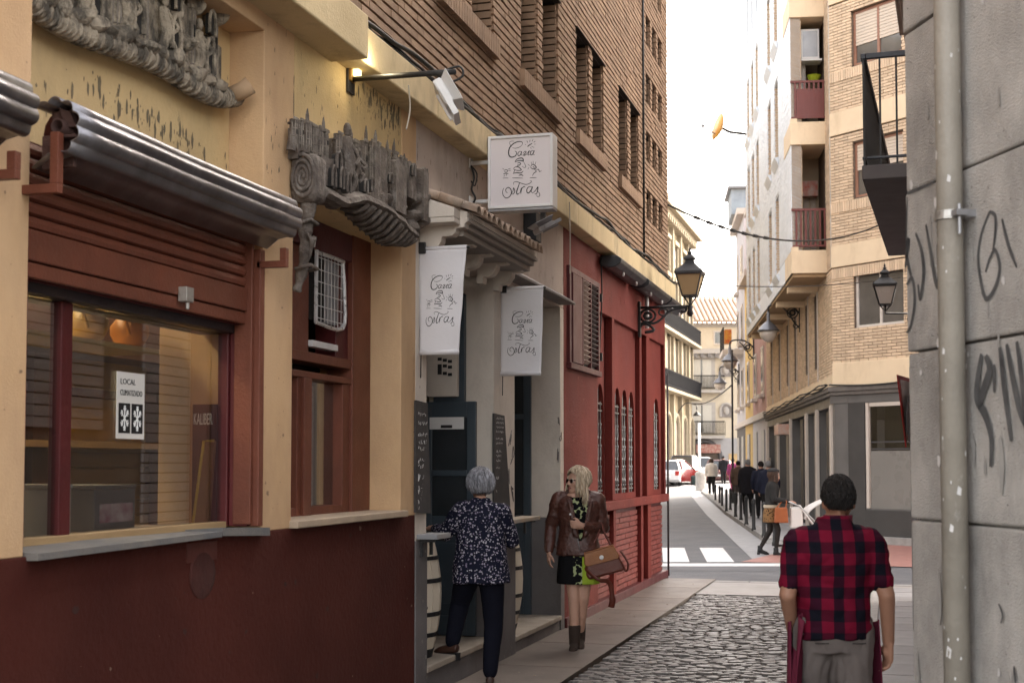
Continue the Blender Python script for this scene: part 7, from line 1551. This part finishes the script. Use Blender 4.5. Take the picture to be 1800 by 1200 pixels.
def plaid(name):
    m, t, b = new_mat(name); tc = N(t, 'ShaderNodeTexCoord'); sp_ = N(t, 'ShaderNodeSeparateXYZ'); nz = N(t, 'ShaderNodeTexNoise', Scale=5.0); ad = N(t, 'ShaderNodeMix', data_type='RGBA'); ad.inputs[0].default_value = .012
    t.links.new(tc.outputs['Object'], nz.inputs['Vector']); t.links.new(tc.outputs['Object'], ad.inputs[6]); t.links.new(nz.outputs[1], ad.inputs[7]); t.links.new(ad.outputs[2], sp_.inputs[0])
    def stripe(s, per, duty, ph):
        m1 = N(t, 'ShaderNodeMath', operation='MULTIPLY_ADD'); m1.inputs[1].default_value = 1/per; m1.inputs[2].default_value = ph; t.links.new(s, m1.inputs[0]); f = N(t, 'ShaderNodeMath', operation='FRACT'); t.links.new(m1.outputs[0], f.inputs[0])
        return ramp(t, f.outputs[0], duty-.04, duty+.0, (0, 0, 0), (1, 1, 1))
    a = stripe(sp_.outputs[0], .102, .50, 10.22); c = stripe(sp_.outputs[2], .104, .52, 10.1)
    col = mixc(t, a, (.045, .010, .022), mixc(t, c, (.14, .008, .022), (.30, .010, .030))); col = mixc(t, mixc(t, a, c, (1, 1, 1)), mixc(t, .5, col, (.007, .007, .013)), col)
    col2 = mixc(t, a, mixc(t, c, (.006, .006, .011), (.030, .005, .014)), mixc(t, c, (.060, .005, .015), (.140, .006, .022)))
    t.links.new(col2, b.inputs['Base Color']); b.inputs['Roughness'].default_value = .85; bn = N(t, 'ShaderNodeBump', Strength=.25, Distance=.004); n2 = N(t, 'ShaderNodeTexNoise', Scale=420.0); t.links.new(tc.outputs['Object'], n2.inputs['Vector']); t.links.new(n2.outputs[0], bn.inputs['Height']); t.links.new(bn.outputs[0], b.inputs['Normal']); return m
def spotted(name, base, c1, c2, sc, thr=.32):
    m, t, b = new_mat(name); tc = N(t, 'ShaderNodeTexCoord'); vo = N(t, 'ShaderNodeTexVoronoi', Scale=sc); nz = N(t, 'ShaderNodeTexNoise', Scale=sc*.8); t.links.new(tc.outputs['Object'], nz.inputs['Vector'])
    ad = N(t, 'ShaderNodeMix', data_type='RGBA'); ad.inputs[0].default_value = .02; t.links.new(tc.outputs['Object'], ad.inputs[6]); t.links.new(nz.outputs[1], ad.inputs[7]); t.links.new(ad.outputs[2], vo.inputs['Vector'])
    f = ramp(t, vo.outputs['Distance'], thr*.75, thr, (1, 1, 1), (0, 0, 0)); se = N(t, 'ShaderNodeSeparateColor'); t.links.new(vo.outputs['Color'], se.inputs[0]); g = ramp(t, se.outputs[0], .2, .8, c1, c2); k = ramp(t, se.outputs[1], .25, .3); fk = N(t, 'ShaderNodeMath', operation='MULTIPLY'); t.links.new(f, fk.inputs[0]); t.links.new(k, fk.inputs[1])
    t.links.new(mixc(t, fk.outputs[0], base, g), b.inputs['Base Color']); b.inputs['Roughness'].default_value = .75; return m
SK1 = skin('tanned_skin', (.36, .19, .125)); SK2 = skin('fair_skin', (.50, .29, .21)); SK3 = skin('far_skin', (.46, .26, .19))
BLACKH = mat('black_hair', (.010, .009, .009), (.020, .017, .016), 70, .65, 0, stretch=(1, 1, .2), isl=.3, spec=.25); GREYH = mat('silver_hair', (.36, .36, .39), (.075, .075, .088), 60, .5, 0, stretch=(1, 1, .12), isl=.45); BLON = mat('ash_blond_hair', (.66, .55, .42), (.30, .215, .13), 55, .42, 0, stretch=(1, 1, .12), isl=.25); BRH = mat('brown_hair', (.07, .035, .02), (.04, .02, .012), 9, .5, 0)
rzf = lambda d: math.atan2(-d[0], d[1])
# --- waiter in the plaid shirt, walking away
p = C2W((1462-900)/2400*6.5, 6.5); fw = (C2W(1.9, 9) - C2W(1.5, 6.5)).normalized(); S = .975
t = add_person('black haired man in a red and black plaid shirt walking away at the right', (p.x, p.y, .02), rzf(FW), S)
legs = [((-.085, 0, .86), (-.095, .09, .46), (-.095, .02, .085), (-.1, 1)), ((.085, 0, .86), (.090, -.03, .46), (.085, -.20, .13), (.1, 1))]
sec = [(.86, .172, .125), (.92, .176, .128), (.98, .168, .122), (1.07, .168, .120), (1.17, .180, .126), (1.27, .192, .132), (1.33, .176, .116), (1.375, .130, .092), (1.41, .088, .074), (1.45, .068, .066)]
arms = [((-.172, -.01, 1.285), (-.228, -.05, 1.045), (-.175, .10, .86)), ((.172, -.01, 1.285), (.235, -.06, 1.045), (.262, .02, .815))]
hM = headM((.036, .035, 1.375), R(-6), R(2))
make_body(t, S, False, SK1, legs, arms, hM, .98, .0065, 0, [((.3, .5, -.8), (.2, .7, .3), (.8, .2, 0), 1, .9), ((-.02, .12, -1), (-.25, .95, .1), (-.95, -.2, 0), 1.0, .75)], sec=sec)
top(t, 'plaid_shirt', plaid('red_black_plaid'), S, False, arms, .86, .012, .74, .009, 0, .019, 3, 1.32, secs=sec, fr=7, stt=(.9, .9, 1.3))
pbuild(MB().grid(lambda f, g: (.016+.012*g+(.078-.010*g)*math.cos(R(-255+330*f)), .012+(.074-.012*g)*math.sin(R(-255+330*f)), 1.345 + .075*g - .012*math.sin(R(-255+330*f))*(1-g)), 30, 5), 'collar', mat('faded_plaid_collar', (.17, .03, .05), (.10, .02, .035), 30, .8, .2, 200), t).modifiers.new('s', 'SOLIDIFY').thickness = .008
trousers(t, mat('grey_chino', (.155, .132, .124), (.115, .098, .092), 5, .85, .25, 180), S, False, legs, .010, .017, 1.24, .98, seed=4)
for s in (-1, 1):
    pbuild(MB().tube(spline([(s*.055, -.131, .832), (s*.085, -.132, .831), (s*.118, -.124, .832)], 3), .0028, 4), 'pocket_seam', mat('dark_seam', (.04, .035, .033), None, 3, .9, 0), t)
APR = mat('maroon_apron', (.13, .022, .042), (.10, .016, .032), 4, .85, .2, 150)
def aps(f, g): a = R(-6) + R(192)*f; k = 1 + .07*g + .03*math.sin(f*22+g*2); return (.205*k*math.cos(a), .155*k*math.sin(a), .93 - .56*g - .02*math.sin(f*9))
ap_ = pbuild(MB().grid(aps, 40, 14), 'apron', APR, t); ap_.modifiers.new('s', 'SOLIDIFY').thickness = .006
pbuild(MB().grid(lambda f, g: (-.165 - .055*g - .02*math.sin(f*6+g*3), -.115+.13*f - .02*g, .935 - .60*g + .05*f), 10, 16), 'apron_edge', APR, t).modifiers.new('s', 'SOLIDIFY').thickness = .007
for lg in legs: shoe(t, lg[2], (lg[3][0], lg[3][1], 0), INK, 1.0)
hair(t, hM, .98, BLACKH, 'short', 3); face(t, hM, .98, BLACKH)
# --- grey haired woman leaning into the doorway
p = C2W((846-900)/2400*10.33, 10.33); S = .955
t = add_person('grey haired woman in a navy floral blouse seen from behind leaning into the bar', (p.x, p.y, .035), R(20), S)
legs = [((-.085, 0, .83), (-.155, .17, .58), (-.215, .02, .315), (-.5, 1)), ((.075, -.01, .83), (.095, .0, .45), (.065, -.04, .085), (.1, 1))]
arms = [((-.150, .0, 1.295), (-.265, .08, 1.12), (-.36, .30, 1.15)), ((.150, .01, 1.285), (.235, .10, 1.06), (.12, .30, 1.12))]
hM = headM((.0, .055, 1.37), R(12), R(-4))
make_body(t, S, True, SK2, legs, arms, hM, .95, .0075, .06, [((-.5, .8, .0), (.7, .5, .2), (.0, .2, -1), .9, .5), ((-.8, .5, .1), (.2, .3, .9), (-.4, -.8, 0), .9, .8)], sec=[(.80, .165, .115), (.98, .155, .108), (1.17, .145, .108), (1.27, .16, .112), (1.34, .14, .098), (1.39, .10, .075), (1.43, .066, .056)])
FLO = spotted('navy_floral_cotton', (.009, .010, .022), (.42, .40, .44), (.20, .17, .24), 58, .44)
sec = [(.79, .222, .165), (.86, .220, .165), (.92, .212, .160), (.98, .200, .150), (1.07, .192, .142), (1.17, .190, .138), (1.27, .188, .136), (1.34, .168, .115), (1.39, .120, .088), (1.43, .082, .070), (1.455, .074, .066)]
top(t, 'floral_blouse', FLO, S, True, arms, .79, .006, 1.75, .010, .06, .018, 7, 1.5, secs=sec, fr=6, stt=(1, 1, .5))
trousers(t, mat('navy_trousers', (.008, .009, .016), (.006, .006, .011), 4, .85, .1), S, True, legs, .010, .006, 1.22, .98, seed=9)
BRW = mat('brown_leather', (.05, .022, .014), (.035, .015, .010), 6, .4, .1)
shoe(t, legs[0][2], (-.8, .6, -.05), BRW, .95, .045); shoe(t, legs[1][2], (.1, 1, 0), BRW, .95, .03)
hair(t, hM, 1.0, GREYH, 'bob', 5); face(t, hM, .95, GREYH)
# --- blond woman walking towards the camera
p = C2W((1016-900)/2400*12.3, 12.3); S = .965
t = add_person('blond woman in sunglasses and brown leather jacket walking towards the camera', (p.x, p.y, .035), rzf(-p) , S)
legs = [((.07, 0, .84), (.040, .06, .455), (.035, .05, .095), (.12, 1)), ((-.07, 0, .84), (-.042, .03, .45), (-.012, -.10, .105), (-.05, 1))]
arms = [((.175, -.01, 1.325), (.245, -.06, 1.08), (.262, .05, .86)), ((-.175, -.01, 1.325), (-.225, -.05, 1.07), (-.03, .17, 1.10))]
# seen from the front the figure's right side (x > 0) is on the left of the picture
hM = headM((.0, .02, 1.385), R(-58), R(2))
make_body(t, S, True, SK2, legs, arms, hM, .98, .007, 0, [((.0, .12, -1), (-.3, .95, .1), (-.95, -.3, 0), .95, .6), ((.9, .35, .15), (.0, .15, 1), (-.3, -.9, 0), .95, 1.1)], bare=True)
LEA = mat('oxblood_leather', (.085, .030, .021), (.05, .018, .013), 7, .38, .5, 34, spec=.5)
DRS = spotted('black_green_lattice', (.30, .36, .13), (.006, .006, .007), (.008, .008, .009), 30, .62)
sec = [(.60, .205, .150), (.70, .200, .145), (.80, .190, .138), (.90, .182, .128), (.98, .160, .114), (1.07, .138, .104), (1.17, .148, .118), (1.27, .160, .128), (1.36, .160, .104), (1.41, .12, .080)]
def dress_sec(x0, x1, nm, m):
    mb = MB(); loft(mb, [(0, 0, z*S, rx*S, ry*S) for z, rx, ry in sec]); o = fuse(mb, nm, m, t, .010, 4, .004, 8, (1, 1, .5), 11); return o
m, t3, b3 = new_mat('panelled_dress_cloth'); tc = N(t3, 'ShaderNodeTexCoord'); sx_ = N(t3, 'ShaderNodeSeparateXYZ'); t3.links.new(tc.outputs['Object'], sx_.inputs[0])
vo = N(t3, 'ShaderNodeTexVoronoi', Scale=30.0); t3.links.new(tc.outputs['Object'], vo.inputs['Vector']); lat = ramp(t3, vo.outputs['Distance'], .60, .66, (.006, .006, .007), (.34, .38, .20))
a_ = ramp(t3, sx_.outputs[0], -.042+.5-.5, -.04, (1, 1, 1), (0, 0, 0)); 
ma = N(t3, 'ShaderNodeMath', operation='LESS_THAN'); ma.inputs[1].default_value = -.035; t3.links.new(sx_.outputs[0], ma.inputs[0]); mb2 = N(t3, 'ShaderNodeMath', operation='GREATER_THAN'); mb2.inputs[1].default_value = .045; t3.links.new(sx_.outputs[0], mb2.inputs[0])
hi = N(t3, 'ShaderNodeMath', operation='LESS_THAN'); hi.inputs[1].default_value = .98; t3.links.new(sx_.outputs[2], hi.inputs[0]); m1 = N(t3, 'ShaderNodeMath', operation='MULTIPLY'); t3.links.new(ma.outputs[0], m1.inputs[0]); t3.links.new(hi.outputs[0], m1.inputs[1]); m2 = N(t3, 'ShaderNodeMath', operation='MULTIPLY'); t3.links.new(mb2.outputs[0], m2.inputs[0]); t3.links.new(hi.outputs[0], m2.inputs[1])
t3.links.new(mixc(t3, m2.outputs[0], mixc(t3, m1.outputs[0], lat, (.27, .36, .035)), (.007, .007, .008)), b3.inputs['Base Color']); b3.inputs['Roughness'].default_value = .8
dress_sec(0, 0, 'dress', m)
jsec = [(.86, .200, .145), (.92, .196, .142), (.98, .182, .132), (1.07, .166, .122), (1.17, .172, .132), (1.27, .184, .140), (1.36, .186, .112), (1.41, .130, .082)]
mb = MB(); top_o = None
jk = top(t, 'leather_jacket', LEA, S, True, arms, .86, .010, 1.9, .009, 0, .010, 5, 1.42, secs=jsec, neck=1.42, fr=12, stt=(.7, .7, 1.2))
import bmesh
bm = bmesh.new(); bm.from_mesh(jk.data)                    # open the front in a V
dl = [f for f in bm.faces if (lambda c: c.y > .06 and c.z > 1.0*S and abs(c.x + .02) < .012 + (c.z-1.0*S)*.17)(f.calc_center_median())]
bmesh.ops.delete(bm, geom=dl, context='FACES'); bm.to_mesh(jk.data); bm.free(); jk.modifiers.new('s', 'SOLIDIFY').thickness = .006
for s in (-1, 1): pbuild(MB().grid(lambda f, g: (-.02 + s*(.012 + .065*g + (.055)*f*(1-.3*g)), .128 - .03*g + .012*math.sin(f*3.14) + .012, (1.02 + .33*g + .03*f)*S), 4, 10), 'lapel', LEA, t).modifiers.new('s', 'SOLIDIFY').thickness = .008
pbuild(MB().tube([(.10, .02, 1.385), (.088, -.05, 1.405), (0, -.075, 1.415), (-.088, -.05, 1.405), (-.10, .02, 1.385)], .024, 8, True, .8), 'jacket_collar', LEA, t)
pbuild(MB().tube([(.012, .138, 1.02), (-.015, .146, .88)], .004, 5), 'zip', GREYM, t); pbuild(MB().ball((.07, .135, 1.20), .011, 8, 6), 'brooch', WMET, t)
SUE = mat('dark_suede', (.040, .024, .017), (.03, .018, .013), 6, .9, .2, 120)
for lg in legs: shoe(t, lg[2], (lg[3][0], lg[3][1], -.1), SUE, 1.08, .055, .12, 'ankle_boot')
hair(t, hM, 1.0, BLON, 'long', 8); face(t, hM, .98, BLON, mat('rosy_lip', (.34, .10, .10), None, 4, .35, 0))
Mk = hM @ Matrix.Scale(.98, 4); g = MB(Mk)
for s in (-1, 1): g.ball((s*.032, .098, .108), (.028, .006, .021), 12, 8); g.tube([(s*.058, .088, .116), (s*.078, .04, .114), (s*.078, -.005, .112)], .004, 5)
g.tube([(-.012, .104, .114), (.012, .104, .114)], .004, 5); pbuild(g, 'sunglasses', mat('dark_lens', (.010, .008, .008), None, 3, .08, 0, spec=.8), t); pbuild(MB(Mk).ball((.079, .006, .062), .008, 8, 6).ball((-.079, .006, .062), .008, 8, 6), 'earring', WMET, t)
# her bag hangs at her left hip: top-level, held
TAN = mat('tan_leather', (.30, .115, .035), (.22, .08, .025), 6, .4, .25, 40); DBR = mat('dark_bag_leather', (.13, .030, .018), (.085, .02, .013), 6, .35, .2, 40)
Mt = Matrix.Translation(t.location) @ Matrix.Rotation(t.rotation_euler.z, 4, 'Z'); bg_ = thing('shoulder_bag', 'tan flapped dark leather bag hanging from the blond woman\'s arm', 'bag', tuple(Mt @ Vector((-.27, .06, .7))))
MB_ = Mt @ Matrix.Translation((-.215, .10, .785)) @ Matrix.Rotation(R(15), 4, 'Y') @ Matrix.Scale(.85, 4)
MB(MB_).prism([(-.20, -.15), (.19, -.15), (.205, -.10), (.16, .12), (-.15, .12), (-.21, -.10)], (0, -.055, 0), (1, 0, 0), (0, 0, 1), (0, .11, 0)).build('bag_body', DBR, bg_, bevel=.02)
MB(MB_).prism([(-.155, .125), (.165, .125), (.19, .02), (.17, -.01), (-.165, -.01), (-.185, .02)], (0, .058, 0), (1, 0, 0), (0, 0, 1), (0, .012, 0)).box(-.155, .165, -.06, .057, .126, .138).build('flap', TAN, bg_, bevel=.006)
MB(MB_).lathe([(.001, .074), (.024, .074), (.026, .07)], (0, 0, 0), 14, Matrix.Identity(3)).build('spare', WMET, bg_) if False else MB(MB_).ball((0, .072, .045), (.024, .006, .024), 12, 8).build('clasp', WMET, bg_, True)
MB().tube(spline([MB_ @ Vector((-.13, 0, .13)), Mt @ Vector((-.24, .06, 1.02)), Mt @ Vector((-.20, .02, 1.12)), Mt @ Vector((-.17, .08, 1.0)), MB_ @ Vector((.13, 0, .13))], 6), .011, 6).build('handle', DBR, bg_, True)
MB().tube(spline([MB_ @ Vector((.20, .03, -.02)), MB_ @ Vector((.10, .10, -.16)), Mt @ Vector((-.27, .14, .60)), Mt @ Vector((-.30, .12, .46)), Mt @ Vector((-.29, .1, .38))], 6), [.016]*8+[.022]*10+[.03]*7, 7, True, .4).build('loose_strap', DBR, bg_, True)
MB().tube(spline([MB_ @ Vector((-.21, .03, .05)), MB_ @ Vector((-.25, .06, -.08)), MB_ @ Vector((-.21, .05, -.16)), MB_ @ Vector((-.19, .05, -.05))], 5), .010, 6).build('buckle_strap', DBR, bg_, True)
# --- girl in a leopard skirt pushing a pushchair across the zebra
p = C2W((1354-900)/2400*25.2, 25.2); S = .93; rg_ = math.atan2(RT.y, RT.x) - math.pi/2 + R(-8)
t = add_person('young woman in dark jacket and leopard skirt pushing a pushchair over the zebra crossing', (p.x, p.y, .015), rg_, S)
legs = [((-.07, 0, .83), (-.075, -.02, .44), (-.07, -.20, .12), (0, 1)), ((.07, 0, .83), (.07, .12, .46), (.06, .08, .085), (0, 1))]
arms = [((-.16, .02, 1.27), (-.20, .05, 1.02), (-.15, .34, .98)), ((.16, .02, 1.27), (.20, .05, 1.02), (.15, .34, .98))]
hM = headM((0, .05, 1.345), 0, R(-4)); make_body(t, S, True, SK3, legs, arms, hM, .95, .012, .06, [((0, 1, -.1), (1, 0, .2), (0, -.2, -1), .9, .9), ((0, 1, -.1), (-1, 0, .2), (0, -.2, -1), .9, .9)])
top(t, 'dark_jacket', mat('charcoal_jacket', (.022, .021, .021), (.035, .033, .032), 6, .7, .1), S, True, arms, .92, .024, 1.9, .014, .06, .008, 13, 1.35)
mb = MB(); loft(mb, [(0, 0, .60, .195, .15), (0, 0, .75, .19, .145), (0, 0, .88, .165, .125)]); fuse(mb, 'leopard_skirt', spotted('leopard_print', (.20, .11, .05), (.02, .012, .008), (.05, .025, .012), 30, .45), t, .014, 3, .006)
mb = MB(); loft(mb, [(0, 0, .86, .185, .14), (0, 0, .92, .185, .14)]); fuse(mb, 'pale_hem', mat('pale_hem', (.5, .42, .32), None, 3, .8, 0), t, .014, 3)
mb = MB()
for lg in legs: limb(mb, lg[:3], leg_r(S, .98))
fuse(mb, 'tights', mat('dark_tights', (.03, .026, .024), None, 3, .7, 0), t, .013, 3)
for lg in legs: shoe(t, lg[2], (0, 1, -.2), INK, .95, .04, .05, 'ankle_boot')
hair(t, hM, 1.0, BRH, 'long', 14); face(t, hM, .95, BRH); mb = MB(hM).ball((0, -.02, .20), (.105, .12, .05), 14, 8); pbuild(mb, 'beret', mat('grey_beret', (.045, .043, .043), None, 4, .9, .1), t)
Mt = Matrix.Translation(t.location) @ Matrix.Rotation(rg_, 4, 'Z')
ob_ = thing('orange_bag', 'orange handbag hanging from the pushchair handle', 'bag', tuple(Mt @ Vector((.12, .38, .8)))); MB(Mt).prism([(-.13, 0), (.13, 0), (.11, .28), (-.11, .28)], (.18, .17, .60), (0, 1, 0), (0, 0, 1), (.10, 0, 0)).build('pouch', mat('orange_leather', (.36, .10, .03), None, 5, .5, .1), ob_, bevel=.02); MB(Mt).tube(spline([(.23, .09, .87), (.20, .20, .99), (.20, .27, .99), (.23, .25, .87)], 4), .01, 5).build('strap', mat('orange_leather', (.36, .1, .03)), ob_)
pc = thing('pushchair', 'white pushchair with folded hood pushed by the leopard skirted woman', 'pushchair', tuple(Mt @ Vector((0, .9, 0)))); PWH = mat('white_pram_cloth', (.66, .63, .60), (.6, .57, .54), 3, .7, .1)
PF = Mt @ Matrix.Translation((0, .4, 0))
fr = MB(PF)
for s in (-.24, .24): fr.tube([(s, -.08, .98), (s, .10, .90), (s, .55, .45), (s, .80, .12)], .014, 7).tube([(s, .45, .55), (s, .05, .10)], .014, 7)
fr.tube([(-.24, -.08, .98), (.24, -.08, .98)], .018, 7).tube([(-.24, .55, .45), (.24, .55, .45)], .014, 6); fr.build('frame', mat('pram_frame', (.45, .44, .43), None, 4, .35, 0, metal=.5), pc, True)
for y in (.05, .80):
    for s in (-.26, .26): MB(PF).lathe([(.07, -.018), (.10, -.02), (.10, .02), (.07, .018)], (s, y, .10), 14, Matrix.Rotation(R(90), 3, 'Y')).build('wheel', TYRE, pc)
MB(PF).grid(lambda f, g: ((f-.5)*.5, .12 + .55*g, .92 - .55*g - .10*math.sin(g*3.14)), 6, 10).build('seat_back', PWH, pc, True).modifiers.new('s', 'SOLIDIFY').thickness = .03
MB(PF).grid(lambda f, g: ((f-.5)*.5, .20 + .36*g - .10*math.sin(f*3.14)*(1-g), .66 + .34*g**.5 + .05*math.sin(f*3.14)), 10, 8).build('hood', PWH, pc, True).modifiers.new('s', 'SOLIDIFY').thickness = .015
MB(PF).box(-.22, .22, .1, .55, .14, .30).box(-.24, .24, -.06, .16, .50, .88).build('carrier', PWH, pc, bevel=.03)
# --- walkers further off, seen from behind
def walker(u, d, S, label, coat, m_coat, m_leg, m_hair, style, fem=False, hem=.62, rz=None, ph=1, extra=None, zz=.10, cap=None, ex=.03):
    p = C2W((u-900)/2400*d, d); zz += gz(d-30); t = add_person(label, (p.x, p.y, zz), rzf(FD) if rz is None else rz, S)
    legs = [((-.085*S, 0, .86*S), (-.085*S, .08*ph, .47*S), (-.08*S, .10*ph if ph > 0 else -.15, .085 if ph > 0 else .12), (0, 1)), ((.085*S, 0, .86*S), (.085*S, -.02*ph, .46*S), (.08*S, -.16*ph if ph > 0 else .1, .12 if ph > 0 else .085), (0, 1))]
    arms = [((-.19*S, 0, 1.34*S), (-.25*S, -.05, 1.09*S), (-.24*S, .08, .87*S)), ((.19*S, 0, 1.34*S), (.25*S, .0, 1.09*S), (.24*S, .06, .86*S))]
    hM = headM((0, .02, 1.445*S), R(8*ph), 0); make_body(t, S, fem, SK3, legs, arms, hM, 1.0*S**.5, .016, 0, [((0, .1, -1), (0, 1, .1), (1, 0, 0), S, .7), ((0, .1, -1), (0, 1, .1), (-1, 0, 0), S, .7)])
    sec = [(hem, .20, .15), (.80, .195, .145), (.98, .185, .138), (1.17, .195, .142), (1.27, .205, .145), (1.36, .20, .118), (1.42, .14, .09), (1.47, .08, .07)]
    top(t, coat, m_coat, S, fem, arms, hem, ex-.03, 1.95, .017, 0, .010, int(u), 1.5, secs=sec, neck=1.47); trousers(t, m_leg, S, fem, legs, .017, .006, 1.2, seed=int(u))
    for lg in legs: shoe(t, lg[2], (0, 1, 0), INK, S, .02)
    hair(t, hM, 1.0*S**.5, m_hair, style, int(u)); face(t, hM, 1.0*S**.5, m_hair)
    if extra: extra(t, S, hM)
    return t
DKC = mat('black_wool_coat', (.012, .011, .013), (.018, .017, .02), 6, .9, .15, 90); NVC = mat('navy_jacket', (.016, .018, .032), (.022, .024, .04), 6, .8, .1, 90); WHC = mat('white_jacket', (.62, .58, .53), (.54, .5, .46), 5, .8, .15, 60); DKL = mat('dark_slacks', (.018, .017, .018), None, 4, .85, 0); PUR = mat('purple_top', (.16, .04, .16), (.28, .05, .07), 14, .8, 0); GRL = mat('grey_slacks', (.10, .085, .08), None, 4, .85, 0); OLV = mat('brown_coat', (.12, .08, .06), None, 4, .85, 0)
GH2 = mat('grey_cropped_hair', (.20, .19, .19), (.3, .29, .28), 14, .6, 0)
walker(1314, 41.5, 1.03, 'stout man in a long black coat walking away along the bollards', 'black_coat', DKC, DKL, GH2, 'short', hem=.66, ex=.10)
def pack(t, S, hM): pbuild(MB().ball((0, -.20, 1.15*S), (.16, .10, .22), 12, 9), 'backpack', DKC, t)
walker(1350, 36.0, .99, 'grey haired man in navy jacket walking beside the grey shop columns', 'navy_jacket', NVC, DKL, GH2, 'short', hem=.80, ph=-1, ex=.06)
walker(1337, 40.0, .99, 'dark haired walker half hidden behind the grey haired man', 'navy_jacket', NVC, DKL, BLACKH, 'short', hem=.80, ex=.03)
walker(1297, 50.0, .98, 'walker in a brown coat just ahead of the stout black coat', 'brown_coat', OLV, GRL, BLACKH, 'short', hem=.78)
walker(1250, 63, .99, 'woman with long brown hair in a white jacket on the far pavement', 'white_jacket', WHC, DKL, BRH, 'long', True, hem=.84, ex=.05)
walker(1288, 66, .97, 'small figure in a purple and red top by the far end of the bollards', 'purple_top', PUR, PUR, BLACKH, 'short', True, hem=.6, ph=-1)
walker(1305, 72, 1.0, 'distant walker in dark clothes by the far right houses', 'dark_coat', DKC, GRL, BRH, 'short', hem=.75)
walker(1271, 82, 1.0, 'most distant dark walker near the maroon car', 'dark_coat', DKC, DKL, BLACKH, 'short', hem=.75, ph=-1)

for m_ in bpy.data.materials:                               # cloth is nearly matt
    if any(k in m_.name for k in ('cotton', 'trousers', 'plaid', 'coat', 'jacket', 'slacks', 'chino', 'apron', 'cloth', 'print', 'tights', 'hem', 'top', 'beret')) and 'Principled BSDF' in m_.node_tree.nodes:
        m_.node_tree.nodes['Principled BSDF'].inputs['Specular IOR Level'].default_value = .08
